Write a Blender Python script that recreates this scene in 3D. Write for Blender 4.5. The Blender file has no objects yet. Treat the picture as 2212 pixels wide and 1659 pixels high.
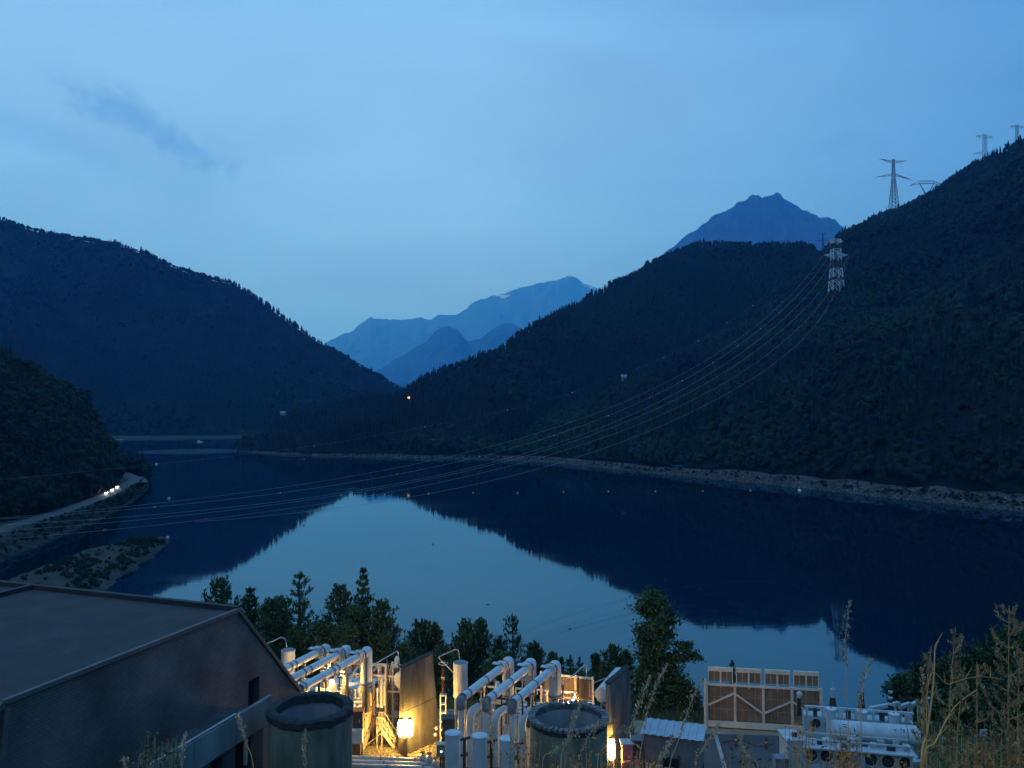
import bpy, math, random
import numpy as np
from mathutils import Vector, Matrix, noise as mnoise

random.seed(7)
rng = np.random.default_rng(7)
sc = bpy.context.scene
COL = sc.collection
R = math.radians

# ------------------------------------------------------------------ camera
PITCH = -math.atan(50.5 / 1703.0)
CAMZ = 60.0
cam_d = bpy.data.cameras.new("camera")
cam = bpy.data.objects.new("camera", cam_d)
COL.objects.link(cam)
cam.location = (0, 0, CAMZ)
cam.rotation_euler = (math.pi / 2 - PITCH, 0, 0)
cam_d.sensor_width = 36.0
cam_d.lens = 36.0 * 1703.0 / 2212.0
cam_d.clip_start = 0.1
cam_d.clip_end = 60000.0
sc.camera = cam

# ------------------------------------------------------------------ world (blue hour, overcast)
W = bpy.data.worlds.new("World")
sc.world = W
W.use_nodes = True
wn = W.node_tree.nodes
wl = W.node_tree.links
wn.clear()
def wnode(t, **k):
    n = wn.new(t)
    for a, b in k.items():
        setattr(n, a, b)
    return n
tc = wnode('ShaderNodeTexCoord')
sep = wnode('ShaderNodeSeparateXYZ')
wl.new(tc.outputs['Generated'], sep.inputs[0])
ramp = wnode('ShaderNodeValToRGB')
wl.new(sep.outputs['Z'], ramp.inputs[0])
cr = ramp.color_ramp
SKY_STOPS = [(0.0, (0.118, 0.47, 1.36)), (0.10, (0.125, 0.475, 1.26)), (0.22, (0.180, 0.525, 1.10)),
             (0.36, (0.215, 0.520, 0.94)), (0.52, (0.195, 0.485, 0.90)), (1.0, (0.160, 0.410, 0.82))]
cr.elements[0].position, cr.elements[0].color = SKY_STOPS[0][0], SKY_STOPS[0][1] + (1,)
cr.elements[1].position, cr.elements[1].color = SKY_STOPS[-1][0], SKY_STOPS[-1][1] + (1,)
for p, c in SKY_STOPS[1:-1]:
    e = cr.elements.new(p)
    e.color = c + (1,)
# bluer, darker towards the right-hand side of the valley
mr = wnode('ShaderNodeMapRange')
wl.new(sep.outputs['X'], mr.inputs['Value'])
for a, b in (('From Min', -0.05), ('From Max', 0.62), ('To Min', 0.0), ('To Max', 1.0)):
    mr.inputs[a].default_value = b
mxr = wnode('ShaderNodeMix', data_type='RGBA', blend_type='MULTIPLY')
mxr.inputs['B'].default_value = (0.33, 0.53, 0.70, 1)
wl.new(mr.outputs[0], mxr.inputs['Factor'])
wl.new(ramp.outputs[0], mxr.inputs['A'])
# broad soft cloud layer
mp = wnode('ShaderNodeMapping')
mp.inputs['Scale'].default_value = (1.3, 1.3, 4.2)
wl.new(tc.outputs['Generated'], mp.inputs[0])
nz = wnode('ShaderNodeTexNoise')
nz.inputs['Scale'].default_value = 1.6
nz.inputs['Detail'].default_value = 5
nz.inputs['Roughness'].default_value = 0.52
nz.inputs['Distortion'].default_value = 0.4
wl.new(mp.outputs[0], nz.inputs['Vector'])
mrc = wnode('ShaderNodeMapRange')
wl.new(nz.outputs[0], mrc.inputs['Value'])
for a, b in (('From Min', 0.32), ('From Max', 0.68), ('To Min', 0.90), ('To Max', 1.10)):
    mrc.inputs[a].default_value = b
mxc = wnode('ShaderNodeMix', data_type='RGBA', blend_type='MULTIPLY')
mxc.inputs['Factor'].default_value = 1.0
wl.new(mxr.outputs['Result'], mxc.inputs['A'])
wl.new(mrc.outputs[0], mxc.inputs['B'])
last = mxc.outputs['Result']
def dark_cloud(px, py, sx, sz, slant, strength, nscale, seed):
    """a ragged darker cloud scrap in the sky, at a direction of its own"""
    global last
    d = Vector(((px - 1106) / 1703.0, 1.0, (880 - py) / 1703.0)).normalized()
    sub = wnode('ShaderNodeVectorMath', operation='SUBTRACT')
    wl.new(tc.outputs['Generated'], sub.inputs[0])
    sub.inputs[1].default_value = d
    m2 = wnode('ShaderNodeMapping', vector_type='POINT')
    m2.inputs['Rotation'].default_value = (0, slant, 0)
    wl.new(sub.outputs[0], m2.inputs[0])
    m3 = wnode('ShaderNodeMapping', vector_type='POINT')
    m3.inputs['Scale'].default_value = (1 / sx, 1 / 0.25, 1 / sz)
    wl.new(m2.outputs[0], m3.inputs[0])
    nn = wnode('ShaderNodeTexNoise')
    nn.inputs['Scale'].default_value = nscale
    nn.inputs['Detail'].default_value = 6
    nn.inputs['Roughness'].default_value = 0.66
    nn.inputs['Distortion'].default_value = 0.5
    off = wnode('ShaderNodeVectorMath', operation='ADD')
    off.inputs[1].default_value = (seed, seed * 2, 0)
    wl.new(tc.outputs['Generated'], off.inputs[0])
    wl.new(off.outputs[0], nn.inputs['Vector'])
    ln = wnode('ShaderNodeVectorMath', operation='LENGTH')
    wl.new(m3.outputs[0], ln.inputs[0])
    ad = wnode('ShaderNodeMath', operation='MULTIPLY_ADD')
    wl.new(nn.outputs[0], ad.inputs[0])
    ad.inputs[1].default_value = 2.9
    wl.new(ln.outputs['Value'], ad.inputs[2])
    r2 = wnode('ShaderNodeMapRange', interpolation_type='SMOOTHSTEP')
    wl.new(ad.outputs[0], r2.inputs['Value'])
    for a, b in (('From Min', 1.60), ('From Max', 2.55), ('To Min', strength), ('To Max', 0.0)):
        r2.inputs[a].default_value = b
    mx = wnode('ShaderNodeMix', data_type='RGBA', blend_type='MULTIPLY')
    mx.inputs['B'].default_value = (0.45, 0.62, 0.80, 1)
    wl.new(r2.outputs[0], mx.inputs['Factor'])
    wl.new(last, mx.inputs['A'])
    last = mx.outputs['Result']
dark_cloud(322, 272, 0.118, 0.022, R(-24), 0.62, 22.0, 3.1)
dark_cloud(110, 300, 0.10, 0.022, R(-18), 0.25, 9.0, 5.7)
dark_cloud(1830, 300, 0.065, 0.030, R(8), 0.30, 10.0, 8.3)
sky = wnode('ShaderNodeTexSky', sky_type='NISHITA')
sky.sun_disc = False
SUN_EL, SUN_ROT = R(1.5), R(200)
sky.sun_elevation = SUN_EL
sky.sun_rotation = SUN_ROT
bg1 = wnode('ShaderNodeBackground')
bg1.inputs['Strength'].default_value = 1.15
wl.new(last, bg1.inputs['Color'])
bg2 = wnode('ShaderNodeBackground')
bg2.inputs['Strength'].default_value = 0.006
wl.new(sky.outputs[0], bg2.inputs['Color'])
ads = wnode('ShaderNodeAddShader')
wl.new(bg1.outputs[0], ads.inputs[0])
wl.new(bg2.outputs[0], ads.inputs[1])
wo = wnode('ShaderNodeOutputWorld')
wl.new(ads.outputs[0], wo.inputs['Surface'])

sun_d = bpy.data.lights.new("sun", 'SUN')
sun_d.energy = 0.03
sun_d.angle = R(30)
sun_d.color = (0.6, 0.75, 1.0)
sun = bpy.data.objects.new("sun", sun_d)
sun.rotation_euler = (R(55), 0, R(-30))
COL.objects.link(sun)

sc.view_settings.view_transform = 'Standard'
sc.view_settings.look = 'None'
sc.view_settings.gamma = 1.0
sc.view_settings.use_curve_mapping = False
sc.view_settings.exposure = 0.0
sc.cycles.use_denoising = True
sc.cycles.max_bounces = 6
sc.cycles.diffuse_bounces = 2
sc.cycles.glossy_bounces = 3
sc.cycles.transmission_bounces = 3
sc.cycles.transparent_max_bounces = 8
sc.cycles.volume_bounces = 3
sc.cycles.sample_clamp_indirect = 3.0
sc.cycles.caustics_reflective = False
sc.cycles.caustics_refractive = False

# ------------------------------------------------------------------ surveying helpers
# (px, py) are sight lines measured on the photograph; every point gets its own real distance.
CP, SP = math.cos(PITCH), math.sin(PITCH)
def ray(px, py):
    a = (px - 1106) / 1703.0
    b = (py - 829.5) / 1703.0
    return Vector((a, CP - b * SP, -SP - b * CP))
def at(px, py, Y):
    d = ray(px, py)
    return Vector((0, 0, CAMZ)) + d * (Y / d.y)
def onz(px, py, z):
    d = ray(px, py)
    return Vector((0, 0, CAMZ)) + d * ((z - CAMZ) / d.z)
def onplane(px, py, p0, n):
    d = ray(px, py)
    o = Vector((0, 0, CAMZ))
    return o + d * ((p0 - o).dot(n) / d.dot(n))
def lerp_table(x, tab):
    return [float(np.interp(x, [r[0] for r in tab], [r[k] for r in tab])) for k in range(1, len(tab[0]))]

# ------------------------------------------------------------------ materials
MATS = {}
def mat(name, color, rough=0.7, metal=0.0, var=0.15, vscale=1.0, color2=None, bump=0.0, bscale=8.0,
        stretch=(1, 1, 1), vdetail=4, spec=0.4, emit=None, estr=0.0, attr=None, contrast=1.0):
    if name in MATS:
        return MATS[name]
    m = bpy.data.materials.new(name)
    m.use_nodes = True
    N, L = m.node_tree.nodes, m.node_tree.links
    bs = N['Principled BSDF']
    bs.inputs['Roughness'].default_value = rough
    bs.inputs['Metallic'].default_value = metal
    bs.inputs['Specular IOR Level'].default_value = spec
    geo = N.new('ShaderNodeNewGeometry')
    mpn = N.new('ShaderNodeMapping')
    mpn.inputs['Scale'].default_value = stretch
    L.new(geo.outputs['Position'], mpn.inputs[0])
    nt = N.new('ShaderNodeTexNoise')
    nt.inputs['Scale'].default_value = vscale
    nt.inputs['Detail'].default_value = vdetail
    nt.inputs['Roughness'].default_value = 0.6
    L.new(mpn.outputs[0], nt.inputs['Vector'])
    if color2 is None:
        color2 = tuple(max(0, c * (1 - 2.2 * var)) for c in color)
        color = tuple(min(1, c * (1 + var)) for c in color)
    mx = N.new('ShaderNodeMix')
    mx.data_type = 'RGBA'
    mx.inputs['A'].default_value = tuple(color2) + (1,)
    mx.inputs['B'].default_value = tuple(color) + (1,)
    rg = N.new('ShaderNodeMapRange')
    w = 0.22 / contrast
    rg.inputs['From Min'].default_value = 0.5 - w
    rg.inputs['From Max'].default_value = 0.5 + w
    L.new(nt.outputs[0], rg.inputs['Value'])
    L.new(rg.outputs[0], mx.inputs['Factor'])
    out = mx.outputs['Result']
    if attr:
        an = N.new('ShaderNodeAttribute')
        an.attribute_name = attr
        mm = N.new('ShaderNodeMix')
        mm.data_type = 'RGBA'
        mm.blend_type = 'MULTIPLY'
        mm.inputs['Factor'].default_value = 1.0
        L.new(out, mm.inputs['A'])
        L.new(an.outputs['Color'], mm.inputs['B'])
        out = mm.outputs['Result']
    L.new(out, bs.inputs['Base Color'])
    if bump > 0:
        nb = N.new('ShaderNodeTexNoise')
        nb.inputs['Scale'].default_value = bscale
        nb.inputs['Detail'].default_value = 4
        L.new(mpn.outputs[0], nb.inputs['Vector'])
        bp = N.new('ShaderNodeBump')
        bp.inputs['Strength'].default_value = 1.0
        bp.inputs['Distance'].default_value = bump
        L.new(nb.outputs[0], bp.inputs['Height'])
        L.new(bp.outputs[0], bs.inputs['Normal'])
    if emit:
        bs.inputs['Emission Color'].default_value = tuple(emit) + (1,)
        bs.inputs['Emission Strength'].default_value = estr
    MATS[name] = m
    return m

# ------------------------------------------------------------------ mesh builder
class MB:
    def __init__(self):
        self.V, self.F, self.S = [], [], []
    def add(self, vs, fs, smooth=False):
        o = len(self.V)
        self.V.extend([tuple(v) for v in vs])
        self.F.extend([tuple(i + o for i in f) for f in fs])
        self.S.extend([smooth] * len(fs))
        return self
    def box(self, c, s, rz=0.0, rot=None):
        M = rot if rot is not None else Matrix.Rotation(rz, 3, 'Z')
        c = Vector(c)
        vs = [c + M @ Vector((x * s[0] / 2, y * s[1] / 2, z * s[2] / 2)) for x in (-1, 1) for y in (-1, 1) for z in (-1, 1)]
        return self.add(vs, [(0, 1, 3, 2), (4, 6, 7, 5), (0, 4, 5, 1), (2, 3, 7, 6), (0, 2, 6, 4), (1, 5, 7, 3)])
    def beam(self, p0, p1, w, h=None, up=(0, 0, 1)):
        p0, p1 = Vector(p0), Vector(p1)
        h = h or w
        d = (p1 - p0)
        L = d.length
        if L < 1e-6:
            return self
        d /= L
        u = Vector(up)
        if abs(d.dot(u)) > 0.97:
            u = Vector((1, 0, 0))
        s = d.cross(u).normalized()
        u = s.cross(d)
        return self.box((p0 + p1) / 2, (L, w, h), rot=Matrix((d, s, u)).transposed())
    def tube(self, p0, p1, r, r1=None, n=14, caps=True, smooth=True):
        return self.path([p0, p1], [r, r if r1 is None else r1], n, caps, smooth)
    def path(self, pts, r, n=8, caps=True, smooth=True):
        pts = [Vector(p) for p in pts]
        k = len(pts)
        if not isinstance(r, (list, tuple)):
            r = [r] * k
        vs, fs = [], []
        prev = None
        for i, p in enumerate(pts):
            d = (pts[min(i + 1, k - 1)] - pts[max(i - 1, 0)]).normalized()
            if prev is None:
                a = Vector((0, 0, 1)) if abs(d.z) < 0.95 else Vector((1, 0, 0))
                s = d.cross(a).normalized()
            else:
                s = (prev - d * prev.dot(d)).normalized()
            prev = s
            t = d.cross(s)
            for j in range(n):
                an = 2 * math.pi * j / n
                vs.append(p + (s * math.cos(an) + t * math.sin(an)) * r[i])
        for i in range(k - 1):
            for j in range(n):
                a, b = i * n + j, i * n + (j + 1) % n
                fs.append((a, b, b + n, a + n))
        self.add(vs, fs, smooth)
        if caps:
            o = len(self.V) - k * n
            self.F.append(tuple(o + j for j in range(n)))
            self.F.append(tuple(o + (k - 1) * n + n - 1 - j for j in range(n)))
            self.S += [False, False]
        return self
    def lathe(self, base, axis, prof, n=20, smooth=True, caps=True):
        """prof: (radius, height along axis) pairs"""
        base = Vector(base)
        d = Vector(axis).normalized()
        a = Vector((0, 0, 1)) if abs(d.z) < 0.95 else Vector((1, 0, 0))
        s = d.cross(a).normalized()
        t = d.cross(s)
        vs, fs = [], []
        for (r, h) in prof:
            for j in range(n):
                an = 2 * math.pi * j / n
                vs.append(base + d * h + (s * math.cos(an) + t * math.sin(an)) * max(r, 1e-4))
        for i in range(len(prof) - 1):
            for j in range(n):
                a_, b_ = i * n + j, i * n + (j + 1) % n
                fs.append((a_, b_, b_ + n, a_ + n))
        self.add(vs, fs, smooth)
        if caps and prof[0][0] > 1e-3 and prof[0] != prof[-1]:
            o = len(self.V) - len(prof) * n
            self.F.append(tuple(o + j for j in range(n))); self.S.append(False)
        if caps and prof[-1][0] > 1e-3 and prof[0] != prof[-1]:
            o = len(self.V) - n
            self.F.append(tuple(o + n - 1 - j for j in range(n))); self.S.append(False)
        return self
    def slab(self, pts, nrm, th):
        """polygon pts extruded by -nrm*th"""
        k = len(pts)
        nrm = Vector(nrm).normalized()
        vs = [Vector(p) for p in pts] + [Vector(p) - nrm * th for p in pts]
        fs = [tuple(range(k)), tuple(range(2 * k - 1, k - 1, -1))]
        fs += [(i, i + k, (i + 1) % k + k, (i + 1) % k) for i in range(k)]
        return self.add(vs, fs)
    def build(self, name, m, parent=None, sharp=35):
        me = bpy.data.meshes.new(name)
        off = Vector((0, 0, 0))
        if parent is not None:
            off = root_loc(parent)
        me.from_pydata([(v[0] - off[0], v[1] - off[1], v[2] - off[2]) for v in self.V], [], self.F)
        me.polygons.foreach_set('use_smooth', self.S)
        if any(self.S):
            me.set_sharp_from_angle(angle=R(sharp))
        me.materials.append(m)
        ob = bpy.data.objects.new(name, me)
        COL.objects.link(ob)
        if parent is not None:
            ob.parent = parent
        return ob
def root_loc(o):
    v = Vector(o.location)
    while o.parent is not None:
        o = o.parent
        v += Vector(o.location)
    return v
def tag(o, label=None, cat=None, group=None, kind=None):
    if label: o['label'] = label
    if cat: o['category'] = cat
    if group: o['group'] = group
    if kind: o['kind'] = kind
    return o
def thing(name, label, cat, loc, group=None):
    o = bpy.data.objects.new(name, None)
    o.empty_display_size = 0.3
    COL.objects.link(o)
    o.location = loc
    return tag(o, label, cat, group)
def np_mesh(name, V, F, m, colors=None, smooth=False, parent=None):
    """V (n,3), F (k,3|4) numpy -> object"""
    V = np.asarray(V, dtype=np.float32)
    F = np.asarray(F, dtype=np.int32)
    if parent is not None:
        V = V - np.array(root_loc(parent), dtype=np.float32)
    me = bpy.data.meshes.new(name)
    k = F.shape[1]
    me.vertices.add(len(V)); me.vertices.foreach_set('co', V.ravel())
    me.loops.add(F.size); me.loops.foreach_set('vertex_index', F.ravel())
    me.polygons.add(len(F))
    me.polygons.foreach_set('loop_start', np.arange(0, F.size, k, dtype=np.int32))
    me.polygons.foreach_set('loop_total', np.full(len(F), k, dtype=np.int32))
    me.update(calc_edges=True)
    me.validate()
    if smooth:
        me.polygons.foreach_set('use_smooth', np.ones(len(me.polygons), dtype=bool))
    if colors is not None:
        ca = me.color_attributes.new('tint', 'FLOAT_COLOR', 'POINT')
        c4 = np.ones((len(V), 4), dtype=np.float32)
        c4[:, :3] = colors
        ca.data.foreach_set('color', c4.ravel())
    me.materials.append(m)
    ob = bpy.data.objects.new(name, me)
    COL.objects.link(ob)
    if parent is not None:
        ob.parent = parent
    return ob

# ------------------------------------------------------------------ haze: one closed box of even air
HZ = MB().box((0, 14000, 2197), (52000, 33000, 4420))
hm = bpy.data.materials.new("haze_air")
hm.use_nodes = True
hm.node_tree.nodes.clear()
pv = hm.node_tree.nodes.new('ShaderNodeVolumePrincipled')
pv.inputs['Color'].default_value = (0.07, 0.42, 1.0, 1)
pv.inputs['Absorption Color'].default_value = (1, 1, 1, 1)
pv.inputs['Density'].default_value = 0.65e-4
pv.inputs['Anisotropy'].default_value = 0.3
ho = hm.node_tree.nodes.new('ShaderNodeOutputMaterial')
hm.node_tree.links.new(pv.outputs[0], ho.inputs['Volume'])
tag(HZ.build('haze', hm), kind='stuff')

# ------------------------------------------------------------------ value noise for the terrain (numpy)
def vnoise(x, y, seed=0):
    x = np.asarray(x, dtype=float); y = np.asarray(y, dtype=float)
    xi = np.floor(x).astype(np.int64); yi = np.floor(y).astype(np.int64)
    xf = x - xi; yf = y - yi
    u = xf * xf * (3 - 2 * xf); v = yf * yf * (3 - 2 * yf)
    def h(a, b):
        n = (a * 374761393 + b * 668265263 + seed * 1442695041) & 0xffffffff
        n = ((n ^ (n >> 13)) * 1274126177) & 0xffffffff
        return ((n ^ (n >> 16)) & 0xffff) / 65535.0 * 2 - 1
    return (h(xi, yi) * (1 - u) + h(xi + 1, yi) * u) * (1 - v) + (h(xi, yi + 1) * (1 - u) + h(xi + 1, yi + 1) * u) * v
def fbm(x, y, seed=0, octv=5, gain=0.5):
    s = 0; a = 1.0; f = 1.0
    for o in range(octv):
        s = s + a * vnoise(x * f, y * f, seed + o * 17)
        a *= gain; f *= 2.03
    return s

def mountain(name, cols, step_px, nt, m, amp=0.06, wl=300.0, seed=1, tree_h=0.0, back=0.3, power=0.9, rough=0.0, smooth=True, crag=0.0):
    """a hill built in columns from its foot (D0,z0) over its own crest (D1, sight line py) and down the far side.
    cols: px, D0, z0, D1, py_crest"""
    px = np.arange(cols[0][0], cols[-1][0] + step_px, step_px, dtype=float)
    tab = np.array(cols, dtype=float)
    D0, z0, D1, pyc = [np.interp(px, tab[:, 0], tab[:, k]) for k in range(1, 5)]
    n = len(px)
    if crag: pyc = pyc + fbm(px / 14.0, px * 0 + seed, seed, 4, 0.6) * crag
    ts = np.concatenate([np.linspace(0, 1, nt), np.linspace(1, 1 + back, 8)[1:]])
    P = np.zeros((n, len(ts), 3))
    for i in range(n):
        rp = at(px[i], pyc[i], D1[i])
        base = np.array([(px[i] - 1106) / 1703.0 * D0[i], D0[i], z0[i]])
        top = np.array([rp.x, rp.y, max(rp.z - tree_h, z0[i] + 0.5)])
        for j, t in enumerate(ts):
            if t <= 1:
                q = base + (top - base) * t
                q[2] = base[2] + (top[2] - base[2]) * (t ** power)
            else:
                q = base + (top - base) * t
                q[2] = top[2] - (top[2] - z0[i]) * (t - 1) * 1.6
            P[i, j] = q
    H = P[:, nt - 1, 2] - P[:, 0, 2]
    env = np.sin(np.clip(ts, 0, 1) * math.pi) ** 0.8
    nzv = fbm(P[:, :, 0] / wl, P[:, :, 1] / wl, seed)
    P[:, :, 2] += nzv * env[None, :] * H[:, None] * amp
    if rough > 0:
        P[:, :, 2] += fbm(P[:, :, 0] / (wl * 0.13), P[:, :, 1] / (wl * 0.13), seed + 5, 4) * rough * np.clip(H[:, None] / 100, 0, 1) * (0.25 + env[None, :])
    nj = len(ts)
    idx = np.arange(n * nj).reshape(n, nj)
    F = np.stack([idx[:-1, :-1], idx[1:, :-1], idx[1:, 1:], idx[:-1, 1:]], -1).reshape(-1, 4)
    ob = np_mesh(name, P.reshape(-1, 3), F, m, smooth=smooth)
    tag(ob, kind='structure')
    return P, nt

# ------------------------------------------------------------------ distant woods: many simple trees joined into one mass
def cone_tree(k=7, tiers=3):
    V, F = [], []
    for t in range(tiers):
        z0, z1 = 0.12 + 0.27 * t, 0.12 + 0.27 * t + 0.42
        if t == tiers - 1: z1 = 1.0
        r = 0.21 * (1 - 0.30 * t)
        o = len(V)
        for j in range(k):
            a = 2 * math.pi * (j + 0.5 * t) / k
            rr = r * (1.0 if j % 2 else 0.72)
            V.append((rr * math.cos(a), rr * math.sin(a), z0 + (0.03 if j % 2 else 0.0)))
        V.append((0, 0, z1))
        F += [(o + j, o + (j + 1) % k, o + k) for j in range(k)]
    return np.array(V), np.array(F)
def ico():
    p = (1 + 5 ** 0.5) / 2
    V = np.array([(-1, p, 0), (1, p, 0), (-1, -p, 0), (1, -p, 0), (0, -1, p), (0, 1, p), (0, -1, -p), (0, 1, -p), (p, 0, -1), (p, 0, 1), (-p, 0, -1), (-p, 0, 1)], dtype=float)
    V /= np.linalg.norm(V[0])
    F = np.array([(0, 11, 5), (0, 5, 1), (0, 1, 7), (0, 7, 10), (0, 10, 11), (1, 5, 9), (5, 11, 4), (11, 10, 2), (10, 7, 6), (7, 1, 8),
                  (3, 9, 4), (3, 4, 2), (3, 2, 6), (3, 6, 8), (3, 8, 9), (4, 9, 5), (2, 4, 11), (6, 2, 10), (8, 6, 7), (9, 8, 1)])
    return V, F
def blob_tree(seed, lumps=3):
    r_ = np.random.default_rng(seed)
    Vs, Fs = [], []
    iv, jf = ico()
    o = 0
    for l in range(lumps):
        c = np.array([r_.uniform(-.17, .17), r_.uniform(-.17, .17), 0.42 + 0.40 * l / max(1, lumps - 1) * r_.uniform(.8, 1.1)])
        v = iv * r_.uniform(0.75, 1.2, (12, 1)) * np.array([0.27, 0.27, 0.30]) * (1.0 - 0.15 * l) + c
        Vs.append(v); Fs.append(jf + o); o += 12
    return np.vstack(Vs), np.vstack(Fs)
CONES = [cone_tree(7, 3), cone_tree(6, 3)]
BLOBS = [blob_tree(s, 3) for s in range(4)]
def wood_mass(name, P, nt, count, m, hmin, hmax, conifer=0.5, trange=(0.0, 1.03), dens=None, crest=0, tint=(1, 1, 1), pxr=(0, 1), patch=120.0, wmul=1.0):
    """plants `count` trees over a terrain grid (evenly by area) and `crest` more along the crest line"""
    n, nj, _ = P.shape
    A = np.linalg.norm(np.cross(P[1:, :-1] - P[:-1, :-1], P[:-1, 1:] - P[:-1, :-1]), axis=2)
    j1 = nt - 1
    A[:, j1:] = 0
    tt = np.linspace(0, 1, nt)[:-1]
    A[:, :j1][:, (tt < trange[0]) | (tt > trange[1])] = 0
    if dens is not None:
        mid = (P[1:, :-1] + P[:-1, :-1]) / 2
        A *= dens(mid)
    p = A.ravel() / A.sum()
    ci = rng.choice(p.size, count, p=p)
    i, j = ci // A.shape[1], ci % A.shape[1]
    fu, fv = rng.random(count), rng.random(count)
    if crest:
        i = np.concatenate([i, rng.integers(0, n - 1, crest)])
        j = np.concatenate([j, np.full(crest, j1 - 1)])
        fu = np.concatenate([fu, rng.random(crest)])
        fv = np.concatenate([fv, np.ones(crest)])
    fu_, fv_ = fu[:, None], fv[:, None]
    pos = (P[i, j] * (1 - fu_) + P[i + 1, j] * fu_) * (1 - fv_) + (P[i, j + 1] * (1 - fu_) + P[i + 1, j + 1] * fu_) * fv_
    N = len(pos)
    kindn = fbm(pos[:, 0] / patch, pos[:, 1] / patch, 91, 3) * 0.55 + rng.normal(0, 0.25, N)
    thr = np.quantile(kindn, 1 - conifer) if conifer < 1 else -9
    iscon = kindn > thr
    h = rng.uniform(hmin, hmax, N) * (1 + 0.35 * fbm(pos[:, 0] / 45, pos[:, 1] / 45, 33, 2) + 0.3 * (rng.random(N) > 0.93)) * np.where(iscon, 1.12, 0.86)
    w = h * rng.uniform(0.8, 1.25, N) * np.where(iscon, 1.0, 1.15) * wmul
    rot = rng.random(N) * 2 * math.pi
    var = rng.choice(4, N)
    g = fbm(pos[:, 0] / 90, pos[:, 1] / 90, 55, 3)
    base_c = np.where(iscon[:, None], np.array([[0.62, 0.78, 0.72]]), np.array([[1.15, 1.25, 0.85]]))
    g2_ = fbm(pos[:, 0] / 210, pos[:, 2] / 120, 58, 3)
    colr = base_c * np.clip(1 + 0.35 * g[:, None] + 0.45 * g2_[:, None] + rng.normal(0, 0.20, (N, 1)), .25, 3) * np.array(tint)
    Vs, Fs, Cs = [], [], []
    o = 0
    for kind in (0, 1):
        for vi in range(4):
            sel = np.where((iscon == (kind == 0)) & (var == vi))[0]
            if len(sel) == 0: continue
            tv, tf = (CONES[vi % 2] if kind == 0 else BLOBS[vi])
            c, s = np.cos(rot[sel])[:, None], np.sin(rot[sel])[:, None]
            X = (tv[None, :, 0] * c - tv[None, :, 1] * s) * w[sel][:, None]
            Y = (tv[None, :, 0] * s + tv[None, :, 1] * c) * w[sel][:, None]
            Z = tv[None, :, 2] * h[sel][:, None] - 0.6
            V = np.stack([X, Y, Z], -1) + pos[sel][:, None, :]
            k = len(tv)
            F = tf[None] + (np.arange(len(sel)) * k)[:, None, None] + o
            shade = 1 + rng.normal(0, 0.10, (len(sel), k, 1))
            Cs.append((colr[sel][:, None, :] * shade).reshape(-1, 3))
            Vs.append(V.reshape(-1, 3)); Fs.append(F.reshape(-1, 3)); o += len(sel) * k
    ob = np_mesh(name, np.vstack(Vs), np.vstack(Fs), m, colors=np.clip(np.vstack(Cs), 0.05, 3))
    return ob
# ================================================================== LARGE STRUCTURE: land, water, mountains
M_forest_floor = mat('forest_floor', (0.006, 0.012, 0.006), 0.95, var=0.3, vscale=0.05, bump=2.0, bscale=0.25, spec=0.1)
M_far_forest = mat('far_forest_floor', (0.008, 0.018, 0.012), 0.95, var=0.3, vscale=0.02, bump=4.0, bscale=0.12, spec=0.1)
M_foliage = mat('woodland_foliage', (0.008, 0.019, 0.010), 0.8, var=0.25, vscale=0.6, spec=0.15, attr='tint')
M_rock = mat('mountain_rock', (0.085, 0.085, 0.085), 0.95, color2=(0.03, 0.036, 0.032), vscale=0.004, bump=30, bscale=0.01, spec=0.1, vdetail=8)

tag(MB().box((0, 14000, -9), (50000, 31000, 1.0)).build('ground', M_forest_floor), kind='structure')

# water of the reservoir
mw = bpy.data.materials.new('lake_water')
mw.use_nodes = True
N, L = mw.node_tree.nodes, mw.node_tree.links
N.remove(N['Principled BSDF'])
bs = N.new('ShaderNodeBsdfGlossy')
bs.inputs['Color'].default_value = (0.56, 0.86, 1.0, 1)
bdy = N.new('ShaderNodeBsdfDiffuse')
bdy.inputs['Color'].default_value = (0.002, 0.010, 0.022, 1)
fre = N.new('ShaderNodeFresnel')
fre.inputs['IOR'].default_value = 1.95
wmx = N.new('ShaderNodeMixShader')
L.new(fre.outputs[0], wmx.inputs[0]); L.new(bdy.outputs[0], wmx.inputs[1]); L.new(bs.outputs[0], wmx.inputs[2])
L.new(wmx.outputs[0], N['Material Output'].inputs['Surface'])
g_ = N.new('ShaderNodeNewGeometry')
mpp = N.new('ShaderNodeMapping'); mpp.inputs['Scale'].default_value = (0.5, 1.4, 1)
L.new(g_.outputs['Position'], mpp.inputs[0])
w1 = N.new('ShaderNodeTexNoise'); w1.inputs['Scale'].default_value = 0.35; w1.inputs['Detail'].default_value = 4
L.new(mpp.outputs[0], w1.inputs['Vector'])
bp = N.new('ShaderNodeBump'); bp.inputs['Distance'].default_value = 0.0030
L.new(w1.outputs[0], bp.inputs['Height'])
L.new(bp.outputs[0], bs.inputs['Normal'])
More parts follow.
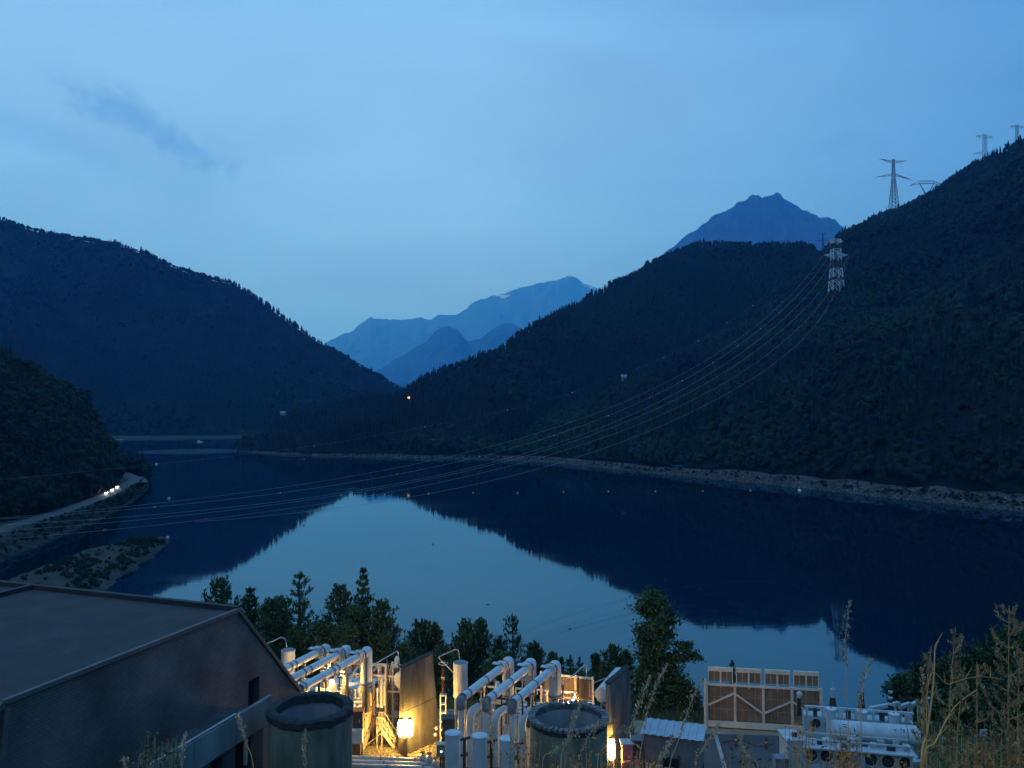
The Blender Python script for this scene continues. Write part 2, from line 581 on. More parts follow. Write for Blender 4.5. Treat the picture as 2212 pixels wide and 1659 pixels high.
# a breeze lane near the far end: rougher water picks up the sky higher up
def ellipse_mask(cx, cy, rx, ry, rz):
    sb = N.new('ShaderNodeVectorMath'); sb.operation = 'SUBTRACT'; sb.inputs[1].default_value = (cx, cy, 0)
    L.new(g_.outputs['Position'], sb.inputs[0])
    mm = N.new('ShaderNodeMapping'); mm.inputs['Rotation'].default_value = (0, 0, rz)
    L.new(sb.outputs[0], mm.inputs[0])
    m2 = N.new('ShaderNodeMapping'); m2.inputs['Scale'].default_value = (1 / rx, 1 / ry, 0)
    L.new(mm.outputs[0], m2.inputs[0])
    ln = N.new('ShaderNodeVectorMath'); ln.operation = 'LENGTH'
    L.new(m2.outputs[0], ln.inputs[0])
    nn = N.new('ShaderNodeTexNoise'); nn.inputs['Scale'].default_value = 0.02; nn.inputs['Detail'].default_value = 3
    L.new(g_.outputs['Position'], nn.inputs['Vector'])
    ma = N.new('ShaderNodeMath'); ma.operation = 'MULTIPLY_ADD'; ma.inputs[1].default_value = 0.5
    L.new(nn.outputs[0], ma.inputs[0]); L.new(ln.outputs['Value'], ma.inputs[2])
    rr = N.new('ShaderNodeMapRange'); rr.interpolation_type = 'SMOOTHSTEP'
    rr.inputs['From Min'].default_value = 1.05; rr.inputs['From Max'].default_value = 1.35
    rr.inputs['To Min'].default_value = 1.0; rr.inputs['To Max'].default_value = 0.0
    L.new(ma.outputs[0], rr.inputs['Value'])
    return rr.outputs[0]
ea = at(415, 975, 1)  # direction only
c1 = onz(415, 975, 0)
k1 = ellipse_mask(c1.x, c1.y, 78, 75, R(8))
c2 = onz(400, 957, 0)
k2 = ellipse_mask(c2.x, c2.y, 160, 60, R(5))
mxm = N.new('ShaderNodeMath'); mxm.operation = 'MULTIPLY_ADD'; mxm.inputs[1].default_value = 0.13; mxm.inputs[2].default_value = 0.03
L.new(k1, mxm.inputs[0])
mx2 = N.new('ShaderNodeMath'); mx2.operation = 'MULTIPLY_ADD'; mx2.inputs[1].default_value = 0.06
L.new(k2, mx2.inputs[0]); L.new(mxm.outputs[0], mx2.inputs[2])
wv = N.new('ShaderNodeMapping'); wv.inputs['Scale'].default_value = (0.010, 0.028, 1); wv.inputs['Rotation'].default_value = (0, 0, R(14))
L.new(g_.outputs['Position'], wv.inputs[0])
wvn = N.new('ShaderNodeTexNoise'); wvn.inputs['Scale'].default_value = 1.0; wvn.inputs['Detail'].default_value = 5
L.new(wv.outputs[0], wvn.inputs['Vector'])
wvr = N.new('ShaderNodeMapRange'); wvr.inputs['From Min'].default_value = 0.52; wvr.inputs['From Max'].default_value = 0.75; wvr.inputs['To Max'].default_value = 0.045
L.new(wvn.outputs[0], wvr.inputs['Value'])
mx3 = N.new('ShaderNodeMath'); mx3.operation = 'ADD'
L.new(mx2.outputs[0], mx3.inputs[0]); L.new(wvr.outputs[0], mx3.inputs[1])
L.new(mx3.outputs[0], bs.inputs['Roughness'])
wp = MB().add([(-4000, 20, 0), (4000, 20, 0), (4000, 3500, 0), (-4000, 3500, 0)], [(0, 1, 2, 3)])
tag(wp.build('lake_water', mw), kind='structure')

# ---- right-hand shore line (water's edge seen at px,py) and its stone bank
SHORE_R = [(505, 975), (600, 982), (700, 986), (900, 990), (1060, 993), (1200, 1000), (1300, 1011), (1400, 1022), (1500, 1031), (1600, 1041),
           (1700, 1051), (1800, 1062), (1900, 1074), (2000, 1084), (2100, 1095), (2212, 1106), (2500, 1145), (2800, 1200)]
def shore_pt(px):
    py = np.interp(px, [s[0] for s in SHORE_R], [s[1] for s in SHORE_R])
    return onz(px, py, 0.0)
M_riprap = mat('shore_rubble', (0.12, 0.112, 0.10), 0.95, color2=(0.036, 0.035, 0.032), vscale=0.8, bump=0.3, bscale=2.0, vdetail=8, spec=0.1, contrast=1.6)
bank_h = [(505, 3.0), (900, 4.0), (1060, 4.8), (1300, 6.0), (1700, 7.0), (2800, 8.0)]
bh_noise = lambda px: 1 + 0.22 * float(fbm(px / 60.0, 2.2, 5, 3))
pxs = np.arange(505, 2800, 4.0)
BR = []
nrow = 9
for px in pxs:
    p = shore_pt(px)
    q = shore_pt(px + 2)
    tdir = Vector((q.x - p.x, q.y - p.y, 0)).normalized()
    nrm = Vector((-tdir.y, tdir.x, 0))
    if nrm.y < 0: nrm = -nrm
    h = float(np.interp(px, [b[0] for b in bank_h], [b[1] for b in bank_h])) * bh_noise(px)
    row = []
    for j in range(nrow):
        t = j / (nrow - 2)
        if j < nrow - 1:
            o = p + nrm * (t * h * 1.3 - 1.5) + Vector((0, 0, t * h - 0.9))
        else:
            o = p + nrm * (h * 1.3 + 42) + Vector((0, 0, h - 0.7))
        f = 0.55 if j not in (nrow - 1,) else 0.1
        o += Vector((random.gauss(0, f), random.gauss(0, f), random.gauss(0, f * 0.7)))
        row.append(tuple(o))
    BR.append(row)
BR = np.array(BR)
n_, j_ = BR.shape[:2]
idx = np.arange(n_ * j_).reshape(n_, j_)
Fq = np.stack([idx[:-1, :-1], idx[1:, :-1], idx[1:, 1:], idx[:-1, 1:]], -1).reshape(-1, 4)
tag(np_mesh('shore_bank', BR.reshape(-1, 3), Fq, M_riprap), kind='structure')
# loose boulders and driftwood lying on the bank
iv, jf = ico()
Vs, Fs, Cs, o = [], [], [], 0
for k in range(5200):
    a = random.random() ** 0.6
    px = 520 + a * 1900
    i = min(len(pxs) - 2, int((px - 505) / 4)); j = random.randint(1, 6)
    f = random.random(); g = random.random()
    c = (BR[i, j] * (1 - f) + BR[i + 1, j] * f) * (1 - g) + BR[i, j + 1] * g
    s = random.uniform(0.3, 0.85)
    Vs.append(iv * rng.uniform(.7, 1.2, (12, 1)) * np.array([s * random.uniform(.8, 1.6), s, s * .7]) + c); Fs.append(jf + o); o += 12
    Cs.append(np.full((12, 3), random.choice([0.3, 0.5, 0.7, 0.8, 1.0, 1.4]) * (1 + .5 * float(vnoise(px / 40.0, 0.5, 3)))))
M_stone = mat('bank_stone', (0.14, 0.13, 0.115), 0.9, var=0.2, vscale=0.7, attr='tint', spec=0.15)
tag(np_mesh('shore_boulders', np.vstack(Vs), np.vstack(Fs), M_stone, colors=np.vstack(Cs)), 'pale boulders strewn along the far stone bank of the lake', 'boulders', kind='stuff')

# ---- right-hand hills
def footD(px, extra=26):
    p = shore_pt(px)
    return p.y + extra
ridge1 = [(1020, 1010, 988), (1060, 1050, 968), (1100, 1080, 948), (1200, 1170, 890), (1300, 1260, 838), (1400, 1360, 785), (1500, 1450, 742),
          (1600, 1540, 688), (1700, 1600, 612), (1760, 1640, 560), (1790, 1650, 527), (1820, 1655, 500), (1850, 1660, 484), (1900, 1670, 463),
          (1950, 1680, 446), (1990, 1680, 427), (2035, 1660, 403), (2050, 1650, 386), (2100, 1620, 352), (2150, 1590, 330), (2212, 1560, 296),
          (2350, 1500, 220), (2600, 1380, 120), (3000, 1250, 20), (3600, 1100, 40)]
SHORE_R += [(3000, 1240), (3600, 1330)]
cols1 = [(px, footD(px), 7.2 if px > 1200 else 5.0, D, py) for px, D, py in ridge1]
P1, nt1 = mountain('hillside_right', cols1, 6, 46, M_forest_floor, amp=0.085, wl=260, seed=3, tree_h=9, power=0.95, rough=1.5)
ridge2 = [(505, 1085, 968), (520, 1110, 950), (560, 1180, 930), (600, 1220, 902), (650, 1250, 888), (700, 1270, 876), (750, 1260, 864), (850, 1280, 850), (900, 1390, 818),
          (950, 1400, 799), (1000, 1410, 780), (1050, 1420, 760), (1100, 1440, 739), (1150, 1530, 700), (1200, 1640, 670), (1250, 1750, 653),
          (1300, 1830, 624), (1350, 1880, 598), (1400, 1920, 568), (1450, 1920, 545), (1500, 1900, 525), (1560, 1880, 519), (1640, 1850, 522),
          (1700, 1870, 524), (1750, 1890, 522), (1765, 1900, 540), (1850, 2000, 560), (2000, 2050, 600)]
r1t = np.array(ridge1)
cols2 = []
for px, D, py in ridge2:
    if px < 1040:
        cols2.append((px, footD(px, 18), 4.2, D, py))
    else:
        d1 = float(np.interp(px, r1t[:, 0], r1t[:, 1])); y1 = float(np.interp(px, r1t[:, 0], r1t[:, 2]))
        z1 = at(px, y1, d1).z - 14
        k = min(1, (px - 1040) / 150.0)
        d0 = footD(px, 18) * (1 - k) + (d1 + 30) * k
        cols2.append((px, d0, 4.2 * (1 - k) + max(4, z1 - 5) * k, D, py))
P2, nt2 = mountain('hillside_middle', cols2, 6, 40, M_forest_floor, amp=0.05, wl=330, seed=8, tree_h=10, power=0.92, rough=1.5)
# ---- left-hand mountain across the lake, with a nearer spur
cols3 = [(-900, 1700, 3, 2600, 330), (-300, 1700, 3, 2600, 400), (0, 1700, 3, 2600, 468), (60, 1700, 3, 2600, 490), (120, 1700, 3, 2600, 505), (200, 1700, 3, 2600, 518), (260, 1700, 3, 2600, 526),
         (320, 1700, 3, 2600, 547), (370, 1700, 3, 2600, 570), (420, 1700, 3, 2600, 590), (470, 1700, 3, 2600, 603), (500, 1700, 3, 2600, 607),
         (540, 1700, 3, 2600, 630), (580, 1720, 3, 2600, 658), (620, 1740, 3, 2600, 690), (680, 1780, 3, 2600, 729), (740, 1800, 3, 2600, 764),
         (800, 1850, 3, 2600, 799), (855, 1900, 3, 2600, 832), (950, 1950, 3, 2600, 868), (1100, 2000, 3, 2600, 876)]
P3, nt3 = mountain('mountain_left', cols3, 7, 46, M_far_forest, amp=0.06, wl=420, seed=21, tree_h=9, power=0.88, rough=2.5)
cols4 = [(-900, 1600, 3, 2150, 450), (-300, 1600, 3, 2150, 520), (0, 1600, 3, 2150, 594), (100, 1600, 3, 2120, 640), (200, 1600, 3, 2080, 706), (300, 1600, 3, 2020, 772),
         (400, 1610, 3, 1960, 815), (500, 1620, 3, 1900, 850), (640, 1650, 3, 1860, 900), (760, 1700, 3, 1850, 925)]
P4, nt4 = mountain('mountain_spur', cols4, 7, 34, M_far_forest, amp=0.05, wl=350, seed=28, tree_h=9, power=0.9, rough=2.5)
# ---- distant peaks
cols5 = [(1300, 9200, 60, 13200, 640), (1400, 9200, 60, 13200, 572), (1440, 9200, 60, 13200, 541), (1480, 9200, 60, 13200, 512), (1520, 9200, 60, 13200, 484), (1545, 9200, 60, 13200, 464), (1560, 9200, 60, 13200, 457), (1600, 9200, 60, 13200, 436),
         (1612, 9200, 60, 13200, 428), (1628, 9200, 60, 13200, 424), (1638, 9200, 60, 13200, 419), (1645, 9200, 60, 13200, 425), (1662, 9200, 60, 13200, 421), (1686, 9200, 60, 13200, 422),
         (1690, 9200, 60, 13200, 427), (1712, 9200, 60, 13200, 438), (1735, 9200, 60, 13200, 457), (1755, 9200, 60, 13200, 461), (1775, 9200, 60, 13200, 468), (1792, 9200, 60, 13200, 468),
         (1804, 9200, 60, 13200, 477), (1815, 9200, 60, 13200, 489), (1850, 9200, 60, 13200, 503), (1950, 9200, 60, 13200, 560), (2100, 9200, 60, 13200, 640)]
mountain('peak_right', cols5, 2.5, 60, M_rock, amp=0.16, wl=1000, seed=40, power=1.05, rough=80, crag=3.2)
cols6 = [(560, 16500, 60, 24000, 770), (700, 16500, 60, 24000, 742), (725, 16500, 60, 24000, 730), (738, 16500, 60, 24000, 724), (760, 16500, 60, 24000, 716), (780, 16500, 60, 24000, 698), (800, 16500, 60, 24000, 686), (850, 16500, 60, 24000, 691), (900, 16500, 60, 24000, 688),
         (930, 16500, 60, 24000, 689), (950, 16500, 60, 24000, 679), (985, 16500, 60, 24000, 682), (1005, 16500, 60, 24000, 668), (1020, 16500, 60, 24000, 656), (1045, 16500, 60, 24000, 643), (1075, 16500, 60, 24000, 637), (1100, 16500, 60, 24000, 630),
         (1150, 16500, 60, 24000, 616), (1190, 16500, 60, 24000, 608), (1215, 16500, 60, 24000, 599), (1230, 16500, 60, 24000, 594), (1245, 16500, 60, 24000, 602), (1262, 16500, 60, 24000, 612), (1280, 16500, 60, 24000, 619), (1330, 16500, 60, 24000, 634), (1500, 16500, 60, 24000, 700)]
M_snowrock = bpy.data.materials.new('snow_patched_rock')
M_snowrock.use_nodes = True
N2, L2 = M_snowrock.node_tree.nodes, M_snowrock.node_tree.links
b2 = N2['Principled BSDF']; b2.inputs['Roughness'].default_value = 0.9
g2 = N2.new('ShaderNodeNewGeometry'); mp2 = N2.new('ShaderNodeMapping'); mp2.inputs['Rotation'].default_value = (0, R(-35), 0); mp2.inputs['Scale'].default_value = (0.6, 0.5, 2.2)
n2 = N2.new('ShaderNodeTexNoise'); n2.inputs['Scale'].default_value = 0.0017; n2.inputs['Detail'].default_value = 6
L2.new(g2.outputs['Position'], mp2.inputs[0]); L2.new(mp2.outputs[0], n2.inputs['Vector'])
sz = N2.new('ShaderNodeSeparateXYZ'); L2.new(g2.outputs['Position'], sz.inputs[0])
hz = N2.new('ShaderNodeMapRange'); hz.inputs['From Min'].default_value = 2400; hz.inputs['From Max'].default_value = 3900; hz.inputs['To Min'].default_value = -0.16; hz.inputs['To Max'].default_value = 0.045
L2.new(sz.outputs['Z'], hz.inputs['Value'])
ad2 = N2.new('ShaderNodeMath'); ad2.operation = 'ADD'; L2.new(n2.outputs[0], ad2.inputs[0]); L2.new(hz.outputs[0], ad2.inputs[1])
r2_ = N2.new('ShaderNodeMapRange'); r2_.inputs['From Min'].default_value = 0.625; r2_.inputs['From Max'].default_value = 0.65
L2.new(ad2.outputs[0], r2_.inputs['Value'])
m2_ = N2.new('ShaderNodeMix'); m2_.data_type = 'RGBA'; m2_.inputs['A'].default_value = (0.09, 0.22, 0.30, 1); m2_.inputs['B'].default_value = (0.80, 0.82, 0.85, 1)  # blue of the bare rock stands in for part of the far haze
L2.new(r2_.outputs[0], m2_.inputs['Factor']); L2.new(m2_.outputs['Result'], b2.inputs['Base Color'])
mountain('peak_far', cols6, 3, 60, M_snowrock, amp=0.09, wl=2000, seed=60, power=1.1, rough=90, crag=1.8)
cols7 = [(700, 11500, 60, 16000, 845), (800, 11500, 60, 16000, 806), (830, 11500, 60, 16000, 792), (870, 11500, 60, 16000, 767), (900, 11500, 60, 16000, 750), (920, 11500, 60, 16000, 738), (935, 11500, 60, 16000, 722), (950, 11500, 60, 16000, 710),
         (968, 11500, 60, 16000, 705), (990, 11500, 60, 16000, 713), (1010, 11500, 60, 16000, 736), (1040, 11500, 60, 16000, 729), (1060, 11500, 60, 16000, 712), (1075, 11500, 60, 16000, 703),
         (1092, 11500, 60, 16000, 697), (1115, 11500, 60, 16000, 702), (1140, 11500, 60, 16000, 717), (1200, 11500, 60, 16000, 730), (1400, 11500, 60, 16000, 800)]
M_rock2 = mat('hazed_mountain_rock', (0.055, 0.12, 0.20), 0.95, var=0.2, vscale=0.004, bump=30, bscale=0.01, spec=0.1, vdetail=8)  # bluish base colour adds distance haze to the rock
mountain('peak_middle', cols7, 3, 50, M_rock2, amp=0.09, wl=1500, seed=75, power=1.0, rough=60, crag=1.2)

# ---- flat valley floor at the far end of the lake
M_flat = mat('valley_floor', (0.045, 0.05, 0.04), 0.95, color2=(0.035, 0.045, 0.03), vscale=0.03, bump=0.4, bscale=0.3, spec=0.1)
fl = []
for px in range(-900, 1101, 20):
    d0 = 1480 + 40 * float(vnoise(px / 90.0, 3.3, 4)) + max(0, px - 450) * 0.3
    a = (px - 1106) / 1703.0
    fl.append([(a * d0, d0, -0.5), (a * (d0 + 10), d0 + 10, 1.6), (a * 1640, 1640 + max(0, px - 450) * .3, 2.6), (a * 2000, 2000, 3.0)])
fl = np.array(fl, dtype=float)
idx = np.arange(fl.shape[0] * 4).reshape(fl.shape[0], 4)
Fq = np.stack([idx[:-1, :-1], idx[1:, :-1], idx[1:, 1:], idx[:-1, 1:]], -1).reshape(-1, 4)
tag(np_mesh('valley_floor', fl.reshape(-1, 3), Fq, M_flat), kind='structure')

# ---- near left hill above the lakeside road
ROADZ = 7.5
ROAD = [(-420, 1330), (-200, 1225), (0, 1144), (60, 1126), (120, 1108), (180, 1088), (230, 1069), (262, 1052), (285, 1040), (292, 1034), (283, 1030), (272, 1026), (262, 1022)]
road_c = [onz(px, py, ROADZ) for px, py in ROAD]
def smooth_path(pts, k=10):
    out = []
    n = len(pts)
    for i in range(n - 1):
        p0, p1, p2, p3 = pts[max(i - 1, 0)], pts[i], pts[i + 1], pts[min(i + 2, n - 1)]
        for s in range(k):
            t = s / k
            out.append(0.5 * ((2 * p1) + (p2 - p0) * t + (2 * p0 - 5 * p1 + 4 * p2 - p3) * t * t + (3 * p1 - p0 - 3 * p2 + p3) * t ** 3))
    out.append(pts[-1])
    return out
RC = smooth_path([Vector(p) for p in road_c], 10)
M_asphalt = mat('road_asphalt', (0.12, 0.12, 0.115), 0.85, var=0.15, vscale=0.5, bump=0.02, bscale=6, spec=0.25)
M_bankl = mat('left_bank_rubble', (0.058, 0.058, 0.048), 0.95, color2=(0.018, 0.024, 0.014), vscale=0.25, bump=0.4, bscale=1.0, vdetail=8, contrast=1.3)
M_verge = mat('verge_grass', (0.075, 0.095, 0.038), 0.95, color2=(0.035, 0.045, 0.02), vscale=0.4, bump=0.15, bscale=2.5, spec=0.1)
# water-side edge of the left bank
BW = [(-420, 1480), (-200, 1330), (0, 1218), (60, 1190), (120, 1166), (180, 1140), (240, 1112), (290, 1082), (315, 1062), (325, 1050), (322, 1035), (316, 1020)]
bw = [onz(px, py, 0) for px, py in BW]
BWc = smooth_path([Vector(p) for p in bw], 10)
def side(path, i, w):
    d = (path[min(i + 1, len(path) - 1)] - path[max(i - 1, 0)])
    d.z = 0
    d.normalize()
    return Vector((d.y, -d.x, 0)) * w
nR = len(RC)
def resample(path, n):
    L_ = [0]
    for a, b in zip(path[:-1], path[1:]):
        L_.append(L_[-1] + (b - a).length)
    A = np.array([tuple(p) for p in path])
    s = np.linspace(0, L_[-1], n)
    return [Vector((np.interp(q, L_, A[:, 0]), np.interp(q, L_, A[:, 1]), np.interp(q, L_, A[:, 2]))) for q in s]
NR = 200
RCs = resample(RC[:nR - 22], NR)
BWs = resample(BWc, NR)
RW = 4.2
road_v, bank_v = [], []
for i in range(NR):
    o = side(RCs, i, RW)          # towards the water
    road_v.append([tuple(RCs[i] - o), tuple(RCs[i] + o)])
    e0 = RCs[i] + o * 1.02 + Vector((0, 0, -0.15))
    e1 = RCs[i] + o * 1.5 + Vector((0, 0, 0.1))
    w_ = BWs[i]
    row = [tuple(RCs[i] - o * 6 + Vector((0, 0, 1.5))), tuple(RCs[i] - o * 1.3 + Vector((0, 0, -0.1))), tuple(e0), tuple(e1)]
    for k in range(1, 9):
        t = k / 8
        p = e1.lerp(w_, t)
        f = 0.5 if k > 1 else 0.2
        p.z = (1 - t) * (e1.z) * (1 - 0.25 * t) + t * (-0.8) + random.gauss(0, f * 0.6)
        p.x += random.gauss(0, f); p.y += random.gauss(0, f)
        row.append(tuple(p))
    bank_v.append(row)
def strip(name, rows, m, smooth=False):
    A = np.array(rows)
    n, j = A.shape[:2]
    idx = np.arange(n * j).reshape(n, j)
    Fq = np.stack([idx[:-1, :-1], idx[1:, :-1], idx[1:, 1:], idx[:-1, 1:]], -1).reshape(-1, 4)
    return tag(np_mesh(name, A.reshape(-1, 3), Fq, m, smooth=smooth), kind='structure')
strip('road', road_v, M_asphalt)
strip('left_bank', bank_v, M_bankl)
# the road swings out of sight behind the hill's foot
rb = []
tail = [onz(px, py, ROADZ) for px, py in [(300, 1042), (296, 1035), (286, 1031), (275, 1027), (264, 1022), (252, 1019)]]
TL = smooth_path([Vector(p) for p in tail], 6)
for i in range(len(TL)):
    o = side(TL, i, 5.5)
    rb.append([tuple(TL[i] - o + Vector((0, 0, .02))), tuple(TL[i] + o + Vector((0, 0, .02)))])
strip('road_bend', rb, M_asphalt)

cols8 = [(-700, 170, 6, 380, 520), (-400, 200, 6, 420, 600), (-200, 270, 6.5, 460, 680), (0, 358, 7, 560, 752), (30, 366, 7, 570, 772), (60, 376, 7, 580, 787), (100, 394, 7, 590, 807), (140, 416, 7, 600, 832),
         (170, 437, 7, 605, 855), (190, 452, 7, 610, 886), (205, 465, 7, 612, 914), (225, 484, 7, 620, 942), (240, 508, 7, 630, 965), (247, 540, 7, 640, 974), (256, 632, 7, 655, 988), (290, 640, 6, 680, 1000), (312, 645, 1, 690, 1008), (318, 655, -2, 700, 1020)]
P8, nt8 = mountain('hillside_left', cols8, 4, 30, M_forest_floor, amp=0.08, wl=110, seed=90, tree_h=8, power=0.8, back=0.5)

# ---- gravel spit with bushes, lower left
SP_T = [(-420, 1400), (-200, 1320), (0, 1256), (60, 1232), (120, 1212), (180, 1192), (250, 1176), (310, 1163), (355, 1160)]
SP_B = [(-420, 1900), (-200, 1600), (0, 1420), (120, 1340), (205, 1292), (240, 1264), (290, 1232), (330, 1204), (366, 1172)]
st = resample([Vector(onz(a, b, 0)) for a, b in SP_T], 150)
sb_ = resample([Vector(onz(a, b, 0)) for a, b in SP_B], 150)
rows = []
for i in range(150):
    r_ = []
    for k in range(15):
        t = k / 14
        p = st[i].lerp(sb_[i], t)
        fade = min(1, (149 - i) / 14.0)
        p.z = -0.7 + 3.6 * math.sin(math.pi * t) ** 0.6 * (0.35 + 0.65 * fade) + random.gauss(0, .18) + 0.5 * float(vnoise(p.x / 7, p.y / 7, 5)) * (0 < k < 14)
        if k in (0, 14): p.z = -0.8
        p.x += random.gauss(0, .35) + 1.8 * float(vnoise(p.x / 9.0, p.y / 9.0, 12)); p.y += random.gauss(0, .35) + 1.8 * float(vnoise(p.y / 9.0, p.x / 9.0, 13))
        r_.append(tuple(p))
    rows.append(r_)
strip('gravel_spit', rows, M_bankl)
SPIT = np.array(rows)

# ---- woods on the hills
fd = lambda tab: None
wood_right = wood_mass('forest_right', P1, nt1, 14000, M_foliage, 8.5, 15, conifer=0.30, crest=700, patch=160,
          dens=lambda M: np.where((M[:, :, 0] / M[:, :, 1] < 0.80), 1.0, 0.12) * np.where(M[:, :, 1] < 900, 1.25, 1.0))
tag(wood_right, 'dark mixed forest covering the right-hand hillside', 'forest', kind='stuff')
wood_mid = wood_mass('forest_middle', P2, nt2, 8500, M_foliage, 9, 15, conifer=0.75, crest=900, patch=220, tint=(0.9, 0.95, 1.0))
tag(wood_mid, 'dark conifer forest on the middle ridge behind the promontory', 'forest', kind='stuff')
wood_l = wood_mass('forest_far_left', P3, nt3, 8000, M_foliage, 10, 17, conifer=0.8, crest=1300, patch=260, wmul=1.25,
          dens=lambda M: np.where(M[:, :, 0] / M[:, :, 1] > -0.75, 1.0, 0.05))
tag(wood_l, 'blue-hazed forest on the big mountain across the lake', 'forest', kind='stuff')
wood_s = wood_mass('forest_spur', P4, nt4, 3000, M_foliage, 10, 17, conifer=0.8, crest=500, patch=260, wmul=1.25, tint=(.5, .6, .65),  # darker tint in place of the thinner haze before this nearer spur
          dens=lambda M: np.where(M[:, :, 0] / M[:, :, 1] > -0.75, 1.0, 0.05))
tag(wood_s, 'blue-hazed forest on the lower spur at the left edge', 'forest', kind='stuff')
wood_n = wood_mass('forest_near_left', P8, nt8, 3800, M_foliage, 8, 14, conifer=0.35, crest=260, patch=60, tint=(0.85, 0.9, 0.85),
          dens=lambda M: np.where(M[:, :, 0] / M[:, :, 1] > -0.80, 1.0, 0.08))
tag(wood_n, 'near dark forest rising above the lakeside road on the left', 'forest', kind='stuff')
# scrub on the left bank and on the spit
def scrub(name, G, count, hr, jr, ir, label, tint=(1, 1, 1), dens=None):
    V_, F_, C_, o = [], [], [], 0
    k = 0
    while k < count:
        i = random.uniform(*ir) * (G.shape[0] - 2); j = random.uniform(*jr)
        ii, jj = int(i), int(j)
        c = G[ii, jj] * (1 - (j - jj)) + G[ii, jj + 1] * (j - jj)
        if dens is not None and random.random() > dens(c, i / G.shape[0], j): continue
        k += 1
        tv, tf = BLOBS[random.randint(0, 3)]
        h = random.uniform(*hr)
        a = random.random() * 6.28
        v = tv.copy()
        x = v[:, 0] * math.cos(a) - v[:, 1] * math.sin(a); y = v[:, 0] * math.sin(a) + v[:, 1] * math.cos(a)
        v = np.stack([x * h * 1.7, y * h * 1.7, (v[:, 2] - 0.12) * h], 1) + c
        V_.append(v); F_.append(tf + o); o += len(v)
        C_.append(np.full((len(v), 3), random.uniform(0.7, 1.5)) * np.array(tint))
    ob = np_mesh(name, np.vstack(V_), np.vstack(F_), M_foliage, colors=np.vstack(C_))
    return tag(ob, label, 'bushes', kind='stuff')
G8 = np.array(bank_v)
scrub('bank_scrub', G8, 420, (0.6, 1.9), (3.2, 9.0), (0.2, 0.98), 'low scrub on the left rubble bank below the road', (1.2, 1.25, .9))
scrub('spit_scrub', SPIT, 900, (0.4, 1.9), (3.0, 12.5), (0.25, 0.98), 'low bushes covering the gravel spit at lower left', (1.2, 1.2, .9),
      dens=lambda c, i, j: 1.0 if (vnoise(c[0] / 16, c[1] / 16, 77) > -0.25 and i > 0.55) or j > 10 else 0.12)

scrub('far_bank_scrub', BR, 520, (0.8, 3.2), (3.0, 7.6), (0.0, 0.95), 'scrub growing along the top of the far stone bank', (1.1, 1.1, .9))
ORD = ['first', 'second', 'third', 'fourth', 'fifth', 'sixth', 'seventh', 'eighth', 'ninth', 'tenth', 'eleventh', 'twelfth']
# ================================================================== MIDDLE DISTANCE THINGS
def project(p):
    d = Vector(p) - Vector((0, 0, CAMZ))
    fw = d.y * CP - d.z * SP
    up = d.y * SP + d.z * CP
    return 1106 + 1703 * d.x / fw, 829.5 - 1703 * up / fw
def surf_hit(P, px, py, nt):
    """first point of a terrain grid met by the sight line"""
    best = None
    a = (px - 1106) / 1703.0
    i = int(np.argmin(np.abs(P[:, nt // 2, 0] / P[:, nt // 2, 1] - a)))
    prev = None
    for j in range(nt):
        q = P[i, j]
        _, y = project(q)
        if prev is not None and (prev - py) * (y - py) <= 0:
            t = (prev - py) / (prev - y + 1e-9)
            r = P[i, j - 1] * (1 - t) + q * t
            return Vector(r)
        prev = y
    return Vector(P[i, nt - 1])
M_steel = mat('galvanised_steel', (0.05, 0.055, 0.06), 0.7, metal=0.0, var=0.1, vscale=0.2)
M_pyl_w = mat('pylon_white_paint', (0.58, 0.58, 0.55), 0.5, var=0.06, vscale=0.3)
M_pyl_r = mat('pylon_red_paint', (0.12, 0.018, 0.012), 0.6, var=0.1, vscale=0.3)
M_dark_steel = mat('dark_weathered_steel', (0.05, 0.05, 0.052), 0.7, var=0.15, vscale=0.5)

